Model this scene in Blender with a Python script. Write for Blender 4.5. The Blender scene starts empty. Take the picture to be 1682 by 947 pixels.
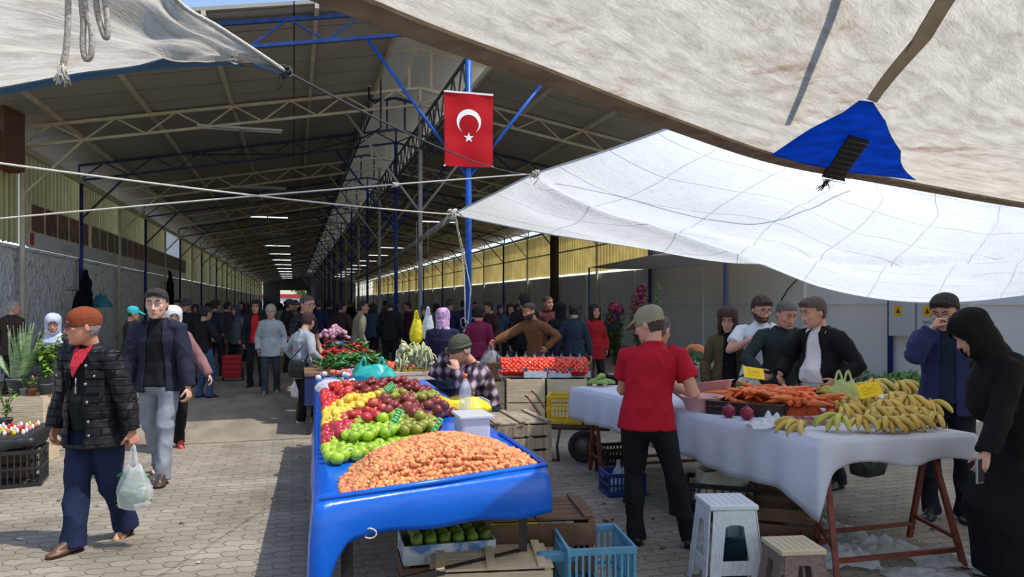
import bpy, bmesh, math, random
import numpy as np
from mathutils import Vector as V, Matrix, noise
random.seed(7)
R = math.radians
SC = bpy.context.scene
COL = SC.collection
# ------------------------------------------------------------------ camera
F = 1215.0; CX = 841.0; CY = 496.0; EYE = 1.66
cam_d = bpy.data.cameras.new('camera'); cam = bpy.data.objects.new('camera', cam_d); COL.objects.link(cam)
cam.location = (0, 0, EYE); cam.rotation_euler = (R(90), 0, 0)
cam_d.sensor_width = 36; cam_d.lens = F/1682*36; cam_d.shift_y = (CY-473.5)/1682
cam_d.clip_start = 0.05; cam_d.clip_end = 600
SC.camera = cam
# ------------------------------------------------------------------ sky, sun, exposure
SX, SY = -0.508, 0.162                      # sideways drift of the sunlight per metre of fall
w = bpy.data.worlds.new('world'); SC.world = w; w.use_nodes = True
nt = w.node_tree; bg = nt.nodes['Background']
sky = nt.nodes.new('ShaderNodeTexSky'); sky.sky_type = 'NISHITA'; sky.sun_disc = False
sky.sun_elevation = R(61.9); sky.sun_rotation = math.atan2(-SX, -SY); sky.air_density = 1.0; sky.dust_density = 1.2
nt.links.new(sky.outputs[0], bg.inputs[0]); bg.inputs[1].default_value = 0.195
sun_d = bpy.data.lights.new('sun', 'SUN'); sun = bpy.data.objects.new('sun', sun_d); COL.objects.link(sun)
sun_d.energy = 3.25; sun_d.angle = R(0.6); sun_d.color = (1.0, 0.955, 0.88)
sun.rotation_euler = V((SX, SY, -1)).to_track_quat('-Z', 'Y').to_euler()
SC.view_settings.view_transform = 'Standard'; SC.view_settings.look = 'None'
SC.view_settings.exposure = 0.32; SC.view_settings.gamma = 1.0; SC.view_settings.use_curve_mapping = False

# ------------------------------------------------------------------ geometry of the place
TH = math.atan(358/1215.0); CT, ST = math.cos(TH), math.sin(TH)     # the hall runs off to the left
def hall(u, v, z=0.0): return V((CT*u-ST*v, ST*u+CT*v, z))
def unhall(p): return (CT*p[0]+ST*p[1], -ST*p[0]+CT*p[1])
def gz(px, py, z):
    Y = (EYE-z)*F/(py-CY); return V(((px-CX)/F*Y, Y, z))
def gY(px, py, Y): return V(((px-CX)/F*Y, Y, EYE-(py-CY)/F*Y))
def proj(p): return (CX+F*p[0]/p[1], CY-F*(p[2]-EYE)/p[1])

# ------------------------------------------------------------------ object helpers
def link(o, parent=None):
    COL.objects.link(o)
    if parent is not None: o.parent = parent
    return o
def tag(o, label=None, cat=None, group=None, kind=None):
    if label: o['label'] = label
    if cat: o['category'] = cat
    if group: o['group'] = group
    if kind: o['kind'] = kind
    return o
def empty(name, loc=(0,0,0), rz=0.0, label=None, cat=None, group=None, kind=None):
    o = bpy.data.objects.new(name, None); o.empty_display_size = .1
    o.location = loc; o.rotation_euler = (0, 0, rz); COL.objects.link(o)
    return tag(o, label, cat, group, kind)
def meshobj(name, verts, faces, mat=None, parent=None, smooth=False, loc=None, rz=None):
    me = bpy.data.meshes.new(name); me.from_pydata([tuple(v) for v in verts], [], [tuple(f) for f in faces])
    me.update()
    if smooth: me.polygons.foreach_set('use_smooth', [True]*len(me.polygons))
    o = bpy.data.objects.new(name, me); COL.objects.link(o)
    if mat: me.materials.append(mat)
    if parent is not None: o.parent = parent
    if loc is not None: o.location = loc
    if rz is not None: o.rotation_euler = (0, 0, rz)
    return o
class MB:
    """collects shapes, then links them as ONE mesh object"""
    def __init__(s): s.v = []; s.f = []; s.sm = []
    def add(s, vs, fs, sm=False):
        n = len(s.v); s.v += [V(p) for p in vs]; s.f += [tuple(i+n for i in f) for f in fs]; s.sm += [sm]*len(fs); return s
    def box(s, c, size, rz=0.0, rot=None, bev=0.0):
        hx, hy, hz = size[0]/2, size[1]/2, size[2]/2
        m = rot if rot is not None else Matrix.Rotation(rz, 3, 'Z')
        c = V(c)
        b = min(bev, hx*.45, hy*.45, hz*.45)
        if b <= 0:
            vs = [c+m@V((x*hx, y*hy, z*hz)) for x in (-1,1) for y in (-1,1) for z in (-1,1)]
            return s.add(vs, [(0,1,3,2),(4,6,7,5),(0,4,5,1),(2,3,7,6),(0,2,6,4),(1,5,7,3)])
        bm = bmesh.new(); bmesh.ops.create_cube(bm, size=1)
        for v in bm.verts: v.co = V((v.co.x*size[0], v.co.y*size[1], v.co.z*size[2]))
        bmesh.ops.bevel(bm, geom=bm.edges[:]+bm.verts[:], offset=b, segments=2, profile=.6, affect='EDGES')
        bm.verts.index_update()
        s.add([c+m@v.co for v in bm.verts], [tuple(v.index for v in f.verts) for f in bm.faces]); bm.free()
        return s
    def bar(s, a, b, w, h=None, bev=0.0):
        """a square bar from a to b"""
        a = V(a); b = V(b); d = b-a; h = h or w
        q = d.to_track_quat('Z', 'Y').to_matrix()
        return s.box((a+b)/2, (w, h, d.length), rot=q, bev=bev)
    def tube(s, pts, r, n=8, cap=True, sm=True):
        pts = [V(p) for p in pts]; k = len(pts)
        rs = r if isinstance(r, (list, tuple)) else [r]*k
        t0 = (pts[1]-pts[0]).normalized()
        up = V((0,0,1)) if abs(t0.z) < .9 else V((1,0,0))
        nx = t0.cross(up).normalized(); vs = []
        for i, p in enumerate(pts):
            t = (pts[min(i+1,k-1)]-pts[max(i-1,0)]).normalized()
            nx = (nx - t*nx.dot(t)).normalized(); ny = t.cross(nx)
            for j in range(n):
                a = 2*math.pi*j/n; vs.append(p+(nx*math.cos(a)+ny*math.sin(a))*rs[i])
        fs = [(i*n+j, i*n+(j+1)%n, (i+1)*n+(j+1)%n, (i+1)*n+j) for i in range(k-1) for j in range(n)]
        if cap: fs += [tuple(range(n))[::-1], tuple((k-1)*n+j for j in range(n))]
        return s.add(vs, fs, sm)
    def lathe(s, prof, c=(0,0,0), n=16, axis=None, sx=1, sy=1):
        vs = []; c = V(c); k = len(prof)
        for r, z in prof:
            for j in range(n):
                a = 2*math.pi*j/n; p = V((r*math.cos(a)*sx, r*math.sin(a)*sy, z))
                vs.append(c+(axis@p if axis is not None else p))
        fs = [(i*n+j, i*n+(j+1)%n, (i+1)*n+(j+1)%n, (i+1)*n+j) for i in range(k-1) for j in range(n)]
        if prof[0][0] > 1e-6: fs.append(tuple(range(n))[::-1])
        if prof[-1][0] > 1e-6: fs.append(tuple((k-1)*n+j for j in range(n)))
        return s.add(vs, fs, True)
    def ell(s, c, r, n=12, m=8, rot=None):
        r = r if isinstance(r, (tuple, list)) else (r, r, r)
        c = V(c); vs = []
        for i in range(m+1):
            t = math.pi*i/m
            for j in range(n):
                a = 2*math.pi*j/n
                p = V((math.sin(t)*math.cos(a)*r[0], math.sin(t)*math.sin(a)*r[1], -math.cos(t)*r[2]))
                vs.append(c+(rot@p if rot is not None else p))
        fs = [(i*n+j, i*n+(j+1)%n, (i+1)*n+(j+1)%n, (i+1)*n+j) for i in range(m) for j in range(n)]
        return s.add(vs, fs, True)
    def slab(s, outline, z0, z1):
        n = len(outline)
        vs = [V((p[0],p[1],z0)) for p in outline]+[V((p[0],p[1],z1)) for p in outline]
        return s.add(vs, [tuple(range(n))[::-1], tuple(range(n,2*n))]+[(i,(i+1)%n,n+(i+1)%n,n+i) for i in range(n)])
    def build(s, name, mat=None, parent=None, loc=None, rz=None):
        me = bpy.data.meshes.new(name); me.from_pydata([tuple(v) for v in s.v], [], s.f); me.update()
        me.polygons.foreach_set('use_smooth', s.sm)
        o = bpy.data.objects.new(name, me); COL.objects.link(o)
        if mat: me.materials.append(mat)
        if parent is not None: o.parent = parent
        if loc is not None: o.location = loc
        if rz is not None: o.rotation_euler = (0,0,rz)
        return o
KIDS = {}
def copy_tree(o, parent=None):
    c = o.copy(); COL.objects.link(c)
    if parent is not None: c.parent = parent
    for ch in list(o.children): copy_tree(ch, c)
    return c
def sheet(name, P, nu, nv, mat, parent=None, closed=False):
    """surface P(s,t) over the unit square"""
    vs = [P(i/nu, j/nv) for j in range(nv+1) for i in range(nu+1)]
    fs = [(j*(nu+1)+i, j*(nu+1)+i+1, (j+1)*(nu+1)+i+1, (j+1)*(nu+1)+i) for j in range(nv) for i in range(nu)]
    return meshobj(name, vs, fs, mat, parent, smooth=True)
def solid(o, t, off=0):
    m = o.modifiers.new('thickness', 'SOLIDIFY'); m.thickness = t; m.offset = off; return o

# ------------------------------------------------------------------ materials
def lin(c):
    return tuple(((x/255.0)/12.92 if x/255.0 <= .04045 else ((x/255.0+.055)/1.055)**2.4) for x in c)
MATS = {}
def mat(name, rgb, rough=.7, metal=0.0, var=0.0, vs=6.0, bump=0.0, bs=30.0, rnd=0.0, spec=.5, rgb2=None, coat=0.0,
        trans=0.0, alpha=1.0, aniso=(1,1,1), glass=0.0, sheen=0.0, coords='Object', thr=(.35,.65), emit=None):
    if name in MATS: return MATS[name]
    m = bpy.data.materials.new(name); MATS[name] = m; m.use_nodes = True
    t = m.node_tree; N = t.nodes; L = t.links; b = N['Principled BSDF']; out = N['Material Output']
    c = lin(rgb); b.inputs['Base Color'].default_value = (*c, 1)
    b.inputs['Roughness'].default_value = rough; b.inputs['Metallic'].default_value = metal
    b.inputs['Specular IOR Level'].default_value = spec
    b.inputs['Coat Weight'].default_value = coat; b.inputs['Alpha'].default_value = alpha
    b.inputs['Transmission Weight'].default_value = glass; b.inputs['Sheen Weight'].default_value = sheen
    if emit: b.inputs['Emission Color'].default_value = (*lin(rgb), 1); b.inputs['Emission Strength'].default_value = emit
    tc = N.new('ShaderNodeTexCoord'); mp = N.new('ShaderNodeMapping'); mp.inputs['Scale'].default_value = aniso
    L.new(tc.outputs[coords], mp.inputs['Vector'])
    col = None
    if var or rgb2:
        nz = N.new('ShaderNodeTexNoise'); nz.inputs['Scale'].default_value = vs; nz.inputs['Detail'].default_value = 5
        L.new(mp.outputs[0], nz.inputs['Vector'])
        rp = N.new('ShaderNodeValToRGB'); rp.color_ramp.elements[0].position = thr[0]; rp.color_ramp.elements[1].position = thr[1]
        if rgb2: c0, c1 = c, lin(rgb2)
        else: c0 = tuple(x*(1-var) for x in c); c1 = tuple(min(1, x*(1+var)) for x in c)
        rp.color_ramp.elements[0].color = (*c0, 1); rp.color_ramp.elements[1].color = (*c1, 1)
        L.new(nz.outputs['Fac'], rp.inputs['Fac']); col = rp.outputs['Color']
    if rnd:
        oi = N.new('ShaderNodeObjectInfo'); hs = N.new('ShaderNodeHueSaturation')
        mr = N.new('ShaderNodeMapRange'); mr.inputs['To Min'].default_value = 1-rnd; mr.inputs['To Max'].default_value = 1+rnd
        L.new(oi.outputs['Random'], mr.inputs['Value']); L.new(mr.outputs[0], hs.inputs['Value'])
        mr2 = N.new('ShaderNodeMath'); mr2.operation = 'MULTIPLY_ADD'; mr2.inputs[1].default_value = .03*min(1, rnd*4); mr2.inputs[2].default_value = .5-.015*min(1, rnd*4)
        ml = N.new('ShaderNodeMath'); ml.operation = 'MULTIPLY'; ml.inputs[1].default_value = 7.13; fr = N.new('ShaderNodeMath'); fr.operation = 'FRACT'
        L.new(oi.outputs['Random'], ml.inputs[0]); L.new(ml.outputs[0], fr.inputs[0]); L.new(fr.outputs[0], mr2.inputs[0]); L.new(mr2.outputs[0], hs.inputs['Hue'])
        if col: L.new(col, hs.inputs['Color'])
        else: hs.inputs['Color'].default_value = (*c, 1)
        col = hs.outputs['Color']
    if col: L.new(col, b.inputs['Base Color'])
    if bump:
        nb = N.new('ShaderNodeTexNoise'); nb.inputs['Scale'].default_value = bs; nb.inputs['Detail'].default_value = 4
        L.new(mp.outputs[0], nb.inputs['Vector'])
        bp = N.new('ShaderNodeBump'); bp.inputs['Strength'].default_value = bump; bp.inputs['Distance'].default_value = .02
        L.new(nb.outputs['Fac'], bp.inputs['Height']); L.new(bp.outputs[0], b.inputs['Normal'])
    if trans:
        tr = N.new('ShaderNodeBsdfTranslucent'); mx = N.new('ShaderNodeMixShader'); mx.inputs[0].default_value = trans
        tr.inputs['Color'].default_value = (*c, 1)
        if col: L.new(col, tr.inputs['Color'])
        if bump: L.new(bp.outputs[0], tr.inputs['Normal'])
        L.new(b.outputs[0], mx.inputs[1]); L.new(tr.outputs[0], mx.inputs[2]); L.new(mx.outputs[0], out.inputs['Surface'])
    return m
def nodes_of(m): return m.node_tree.nodes, m.node_tree.links, m.node_tree.nodes['Principled BSDF']

def paver_material():
    m = bpy.data.materials.new('interlocking_pavers'); m.use_nodes = True; N, L, b = nodes_of(m)
    tc = N.new('ShaderNodeTexCoord'); sp = N.new('ShaderNodeSeparateXYZ'); L.new(tc.outputs['Object'], sp.inputs[0])
    def math_(op, a, bb=None, c=None):
        n = N.new('ShaderNodeMath'); n.operation = op
        for i, x in enumerate((a, bb, c)):
            if x is None: continue
            if isinstance(x, (int, float)): n.inputs[i].default_value = x
            else: L.new(x, n.inputs[i])
        return n.outputs[0]
    def tri(x, per, amp):                                   # the zigzag flanks of the blocks
        return math_('MULTIPLY', math_('PINGPONG', x, per), amp/per)
    x2 = math_('ADD', sp.outputs[0], tri(sp.outputs[1], .055, .030)); y2 = math_('ADD', sp.outputs[1], tri(sp.outputs[0], .055, .022))
    cb = N.new('ShaderNodeCombineXYZ'); L.new(x2, cb.inputs[0]); L.new(y2, cb.inputs[1])
    br = N.new('ShaderNodeTexBrick'); L.new(cb.outputs[0], br.inputs['Vector'])
    br.inputs['Scale'].default_value = 1; br.inputs['Brick Width'].default_value = .22; br.inputs['Row Height'].default_value = .11
    br.inputs['Mortar Size'].default_value = .0045; br.inputs['Mortar Smooth'].default_value = .3
    br.inputs['Color1'].default_value = (*lin((156,147,132)), 1); br.inputs['Color2'].default_value = (*lin((139,131,118)), 1)
    br.inputs['Mortar'].default_value = (*lin((96,88,77)), 1)
    nz = N.new('ShaderNodeTexNoise'); nz.inputs['Scale'].default_value = 1.3; nz.inputs['Detail'].default_value = 8; L.new(tc.outputs['Object'], nz.inputs['Vector'])
    n2 = N.new('ShaderNodeTexNoise'); n2.inputs['Scale'].default_value = 45; n2.inputs['Detail'].default_value = 4; L.new(tc.outputs['Object'], n2.inputs['Vector'])
    rp = N.new('ShaderNodeValToRGB'); rp.color_ramp.elements[0].position = .3; rp.color_ramp.elements[1].position = .62
    rp.color_ramp.elements[0].color = (.62,.60,.56,1); rp.color_ramp.elements[1].color = (1,1,1,1); L.new(nz.outputs['Fac'], rp.inputs['Fac'])
    mx = N.new('ShaderNodeMixRGB'); mx.blend_type = 'MULTIPLY'; mx.inputs[0].default_value = 1
    L.new(br.outputs['Color'], mx.inputs[1]); L.new(rp.outputs[0], mx.inputs[2])
    mx2 = N.new('ShaderNodeMixRGB'); mx2.blend_type = 'OVERLAY'; mx2.inputs[0].default_value = .35
    L.new(mx.outputs[0], mx2.inputs[1]); L.new(n2.outputs['Fac'], mx2.inputs[2]); L.new(mx2.outputs[0], b.inputs['Base Color'])
    hh = math_('ADD', math_('MULTIPLY', br.outputs['Fac'], -1.0), math_('MULTIPLY', n2.outputs['Fac'], .25))
    bp = N.new('ShaderNodeBump'); bp.inputs['Strength'].default_value = .8; bp.inputs['Distance'].default_value = .012
    L.new(hh, bp.inputs['Height']); L.new(bp.outputs[0], b.inputs['Normal']); b.inputs['Roughness'].default_value = .85
    return m
def rubble_material():
    m = bpy.data.materials.new('whitewashed_rubble'); m.use_nodes = True; N, L, b = nodes_of(m)
    tc = N.new('ShaderNodeTexCoord')
    nz = N.new('ShaderNodeTexNoise'); nz.inputs['Scale'].default_value = 2.5; nz.inputs['Detail'].default_value = 3; L.new(tc.outputs['Object'], nz.inputs['Vector'])
    ad = N.new('ShaderNodeMixRGB'); ad.blend_type = 'ADD'; ad.inputs[0].default_value = .35
    L.new(tc.outputs['Object'], ad.inputs[1]); L.new(nz.outputs['Color'], ad.inputs[2])
    vo = N.new('ShaderNodeTexVoronoi'); vo.feature = 'DISTANCE_TO_EDGE'; vo.inputs['Scale'].default_value = 3.6; L.new(ad.outputs[0], vo.inputs['Vector'])
    n3 = N.new('ShaderNodeTexNoise'); n3.inputs['Scale'].default_value = 4; n3.inputs['Detail'].default_value = 6; L.new(tc.outputs['Object'], n3.inputs['Vector'])
    r1 = N.new('ShaderNodeValToRGB'); r1.color_ramp.elements[0].position = .0; r1.color_ramp.elements[1].position = .06
    r1.color_ramp.elements[0].color = (0,0,0,1); r1.color_ramp.elements[1].color = (1,1,1,1); L.new(vo.outputs['Distance'], r1.inputs['Fac'])
    r2 = N.new('ShaderNodeValToRGB'); r2.color_ramp.elements[0].position = .54; r2.color_ramp.elements[1].position = .58
    r2.color_ramp.elements[0].color = (1,1,1,1); r2.color_ramp.elements[1].color = (0,0,0,1); L.new(n3.outputs['Fac'], r2.inputs['Fac'])
    mxx = N.new('ShaderNodeMixRGB'); mxx.blend_type = 'LIGHTEN'; mxx.inputs[0].default_value = 1; L.new(r1.outputs[0], mxx.inputs[1]); L.new(r2.outputs[0], mxx.inputs[2])
    cr = N.new('ShaderNodeMixRGB'); cr.inputs[1].default_value = (*lin((84,74,62)), 1); cr.inputs[2].default_value = (*lin((226,226,224)), 1)
    L.new(mxx.outputs[0], cr.inputs[0]); L.new(cr.outputs[0], b.inputs['Base Color'])
    bp = N.new('ShaderNodeBump'); bp.inputs['Strength'].default_value = 1; bp.inputs['Distance'].default_value = .08
    ah = N.new('ShaderNodeMath'); ah.operation = 'ADD'; L.new(vo.outputs['Distance'], ah.inputs[0]); L.new(n3.outputs['Fac'], ah.inputs[1])
    L.new(ah.outputs[0], bp.inputs['Height']); L.new(bp.outputs[0], b.inputs['Normal']); b.inputs['Roughness'].default_value = .9
    return m
def tarp_material(name, rgb, tr, stain=None, crinkle=.4, lines=0.0, msc=(1.1,4.5,1)):
    m = bpy.data.materials.new(name); m.use_nodes = True; N, L, b = nodes_of(m); out = N['Material Output']
    tc = N.new('ShaderNodeTexCoord')
    mp = N.new('ShaderNodeMapping'); mp.inputs['Scale'].default_value = msc; L.new(tc.outputs['UV'], mp.inputs[0])
    n1 = N.new('ShaderNodeTexNoise'); n1.inputs['Scale'].default_value = 3.2; n1.inputs['Detail'].default_value = 9; n1.inputs['Roughness'].default_value = .65; n1.inputs['Distortion'].default_value = .6
    L.new(mp.outputs[0], n1.inputs['Vector'])
    rp = N.new('ShaderNodeValToRGB'); rp.color_ramp.elements[0].position = .35; rp.color_ramp.elements[1].position = .62
    c = lin(rgb); rp.color_ramp.elements[0].color = (c[0]*.66, c[1]*.64, c[2]*.60, 1) if stain else (c[0]*.90, c[1]*.94, c[2]*.95, 1)
    rp.color_ramp.elements[1].color = (*c, 1); L.new(n1.outputs['Fac'], rp.inputs['Fac']); col = rp.outputs[0]
    if stain:
        n2 = N.new('ShaderNodeTexNoise'); n2.inputs['Scale'].default_value = 2.1; n2.inputs['Detail'].default_value = 7; n2.inputs['Roughness'].default_value = .7; L.new(tc.outputs['UV'], n2.inputs['Vector'])
        r2 = N.new('ShaderNodeValToRGB'); r2.color_ramp.elements[0].position = .57; r2.color_ramp.elements[1].position = .70
        L.new(n2.outputs['Fac'], r2.inputs['Fac']); mx = N.new('ShaderNodeMixRGB'); mx.inputs[2].default_value = (*lin(stain), 1)
        ms = N.new('ShaderNodeMath'); ms.operation = 'MULTIPLY'; ms.inputs[1].default_value = .75; L.new(r2.outputs[0], ms.inputs[0])
        L.new(ms.outputs[0], mx.inputs[0]); L.new(col, mx.inputs[1]); col = mx.outputs[0]
    n3 = N.new('ShaderNodeTexNoise'); n3.inputs['Scale'].default_value = 9; n3.inputs['Detail'].default_value = 8; n3.inputs['Distortion'].default_value = 1.5; L.new(mp.outputs[0], n3.inputs['Vector'])
    bp = N.new('ShaderNodeBump'); bp.inputs['Strength'].default_value = crinkle; bp.inputs['Distance'].default_value = .03; L.new(n3.outputs['Fac'], bp.inputs['Height'])
    if lines:                                              # fold creases left from packing
        br = N.new('ShaderNodeTexBrick'); br.offset = 0; br.inputs['Scale'].default_value = 1; br.inputs['Brick Width'].default_value = .95; br.inputs['Row Height'].default_value = .95
        br.inputs['Mortar Size'].default_value = .012; br.inputs['Mortar Smooth'].default_value = 1; L.new(tc.outputs['UV'], br.inputs['Vector'])
        bp2 = N.new('ShaderNodeBump'); bp2.inputs['Strength'].default_value = lines; bp2.inputs['Distance'].default_value = .03; L.new(br.outputs['Fac'], bp2.inputs['Height'])
        L.new(bp.outputs[0], bp2.inputs['Normal']); bp = bp2
        mx = N.new('ShaderNodeMixRGB'); mx.blend_type = 'MULTIPLY'; mx.inputs[2].default_value = (.86,.87,.9,1); L.new(br.outputs['Fac'], mx.inputs[0]); L.new(col, mx.inputs[1]); col = mx.outputs[0]
    L.new(col, b.inputs['Base Color']); b.inputs['Roughness'].default_value = .5; L.new(bp.outputs[0], b.inputs['Normal'])
    t = N.new('ShaderNodeBsdfTranslucent'); L.new(col, t.inputs['Color']); L.new(bp.outputs[0], t.inputs['Normal'])
    ms = N.new('ShaderNodeMixShader'); ms.inputs[0].default_value = tr; L.new(b.outputs[0], ms.inputs[1]); L.new(t.outputs[0], ms.inputs[2]); L.new(ms.outputs[0], out.inputs['Surface'])
    return m
beige = mat('beige_paint', (206,195,172), .55, var=.12, vs=3)
bluep = mat('blue_paint', (28,92,190), .4, var=.15, vs=6)
dblue = mat('dark_blue_paint', (24,42,110), .5, var=.15)
rustm = mat('rusty_brown_steel', (112,52,36), .6, var=.25, vs=12)
roofm = mat('grey_roof_panel', (118,116,110), .6, var=.08, vs=.8)
# ================================================================== THE SETTING
UC, UL, UR = 3.08, -5.8, 11.96
V_END = 152.0
def uvsheet(o, fn):
    me = o.data; uv = me.uv_layers.new(name='UVMap')
    for l in me.loops: uv.data[l.index].uv = fn(me.vertices[l.vertex_index].co)
# ground: block paving outside, worn concrete under the roof
g = meshobj('floor', [hall(-60,-20), hall(80,-20), hall(80,240), hall(-60,240)], [(0,1,2,3)], paver_material()); tag(g, kind='structure')
g.data.transform(Matrix.Rotation(-TH, 4, 'Z')); g.rotation_euler = (0,0,TH)
conc = mat('worn_concrete', (134,124,109), .8, var=.20, vs=1.2, bump=.3, bs=14, aniso=(3,1,1))
fo = MB().box(((UL+.3)/2, (9.35+V_END)/2, .004), (abs(UL)+.3, V_END-9.35, .012)).box(((UR)/2+.15, (9.9+V_END)/2, .004), (UR-.3, V_END-9.9, .012)).build('floor', conc, rz=TH); tag(fo, kind='structure')

EAVE, RIDGE = 5.5, 7.1
def zr(u): return RIDGE-(RIDGE-EAVE)*abs(u-UC)/(UR-UC)
def roof_sheet_mat():
    m = mat('profiled_roof_sheet', (172,169,160), .55, var=.10, vs=.6)
    N, L, b = nodes_of(m); tc = N.new('ShaderNodeTexCoord'); br = N.new('ShaderNodeTexBrick'); br.offset = 0
    br.inputs['Brick Width'].default_value = 30; br.inputs['Row Height'].default_value = 1.0; br.inputs['Scale'].default_value = 1
    br.inputs['Mortar Size'].default_value = .014; br.inputs['Mortar Smooth'].default_value = .2; L.new(tc.outputs['Object'], br.inputs['Vector'])
    old = b.inputs['Base Color'].links[0].from_socket
    mx = N.new('ShaderNodeMixRGB'); mx.inputs[2].default_value = (.045,.045,.042,1); L.new(br.outputs['Fac'], mx.inputs[0]); L.new(old, mx.inputs[1]); L.new(mx.outputs[0], b.inputs['Base Color'])
    bp = N.new('ShaderNodeBump'); bp.inputs['Distance'].default_value = .03; bp.inputs['Strength'].default_value = .7; L.new(br.outputs['Fac'], bp.inputs['Height']); L.new(bp.outputs[0], b.inputs['Normal'])
    return m
RS = roof_sheet_mat()
V0 = 12.9
mb = MB()
for (ua, ub) in ((UL-.5, UC-1.15), (UC+1.15, UR+.5)):
    za, zb = zr(ua)+.09, zr(ub)+.09; n = 1
    mb.add([(ua,V0,za),(ub,V0,zb),(ub,V_END,zb),(ua,V_END,za),(ua,V0,za+.06),(ub,V0,zb+.06),(ub,V_END,zb+.06),(ua,V_END,za+.06)],
           [(0,3,2,1),(4,5,6,7),(0,1,5,4),(1,2,6,5),(2,3,7,6),(3,0,4,7)])
c = mb.build('ceiling', RS, rz=TH); tag(c, kind='structure')
mb = MB()                                                   # raised ridge roof over the open slot
for s in (-1, 1):
    ua, ub = UC+s*1.95, UC
    mb.add([(ua,V0,7.76),(ub,V0,8.12),(ub,V_END,8.12),(ua,V_END,7.76),(ua,V0,7.82),(ub,V0,8.18),(ub,V_END,8.18),(ua,V_END,7.82)],
           [(0,3,2,1),(4,5,6,7),(0,1,5,4),(1,2,6,5),(2,3,7,6),(3,0,4,7)])
mb.add([(1.13,8.7,7.76),(3.08,8.7,8.12),(3.08,V0,8.12),(1.13,V0,7.76),(1.13,8.7,7.82),(3.08,8.7,8.18),(3.08,V0,8.18),(1.13,V0,7.82)],[(0,3,2,1),(4,5,6,7),(0,1,5,4),(1,2,6,5),(2,3,7,6),(3,0,4,7)])  # unseen forward pieces, added to cast shade on the hall-mouth floor
mb.add([(3.08,8.7,8.12),(3.45,8.7,8.05),(3.45,V0,8.05),(3.08,V0,8.12),(3.08,8.7,8.18),(3.45,8.7,8.11),(3.45,V0,8.11),(3.08,V0,8.18)],[(0,3,2,1),(4,5,6,7),(0,1,5,4),(1,2,6,5),(2,3,7,6),(3,0,4,7)])
c = mb.build('ceiling', mat('pale_ridge_sheet',(206,203,194),.6,var=.08,trans=.14), rz=TH); tag(c, kind='structure')
# walls
rub = rubble_material()
wl = MB()
wl.box((UL-.35, (8+V_END)/2, 1.42), (.5, V_END-8, 2.84)).box((UL-.33, (8+V_END)/2, 2.87), (.58, V_END-8, .07))
tag(wl.build('wall_left', rub, rz=TH), kind='structure')
plaster = mat('grey_plaster', (224,223,219), .85, var=.06, vs=.7, bump=.15, bs=8)
wr = MB().box((UR+.22, (4+V_END)/2, 1.42), (.3, V_END-4, 2.84)).box((UR+.2, 10, 3.2), (.28, 27, .8))
for vv in np.arange(6, 150, 4.7): wr.box((UR+.05, vv, 1.4), (.06, .10, 2.8))
wr.box((UR+.05, 10.5, 1.62), (.04, 27, .015))
tag(wr.build('wall_right', plaster, rz=TH), kind='structure')
dark = mat('dark_render', (70,68,64), .9)
we = MB(); we.box(((UL-2.6)/2-.0, V_END, 3.8), (abs(UL)-2.6+0, .3, 7.6)).box(((UR+2.4)/2, V_END, 3.8), (UR-2.4, .3, 7.6)).box((0, V_END, 5.9), (5.4, .3, 3.8))
tag(we.build('wall_back', dark, rz=TH), kind='structure')
# beam along the top of each wall
tb = MB().box((UL+.05, (V0+V_END)/2, 5.06), (.12, V_END-V0, .14)); tag(tb.build('trim_1', beige, rz=TH), kind='structure')
tb = MB().box((UR-.05, (V0+V_END)/2, 5.06), (.12, V_END-V0, .10)).box((UR-.02, (V0+V_END)/2, 3.98), (.06, V_END-V0, .06)); tag(tb.build('trim_2', beige, rz=TH), kind='structure')
# beyond the far end: a bright market front and a tree
bw = MB().box((0,0,1.6),(16,6,3.2)).build('market_building', mat('white_render',(235,232,228),.8), loc=hall(0,185), rz=TH); tag(bw, 'white low building with a red fascia beyond the far exit', 'building')
MB().box((0,-3.1,3.1),(16,.3,.9)).build('fascia', mat('red_fascia',(190,60,70),.6), bw)
tr = empty('tree', hall(2,178), 0, 'green leafy tree showing over the far exit', 'tree')
leafg = mat('sunlit_leaves', (110,140,60), .6, var=.3, vs=3, trans=.3)
MB().tube([(0,0,0),(.1,0,2),(0,.1,3.6)], [.25,.2,.14]).build('trunk', mat('bark',(90,72,56),.9), tr)
m_ = MB()
for k in range(700):
    a = random.random()*6.28; b_ = math.acos(random.uniform(-1,1)); rr = random.random()**.4
    p = V((math.sin(b_)*math.cos(a)*3.2*rr, math.sin(b_)*math.sin(a)*2.2*rr, 5.0+math.cos(b_)*1.9*rr)); q = V((random.gauss(0,1),random.gauss(0,1),random.gauss(0,1))).normalized(); r_ = q.orthogonal().normalized()*.3; s_ = q.cross(r_)*.7
    m_.add([p-r_,p-s_,p+r_,p+s_],[(0,1,2,3)])
m_.build('foliage', leafg, tr)

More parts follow.
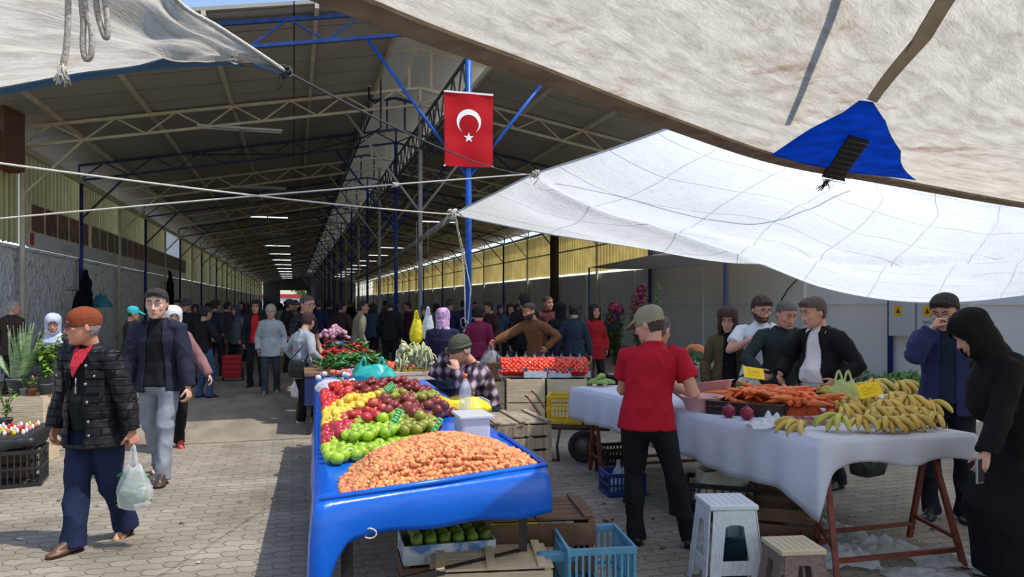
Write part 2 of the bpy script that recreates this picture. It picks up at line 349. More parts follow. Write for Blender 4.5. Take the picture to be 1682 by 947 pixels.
# ------------------------------------------------------------------ roof frames
def truss_proto(mt, name, lab):
    root = empty(name, (0,0,0), TH, lab, 'roof truss')
    up = MB(); lo = MB(); web = MB(); ups = MB()
    for s in (-1, 1):
        e = UR if s > 0 else UL
        up.bar((e,0,zr(e)), (UC,0,zr(UC)), .07); lo.bar((e,0,zr(e)-.42), (UC,0,zr(UC)-.42), .06)
        n = 7
        for k in range(n):
            ua = e+(UC-e)*k/n; ub = e+(UC-e)*(k+1)/n; um = (ua+ub)/2
            web.bar((ua,0,zr(ua)-.42), (um,0,zr(um)), .035); web.bar((um,0,zr(um)), (ub,0,zr(ub)-.42), .035)
        web.bar((e,0,zr(e)), (e,0,zr(e)-.42), .05)
        # raised ridge frame
        ups.bar((UC,0,8.08), (UC+s*1.85,0,7.74), .07); ups.bar((UC+s*.28,0,7.08), (UC+s*.28,0,8.02), .06)
        ups.bar((UC+s*1.2,0,6.9), (UC+s*1.2,0,7.86), .05)
    up.bar((UC,0,6.66),(UC,0,7.12),.06)
    up.build('upper_chord', mt, root); lo.build('lower_chord', mt, root); web.build('web', mt, root); ups.build('ridge_frame', mt, root)
    for s in (-1, 1):                                        # knee braces from the wall posts
        e = UR if s > 0 else UL
        MB().bar((e-s*.05,0,4.0), (e-s*1.25,0,zr(e-s*1.25)-.42), .05).build('knee_brace', mt, root)
    return root
def post_proto(mt, name, lab, zt, brace, r=.055):
    root = empty(name, (0,0,0), TH, lab, 'post')
    MB().tube([(0,0,0),(0,0,zt)], r, 10).build('shaft', mt, root)
    MB().box((0,0,.01),(.24,.24,.02)).build('base_plate', mt, root)
    if brace:
        for s in (-1, 1): MB().tube([(s*.03,0,3.98),(s*1.85,0,zr(UC+1.85)-.42)], .032, 8).build('brace', mt, root)
    return root
tbe = truss_proto(beige, 'roof_truss', 'beige lattice roof truss in the frontmost beige frame, behind the flag')
tbl = truss_proto(mat('faded_blue_paint',(46,84,160),.5,var=.2), 'roof_truss', 'blue lattice roof truss at the very front edge of the roof')
pbe = post_proto(mat('pale_post_paint',(168,166,168),.5,var=.1), 'support_post', 'pale grey centre post left of the flag, first in from the front', 6.66, True)
pbl = post_proto(bluep, 'support_post', 'bright blue centre post carrying the red flag', 6.9, True, .06)
vs_ = [13.3]+[18.7+4.7*k for k in range(28)]
wpb = post_proto(beige, 'wall_post', 'x', 5.1, False, .055); wpd = post_proto(dblue, 'wall_post', 'x', 5.1, False, .055)
def ordn(k): return ['first','second','third','fourth','fifth','sixth','seventh','eighth','ninth','tenth'][k]
for k, v in enumerate(vs_):
    bl = (k % 2 == 0)
    if k == 0: t, p = tbl, pbl
    elif k == 2:
        t = tbi = truss_proto(mat('dimmed_blue_paint',(40,54,92),.5,var=.2), 'roof_truss', 'x'); p = pbi = post_proto(mat('dimmed_blue_post_paint',(24,58,140),.5,var=.2), 'support_post', 'x', 6.66, True); t['label'] = 'dark blue roof truss, second one in from the front edge'; p['label'] = 'blue centre post under the ridge, second in from the roof front'  # inner blue frames: dimness of the hall put into the colour
    elif k == 1: t, p = tbe, pbe
    else:
        t = copy_tree(tbi if bl else tbe); p = copy_tree(pbi if bl else pbe)
        if k < 8:
            t['label'] = '%s roof truss, %s one in from the front edge' % ('dark blue' if bl else 'beige', ordn(k)); p['label'] = '%s centre post under the ridge, %s in from the roof front' % ('blue' if bl else 'pale', ordn(k))
        else:
            t['label'] = 'dim %s roof truss far down the hall' % ('blue' if bl else 'beige'); t['group'] = 'far roof trusses'; p['label'] = 'dim %s centre post far down the hall' % ('blue' if bl else 'pale'); p['group'] = 'far centre posts'
    t.location = hall(0, v); p.location = hall(UC, v)
    for side, u in (('left', UL+.05), ('right', UR-.05)):
        if k == 0 and side == 'left': continue
        q = copy_tree(wpd if bl else wpb); q.location = hall(u, v-.75 if (k == 0 and side == 'right') else v); q['group'] = 'posts along the %s wall' % side
        if k < 9: q['label'] = '%s post against the %s wall, %s frame from the front' % ('blue' if bl else 'pale', side, ordn(k))
        else: q['label'] = '%s post against the %s wall far down the hall' % ('blue' if bl else 'pale', side)
for q in (wpb, wpd):
    for ch in list(q.children): bpy.data.objects.remove(ch)
    bpy.data.objects.remove(q)
# purlins running the length of the hall
n = 0
for s in (-1, 1):
    for k in range(5):
        u = UC+s*(.93+1.78*k) if k else UC+s*1.16
        o = MB().bar((u,V0,zr(u)+.05),(u,V_END,zr(u)+.05),.07,.09).build('roof_purlin', beige, rz=TH)
        tag(o, '%s beige purlin on the %s roof slope counted from the ridge' % (ordn(k), 'left' if s < 0 else 'right'), 'purlin', 'roof purlins')
# lattice girder under the ridge: one length per bay, zigzagging along the centre posts
dsteel = mat('dark_steel',(70,74,84),.5,var=.1)
def girder_bay(L_, rails):
    gd = empty('ridge_girder', (0,0,0), TH); a_ = MB(); b_ = MB()
    for z in (5.55, 6.2): a_.bar((0,.08,z),(0,L_-.08,z),.05)
    for s in (-1,1):
        if rails:
            for z in (6.45,7.2): a_.bar((s*1.2,.0,z),(s*1.2,L_,z),.04)
    n = 6; d = (L_-.16)/n
    for k in range(n):
        v = .08+k*d; b_.bar((0,v,5.55),(0,v+d/2,6.2),.03); b_.bar((0,v+d/2,6.2),(0,v+d,5.55),.03)
        if rails:
            for s in (-1,1): b_.bar((s*1.2,v,6.45),(s*1.2,v+d/2,7.2),.028); b_.bar((s*1.2,v+d/2,7.2),(s*1.2,v+d,6.45),.028)
    a_.build('chord', dsteel, gd); b_.build('web', dsteel, gd); return gd
g0 = girder_bay(5.4, False); g0.location = hall(UC,13.3); tag(g0, 'dark lattice girder between the blue flag post and the next post', 'girder', 'ridge girders')
g1 = girder_bay(4.7, True)
for k in range(27):
    o = g1 if k == 0 else copy_tree(g1); o.location = hall(UC, 18.7+4.7*k)
    tag(o, 'dark lattice girder under the ridge, in the %s bay from the front' % ordn(k+1) if k < 8 else 'dark lattice girder under the ridge far down the hall', 'girder', 'ridge girders')
# fluorescent fittings across the aisles
tube_on = mat('lit_tube',(245,248,255),.4,emit=2.2); tube_off = mat('unlit_tube',(190,190,186),.4)
k = 0
for side, u, vlist in (('left',-1.22,[18.7,28.1,37.5,46.9,56.3]+[65.7+9.4*i for i in range(8)]), ('right',7.2,[28.1,37.5,46.9,56.3]+[65.7+9.4*i for i in range(7)])):
    for v in vlist:
        on = v > 30 and abs(v-46.9) > 1
        r_ = empty('strip_light', hall(u, v, zr(u)-.56), TH, '%s fluorescent strip light on the %s aisle truss, %s from the front' % ('lit' if on else 'unlit', side, ordn(min(9,vlist.index(v)))) if vlist.index(v) < 9 else 'lit fluorescent strip light far down the %s aisle' % side, 'light', 'strip lights of the %s aisle' % side)
        MB().box((0,0,.03),(1.9,.11,.05)).build('housing', mat('white_enamel',(200,200,196),.4), r_)
        for s in (-1,1): MB().tube([(s*.93,-.0,-.02),(s*.03,0,-.02)], .018, 8).build('tube', tube_on if on else tube_off, r_)
        MB().tube([(-.7,0,.05),(-.7,0,.14)],.006,5).tube([(.7,0,.05),(.7,0,.14)],.006,5).build('hanger', dsteel, r_)
# ------------------------------------------------------------------ translucent cladding above the walls
yel = mat('yellowed_fibreglass', (214,188,112), .6, var=.14, vs=1.5, trans=.62)
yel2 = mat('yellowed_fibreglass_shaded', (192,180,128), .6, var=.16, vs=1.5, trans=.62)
for m_y in (yel, yel2):                                  # light and shade of the ribs put into the colour as bands
    N, L, b = nodes_of(m_y); tc = N.new('ShaderNodeTexCoord'); wv = N.new('ShaderNodeTexWave'); wv.bands_direction = 'Y'; wv.inputs['Scale'].default_value = 1.05; wv.inputs['Distortion'].default_value = .3; L.new(tc.outputs['Object'], wv.inputs['Vector'])
    for l in [l for l in L if l.to_socket.name in ('Base Color','Color') and l.from_node.type == 'VALTORGB']:
        mx = N.new('ShaderNodeMixRGB'); mx.blend_type = 'MULTIPLY'; mx.inputs[0].default_value = .55; src, dst = l.from_socket, l.to_socket; L.new(src, mx.inputs[1]); L.new(wv.outputs['Color'], mx.inputs[2]); L.new(mx.outputs[0], dst)
wht = mat('white_fibreglass', (238,240,240), .6, trans=.7)
def corr(L, z0, z1, m, name):
    n = int(L/.076); vs = []; fs = []
    for i in range(n+1):
        y = L*i/n; x = .018*(1 if i % 4 in (0,1) else -1)
        vs += [(x,y,z0+.02*math.sin(i*1.7)),(x,y,z1)]
    fs = [(2*i,2*i+2,2*i+3,2*i+1) for i in range(n)]
    return meshobj(name, vs, fs, m)
first = {}
vb = [8.0,13.3]+vs_[1:]
for i in range(len(vb)-1):
    for side, u in (('left', UL-.0), ('right', UR+.02)):
        if side == 'right' and (vb[i] < 23 or i > 22): continue
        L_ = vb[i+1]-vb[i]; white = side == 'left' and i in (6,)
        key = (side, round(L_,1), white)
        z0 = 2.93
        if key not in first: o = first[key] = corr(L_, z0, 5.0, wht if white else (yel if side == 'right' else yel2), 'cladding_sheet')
        else: o = first[key].copy(); COL.objects.link(o)
        o.location = hall(u, vb[i]); o.rotation_euler = (0,0,TH)
        tag(o, '%s corrugated translucent cladding above the %s wall, %s' % ('white' if white else 'yellowed', side, (ordn(min(i,9))+' bay from the front') if i < 10 else 'far down the hall'), 'cladding', 'corrugated cladding of the %s side' % side)
# ------------------------------------------------------------------ picture band on the left wall
cols = [(92,58,44),(70,44,40),(30,66,48),(88,52,44),(78,36,34),(60,66,40),(80,70,54),(96,48,36),(44,52,40),(72,52,60)]
v = 19.3; k = 0
while v < 44:
    L_ = .98
    m = mat('picture_%d' % (k % 10), cols[k % 10], .5, vs=3.5, rgb2=tuple(min(255,int(x*1.7)) for x in cols[(k*3+1) % 10]), thr=(.4,.7))
    o = empty('wall_picture', hall(UL+.02, v+L_/2, 3.6), TH, '%s produce picture panel, %s along the band above the left wall' % (['reddish','brown','dark green','rusty','dark red'][k % 5], ordn(k)) if k < 10 else 'dim produce picture panel further along the left wall band', 'picture', 'picture panels above the left wall')
    MB().box((.0,0,0),(.03,L_,.70)).build('frame', beige, o); MB().box((.018,0,0),(.012,L_-.12,.62)).build('print', m, o)
    k += 1; v += L_+.02
    if k == 5: v += .25
bn = empty('wall_banner', hall(UL+.02, 31, 3.08), TH, 'long grey-white banner with faint lettering along the left wall top', 'banner')
MB().box((0,0,0),(.02,23.6,.36)).build('sheet', mat('banner_vinyl',(196,198,200),.6), bn)
mt_ = MB()
for vv in (-9.3,-4.5,-.2,4.6,9):
    for r_ in range(2):
        x = 0
        for wd in range(7):
            w_ = random.uniform(.05,.2); mt_.box((.012, vv+x+w_/2, .05-.09*r_), (.004, w_, .035)); x += w_+.05
mt_.build('lettering', mat('faint_print',(150,152,158),.6), bn)
MB().box((.014,-11.6,.03),(.006,.28,.28)).build('emblem', mat('emblem_red',(176,40,48),.5), bn)
# ================================================================== TARPS, ROPES, FLAG
def interp(pts, s):
    """smooth curve through points, s in 0..1"""
    n = len(pts)-1; x = min(max(s,0),1)*n; i = min(int(x), n-1); f = x-i
    p0 = pts[max(i-1,0)]; p1 = pts[i]; p2 = pts[i+1]; p3 = pts[min(i+2,n)]
    return .5*((2*p1)+(p2-p0)*f+(2*p0-5*p1+4*p2-p3)*f*f+(3*p1-p0-3*p2+p3)*f*f*f)
def uvgrid(o, nu, nv, W, Hh):
    uv = o.data.uv_layers.new(name='UVMap')
    for l in o.data.loops:
        i = l.vertex_index % (nu+1); j = l.vertex_index // (nu+1); uv.data[l.index].uv = (i/nu*W, j/nv*Hh)
def nz(p, sc, a): return a*noise.noise(V(p)*sc)
# --- the near tarp overhead
def zpt(px, py, z): return gz(px, py, z)
E1 = [V((-2.6,-.2,2.62)), V((-1.4,1.05,2.58)), zpt(552,0,2.55), zpt(850,112,2.55), zpt(1070,193,2.55), zpt(1273,262,2.54), zpt(1450,296,2.52), zpt(1682,337,2.52), zpt(1830,352,2.55)]
E1 = [V((p.x*.86, p.y*.86, EYE+(p.z-EYE)*.86)) for p in E1]
def near_tarp(s, t):
    e = interp(E1, s); p = e+V((.62,-.72,0))*t*5.2
    p.z += .30*t-.12*math.sin(math.pi*t)+.03*math.sin(t*9+s*5)*t + nz((s*9,t*5,0),1.0,.035)*min(1,t*6)
    return p
def inv(fn, px, py, o=(.5,.3)):
    b = None; s, t = o; st = .25
    def err(s, t):
        p = fn(s,t)
        if p.y < .3: return 1e9
        q = proj(p); return (q[0]-px)**2+(q[1]-py)**2
    b = err(s,t)
    for i in range(30): 
        for j in range(30):
            e = err(i/29, j/29)
            if e < b: b = e; s = i/29; t = j/29
    st = .03
    while st > 1e-5:
        imp = False
        for ds, dt in ((st,0),(-st,0),(0,st),(0,-st)):
            e = err(s+ds,t+dt)
            if e < b: b = e; s += ds; t += dt; imp = True
        if not imp: st *= .5
    return s, t
grey_tarp = tarp_material('weathered_tarp', (192,185,172), .80, stain=(118,76,46), crinkle=.4)
root = empty('tarpaulin', near_tarp(.5,0), 0, 'weathered grey-white tarpaulin overhead with brown webbed hem and blue corner patch', 'tarpaulin')
base = root.location.copy()
o = sheet('cloth', lambda s,t: near_tarp(s,t)-base, 90, 60, grey_tarp, root); uvgrid(o, 90, 60, 9, 5.2)
webb = mat('brown_webbing', (146,130,112), .9, var=.25, vs=9, bump=.4, bs=60, aniso=(1,1,6))
mb = MB(); P = [near_tarp(i/70,0) for i in range(71)]
hv = []; hf = []
for i, p in enumerate(P):
    q = near_tarp(i/70, .016); up = V((0,0,.012))
    hv += [p-base-up-V((0,0,.006))-(q-p)*.25, p-base+up-(q-p)*.25, q-base+up, q-base-up]
for i in range(70):
    for j in range(4): hf.append((i*4+j, i*4+(j+1)%4, i*4+4+(j+1)%4, i*4+4+j))
hf += [(0,1,2,3),(283,282,281,280)]
meshobj('hem', hv, hf, webb, root)
def patch_on(fn, corners, name, m, parent, off=.012, n=8, th=.004):
    """a patch lying under the surface, its outline given by surface coordinates"""
    cs = [V((a,b,0)) for a, b in corners]; vs = []; fs = []
    c = sum(cs, V())/len(cs); ring = []
    for i in range(len(cs)):
        for k in range(n): ring.append(cs[i].lerp(cs[(i+1)%len(cs)], k/n))
    m_ = len(ring); R_ = 6
    for r in range(R_+1):
        for q in ring:
            a = c.lerp(q, r/R_); vs.append(fn(a.x,a.y)-V((0,0,off))-base)
    for r in range(R_):
        for i in range(m_): fs.append((r*m_+i, r*m_+(i+1)%m_, (r+1)*m_+(i+1)%m_, (r+1)*m_+i))
    return solid(meshobj(name, vs, fs, m, parent, smooth=True), th)
bt = mat('blue_tarp_cloth', (24,132,236), .5, var=.15, vs=8, bump=.3, bs=12, trans=.85)
pc = [inv(near_tarp,*q) for q in ((1268,250),(1330,208),(1385,180),(1412,160),(1434,163),(1455,195),(1480,245),(1504,292),(1400,280))]
patch_on(near_tarp, pc, 'corner_patch', bt, root)
sm_ = [inv(near_tarp,*q) for q in ((1548,-20),(1580,-20),(1530,60),(1440,166),(1424,160),(1500,60))]
patch_on(near_tarp, sm_, 'seam_strip', mat('seam_tape',(186,178,166),.8,trans=.85), root, off=.006, th=.002)
# stitched black strap on the patch
blk = mat('black_webbing', (22,22,24), .8, bump=.4, bs=80)
s0 = [inv(near_tarp,*q) for q in ((1395,212),(1428,222),(1388,290),(1350,282))]
st_ = patch_on(near_tarp, s0, 'strap', blk, root, off=.026, th=.006)
m_ = MB()
pa = near_tarp(*inv(near_tarp,1360,286))-V((0,0,.03))-base
for k in range(16):
    d = V((random.uniform(-.06,.0),random.uniform(-.05,.02),-random.uniform(.03,.07))); m_.tube([pa+V((random.uniform(-.03,.03),0,0)), pa+d*.5, pa+d+V((random.uniform(-.02,.02),0,0))], .0022, 5)
m_.build('frayed_threads', blk, root)
m_ = MB()
for k in range(9):
    f = k/8; a = near_tarp(*inv(near_tarp,1392-40*f,218+66*f)); b = near_tarp(*inv(near_tarp,1430-40*f,226+66*f)); m_.tube([a-V((0,0,.034))-base, b-V((0,0,.034))-base], .0016, 5)
m_.build('stitching', mat('grey_thread',(120,120,116),.8), root)
rope_w = mat('white_rope', (206,200,188), .85, bump=.5, bs=120)
# rope lying over the tarp: its shadow shows through
m_ = MB().tube([near_tarp(*inv(near_tarp,x,y))+V((0,0,.03)) for x,y in ((1398,-40),(1375,30),(1350,90),(1325,150),(1300,205))], .012, 6)
o = m_.build('rope', rope_w); tag(o, 'rope lying over the near tarpaulin beside its blue corner patch', 'rope')

# --- the big white tarp over the right-hand stalls
NEAR = [p+V((.295,-.20,.58)) for p in (V((.95,3.51,2.42)), E1[5], E1[6], E1[7], E1[8])]; G = NEAR[0]; Cc = gY(1110,205,9.8); B = gY(880,285,11.7); A = gY(742,352,12.8)
LEFT = [G, gY(1135,172,6.6), gY(1120,190,8.4), Cc, gY(1000,246,10.9), B, gY(812,318,12.3), A]
FAR = [A, gY(912,386,13.6), gY(1103,413,13.4), gY(1229,428,12.9), gY(1344,470,12.2), gY(1454,492,11.2), gY(1570,496,10.5), gY(1690,484,10), gY(1850,460,10)]
Hh = NEAR[-1]; Fp = FAR[-1]
def white_tarp(s, t):                       # s across to the right, t from near to far
    L = interp(LEFT, t); Rr = Hh.lerp(Fp, t); N_ = interp(NEAR, s); Fa = interp(FAR, s)
    p = L*(1-s)+Rr*s+N_*(1-t)+Fa*t-(G*(1-s)*(1-t)+Hh*s*(1-t)+A*(1-s)*t+Fp*s*t)
    e = math.sin(math.pi*s)*math.sin(math.pi*t)
    p.z += -.22*e+nz((s*5,t*5,3),1,.10)*min(1,e*3)+nz((s*14,t*14,5),1,.03)*min(1,e*3)
    p.z += (.075*math.exp(-((t-.714-.70*s)/.011)**2)-.10*math.exp(-((t-.80-.60*s)/.05)**2)-.06*math.exp(-((t-.60-.5*s)/.07)**2))*min(1,s*14)*min(1,max(0,(.44-s)*12)); p.z -= .07*math.exp(-((t-.86+.62*(s-.3))/.016)**2)*min(1,max(0,(s-.30)*8))*min(1,(1-s)*4)
    return p
wt = tarp_material('white_tarp', (222,225,228), .74, lines=.9, crinkle=.6, msc=(2.2,2.4,1))
root = empty('tarpaulin', A, 0, 'large bright white tarpaulin sagging over the right-hand stalls', 'tarpaulin'); base = A.copy()
o = sheet('cloth', lambda s,t: white_tarp(s,t)-base, 110, 110, wt, root); uvgrid(o, 110, 110, 8, 10)
MB().tube([interp(LEFT, i/30)-base for i in range(31)], .016, 8).build('hem', wt, root)
MB().tube([interp(FAR, i/40)-base for i in range(41)], .014, 8).build('hem', wt, root)
def on_white(px, py):
    a = inv(white_tarp, px, py, (.3,.7)); return white_tarp(*a)
m_ = MB().tube([interp([on_white(x,y)+V((.10,0,.04)) for x,y in ((905,300),(1000,318),(1100,345),(1200,362),(1270,356),(1330,335),(1390,308))], i/36) for i in range(37)], .008, 6)  # added cord: its cast shadow stands in for a crease in the cloth
tag(m_.build('rope', rope_w), 'added cord over the white tarpaulin, its shadow standing in for a dark crease', 'rope')
# knots at the corners
def knot(p, r, seed, parent, m=rope_w, n=26):
    rr = random.Random(seed); k = MB()
    pts = [p+V((rr.uniform(-1,1),rr.uniform(-1,1),rr.uniform(-1,1)))*r for i in range(n)]
    k.tube([interp(pts, i/(n*4)) for i in range(n*4+1)], r*.20, 6)
    for j in range(4):
        a = p+V((rr.uniform(-1,1),rr.uniform(-1,1),rr.uniform(-1,1)))*r; k.tube([a,a+V((rr.uniform(-1,1),0,rr.uniform(-1.6,.4)))*r*1.6],r*.12,5)
    return k.build('knot', m, parent)
knot(V((0,0,0)), .09, 3, root); knot(B-base, .06, 4, root)
def rope(a, b, sag, r, lab, m=rope_w, knots=(), name='rope', n=24):
    e = MB(); a = V(a); b = V(b)
    pts = [a.lerp(b, i/n)-V((0,0,sag*4*(i/n)*(1-i/n))) for i in range(n+1)]
    o = empty(name, a, 0, lab, name) if knots else None
    if o is None:
        o = e.tube(pts, r, 7).build(name, m); return tag(o, lab, name)
    e.tube([p-a for p in pts], r, 7).build('line', m, o)
    for i, (f, rr) in enumerate(knots): knot(pts[int(f*n)]-a, rr, 11+i, o, m)
    return o
rope(gY(-80,257,7.0), A, .05, .012, 'white rope from the left to the white tarp corner by the blue post')
rope(gY(-80,366,9.0), B, -.02, .012, 'white rope with a knot crossing to the upper corner of the white tarp', knots=((.72,.035),(.74,.03)))
cable_m = mat('thin_black_cable', (58,56,54), .6)
K = gz(470,118,2.6)
rope(K, B, .12, .006, 'thin dark cord from the left tarp tip down to the white tarp', cable_m)
# long grey strut from the white tarp corner into the hall
pa, pb = A+V((-.03,.1,-.05)), gY(585,458,30)
o = MB().tube([pa, pa.lerp(pb,.5)-V((0,0,.12)), pb], [.06,.055,.05], 10).build('tent_pole', mat('grey_tube',(120,118,114),.5)); tag(o, 'long grey sagging tube running from the white tarp corner into the hall', 'pole')
m_ = MB()
rr = random.Random(5)
for k in range(7):
    f = k/9; p = pa.lerp(pb,f*.5)-V((0,0,.05+.12*f)); m_.tube([p, p+V((.15,-.1,-.25-.1*rr.random())), p+V((.35,-.2,-.05))], .006, 5)
o = m_.build('cord', cable_m); tag(o, 'thin loose cords dangling under the long grey tube', 'cord')
# --- the left tarp with blue hem
LOW = [K, gz(430,106,2.6), gz(370,100,2.60), gz(280,103,2.58), gz(150,122,2.55), gz(0,150,2.52), gz(-200,185,2.5), gz(-500,210,2.5)]
UPP = [K, gz(420,84,2.62), gz(360,45,2.66), gz(290,0,2.72), V((-1.15,2.3,2.78)), V((-1.3,1.7,2.85)), V((-1.6,1.0,2.9)), V((-2.0,.3,2.95))]
def left_tarp(s, t):
    p = interp(LOW, s)*(1-t)+interp(UPP, s)*t
    p.z += -.05*math.sin(math.pi*t)*min(1,s*3)+nz((s*7,t*9+s*2,9),1,.05)*math.sin(math.pi*t)*min(1,s*5)+.012*math.sin(t*26+3*s)*math.sin(math.pi*t)*min(1,s*4)*math.exp(-s*2)
    return p
root = empty('tarpaulin', K, 0, 'cream tarpaulin with a blue hem in the upper left, tapering to a tied tip', 'tarpaulin'); base = K.copy()
lt = tarp_material('cream_tarp', (204,198,186), .80, stain=(178,140,84), crinkle=.3)
o = sheet('cloth', lambda s,t: left_tarp(s,t)-base, 70, 40, lt, root); uvgrid(o, 70, 40, 4, 2)
bh = mat('blue_hem', (74,124,164), .6, var=.1, trans=.4)
def strip(fn, s0, s1, t0, t1, off, n=50):
    vs = []; fs = []
    for i in range(n+1):
        s = s0+(s1-s0)*i/n
        for t in (t0,t1): vs.append(fn(s,t)-base-V((0,0,off)))
    fs = [(2*i,2*i+1,2*i+3,2*i+2) for i in range(n)]; return vs, fs
vs = []; fs = []
for i in range(61):
    s = i/60; a = interp(LOW, s); b = interp(UPP, s); d = (b-a); w_ = min(.065/max(d.length,.05), .6)
    vs += [a-base-V((0,0,.006))-d*w_*.3, left_tarp(s,w_)-base-V((0,0,.01))]
fs = [(2*i,2*i+1,2*i+3,2*i+2) for i in range(60)]
solid(meshobj('hem', vs, fs, bh, root), .006)
MB().tube([interp(UPP, i/40)-base for i in range(41)], .008, 6).build('hem_cord', rope_w, root)
knot(V((0,0,0)), .025, 8, root, cable_m); knot(gz(385,92,2.59)-base, .022, 9, root)
# ropes hanging from it
brd = mat('speckled_rope', (166,156,146), .9, var=.35, vs=120)
def hang(pts, Y, lab, fray=False, r=.009):
    P_ = [gY(x,y,Y) for x,y in pts]; n = 40; m_ = MB()
    root = empty('hanging_rope', P_[0], 0, lab, 'rope'); b_ = P_[0]
    MB().tube([interp(P_, i/n)-b_ for i in range(n+1)], r, 8).build('cord', brd, root)
    if fray:
        for k in range(22):
            a = P_[-1]-b_; m_.tube([a+V((0,0,.03)), a+V((random.uniform(-.012,.012),random.uniform(-.01,.01),-.01)), a+V((random.uniform(-.03,.03),random.uniform(-.02,.02),-random.uniform(.03,.06)))], .0025, 5)
        m_.build('frayed_end', rope_w, root)
    return root
hang([(112,-60),(112,0),(111,50),(108,85),(103,108)], 2.2, 'speckled rope with a frayed end hanging at the upper left', True)
hang([(135,-60),(134,0),(137,40),(136,75),(141,97),(150,88),(150,50),(142,20),(138,-10),(137,-60)], 2.25, 'speckled rope hanging in a long narrow loop, middle of the three at upper left')
hang([(158,-60),(158,0),(162,30),(172,60),(177,55),(175,20),(171,-10),(170,-60)], 2.3, 'short speckled rope loop, rightmost of the three hanging at upper left')
# brown boxed fascia at the left eave
o = empty('boxed_fascia', gY(-84,214,15.1), TH*.6, 'dark brown metal box hanging at the left eave, upper left edge of view', 'box')
MB().box((0,0,0),(2.45,.9,1.5),bev=.02).build('body', mat('brown_sheet_metal',(98,62,48),.5,var=.1), o)
MB().box((-.0,.0,-.76),(2.3,.8,.04)).build('underside', mat('red_brown_board',(140,72,48),.7), o)
MB().box((.95,-.46,-.2),(.07,.02,.22)).build('sticker', mat('sticker_white',(210,210,206),.6), o)
MB().bar((.9,.2,.74),(.9,.2,1.0),.04).bar((-.9,.2,.74),(-.9,.2,1.0),.04).build('bracket', dsteel, o)

# --- the flag
fr = empty('flag', hall(UC, 13.3-.13, 3.0)-V((.0,0,0)), TH, 'vertical red Turkish flag with white crescent and star on the blue post', 'flag')
fl_w, z_t, z_b = .92, 5.46, 4.13
ox = -.02
def flagp(x, z, y=0): return V((ox+x, y+.012*math.sin(x*9+z*2)+.006*math.sin(z*11), z-3.0))
red = mat('flag_red', (242,18,38), .75, bump=.15, bs=6, trans=.5)
vs = []; fs = []; nu, nv = 24, 36
for j in range(nv+1):
    for i in range(nu+1):
        x = -fl_w/2+fl_w*i/nu; z = z_b+(z_t-z_b)*j/nv; vs.append(flagp(x*(1-.02*(1-j/nv)), z+.015*x))
fs = [(j*(nu+1)+i, j*(nu+1)+i+1, (j+1)*(nu+1)+i+1, (j+1)*(nu+1)+i) for j in range(nv) for i in range(nu)]
meshobj('flag_cloth', vs, fs, red, fr, smooth=True)
whm = mat('flag_white', (245,245,245), .7)
zc = 4.95; R1, R2 = .225, .18; off = .056
m_ = MB(); n = 60; ring = []
# crescent opening downwards: outer circle minus inner circle shifted down
t1 = math.acos((R1*R1+off*off-R2*R2)/(2*R1*off)); t2 = math.acos((R2*R2-R1*R1-off*off)/(2*R1*off*1.0) if False else max(-1,min(1,(R1*math.cos(t1)-off)/R2)))
outer = [(R1*math.sin(a), -R1*math.cos(a)) for a in [t1+(2*math.pi-2*t1)*i/n for i in range(n+1)]]
inner = [(R2*math.sin(a), -off-R2*math.cos(a)) for a in [t2+(2*math.pi-2*t2)*i/n for i in range(n+1)]]
vs = [flagp(x, zc+z, -.004) for x, z in outer]+[flagp(x, zc+z, -.004) for x, z in inner]
fs = [(i,i+1,n+2+i,n+1+i) for i in range(n)]
meshobj('crescent', vs, fs, whm, fr)
sv = [flagp(0, 4.66, -.004)]
for k in range(10):
    a = math.pi*k/5+math.pi; r = .098 if k % 2 == 0 else .038; sv.append(flagp(r*math.sin(a), 4.66-r*math.cos(a), -.004))
meshobj('star', sv, [(0,1+k,1+(k+1)%10) for k in range(10)], whm, fr)
MB().box((ox,0,z_t-3.0+.012),(fl_w,.012,.035)).build('header', whm, fr)
MB().tube([(ox-fl_w/2,0,z_t-3),(ox+fl_w/2,0,z_t-3)],.008,6).build('cord', rope_w, fr)
for s in (-1,1): MB().box((ox+s*(fl_w/2-.01),-.006,z_b-3.0+.015*s*fl_w/2+.01),(.03,.012,.03)).build('grommet', whm, fr)
# ropes round the blue post, upper pole sleeve
pb_ = hall(UC,13.3)
m_ = MB()
for k, (dx, r) in enumerate(((-.06,.012),(.05,.011))):
    m_.tube([A+V((.05,.0,-.02)), pb_+V((-.10+dx*.3,-.12,2.6)), pb_+V((dx,-.13,1.9)), pb_+V((-.02+dx*.5,-.12,1.3)), pb_+V((.0,-.13,1.12))], r, 6)
rp = empty('tie_rope', A, 0, 'white ropes tied down the blue flag post from the tarp corner', 'rope'); 
o = m_.build('line', rope_w, rp); o.location = -A
o = knot(pb_+V((0,-.12,1.1))-A, .08, 21, rp)
o = MB().tube([pb_+V((.14*math.cos(a),-.0+.1*math.sin(a)-.03,1.28+.1*math.sin(a*2))) for a in [i*.5 for i in range(14)]],.011,6).build('loop', rope_w, rp); o.location = -A
# camera box and cable in the ridge, left of the flag
o = empty('cable_box', hall(1.75,18.4,7.15), TH, 'small white box with a drooping black cable under the ridge', 'box')
MB().box((0,0,0),(.14,.12,.42),bev=.02).build('case', mat('white_plastic',(222,222,218),.4), o)
MB().tube([(.02,0,-.2),(.0,-.05,-.5),(.15,-.05,-.62),(.3,0,-.5),(.3,0,.4)],.02,7).tube([(.3,0,-.5),(.3,0,-1.2),(-.1,0,-1.45),(-1.6,0,-1.95),(-4,0,-2.1)],.02,7).build('cable', blk, o)
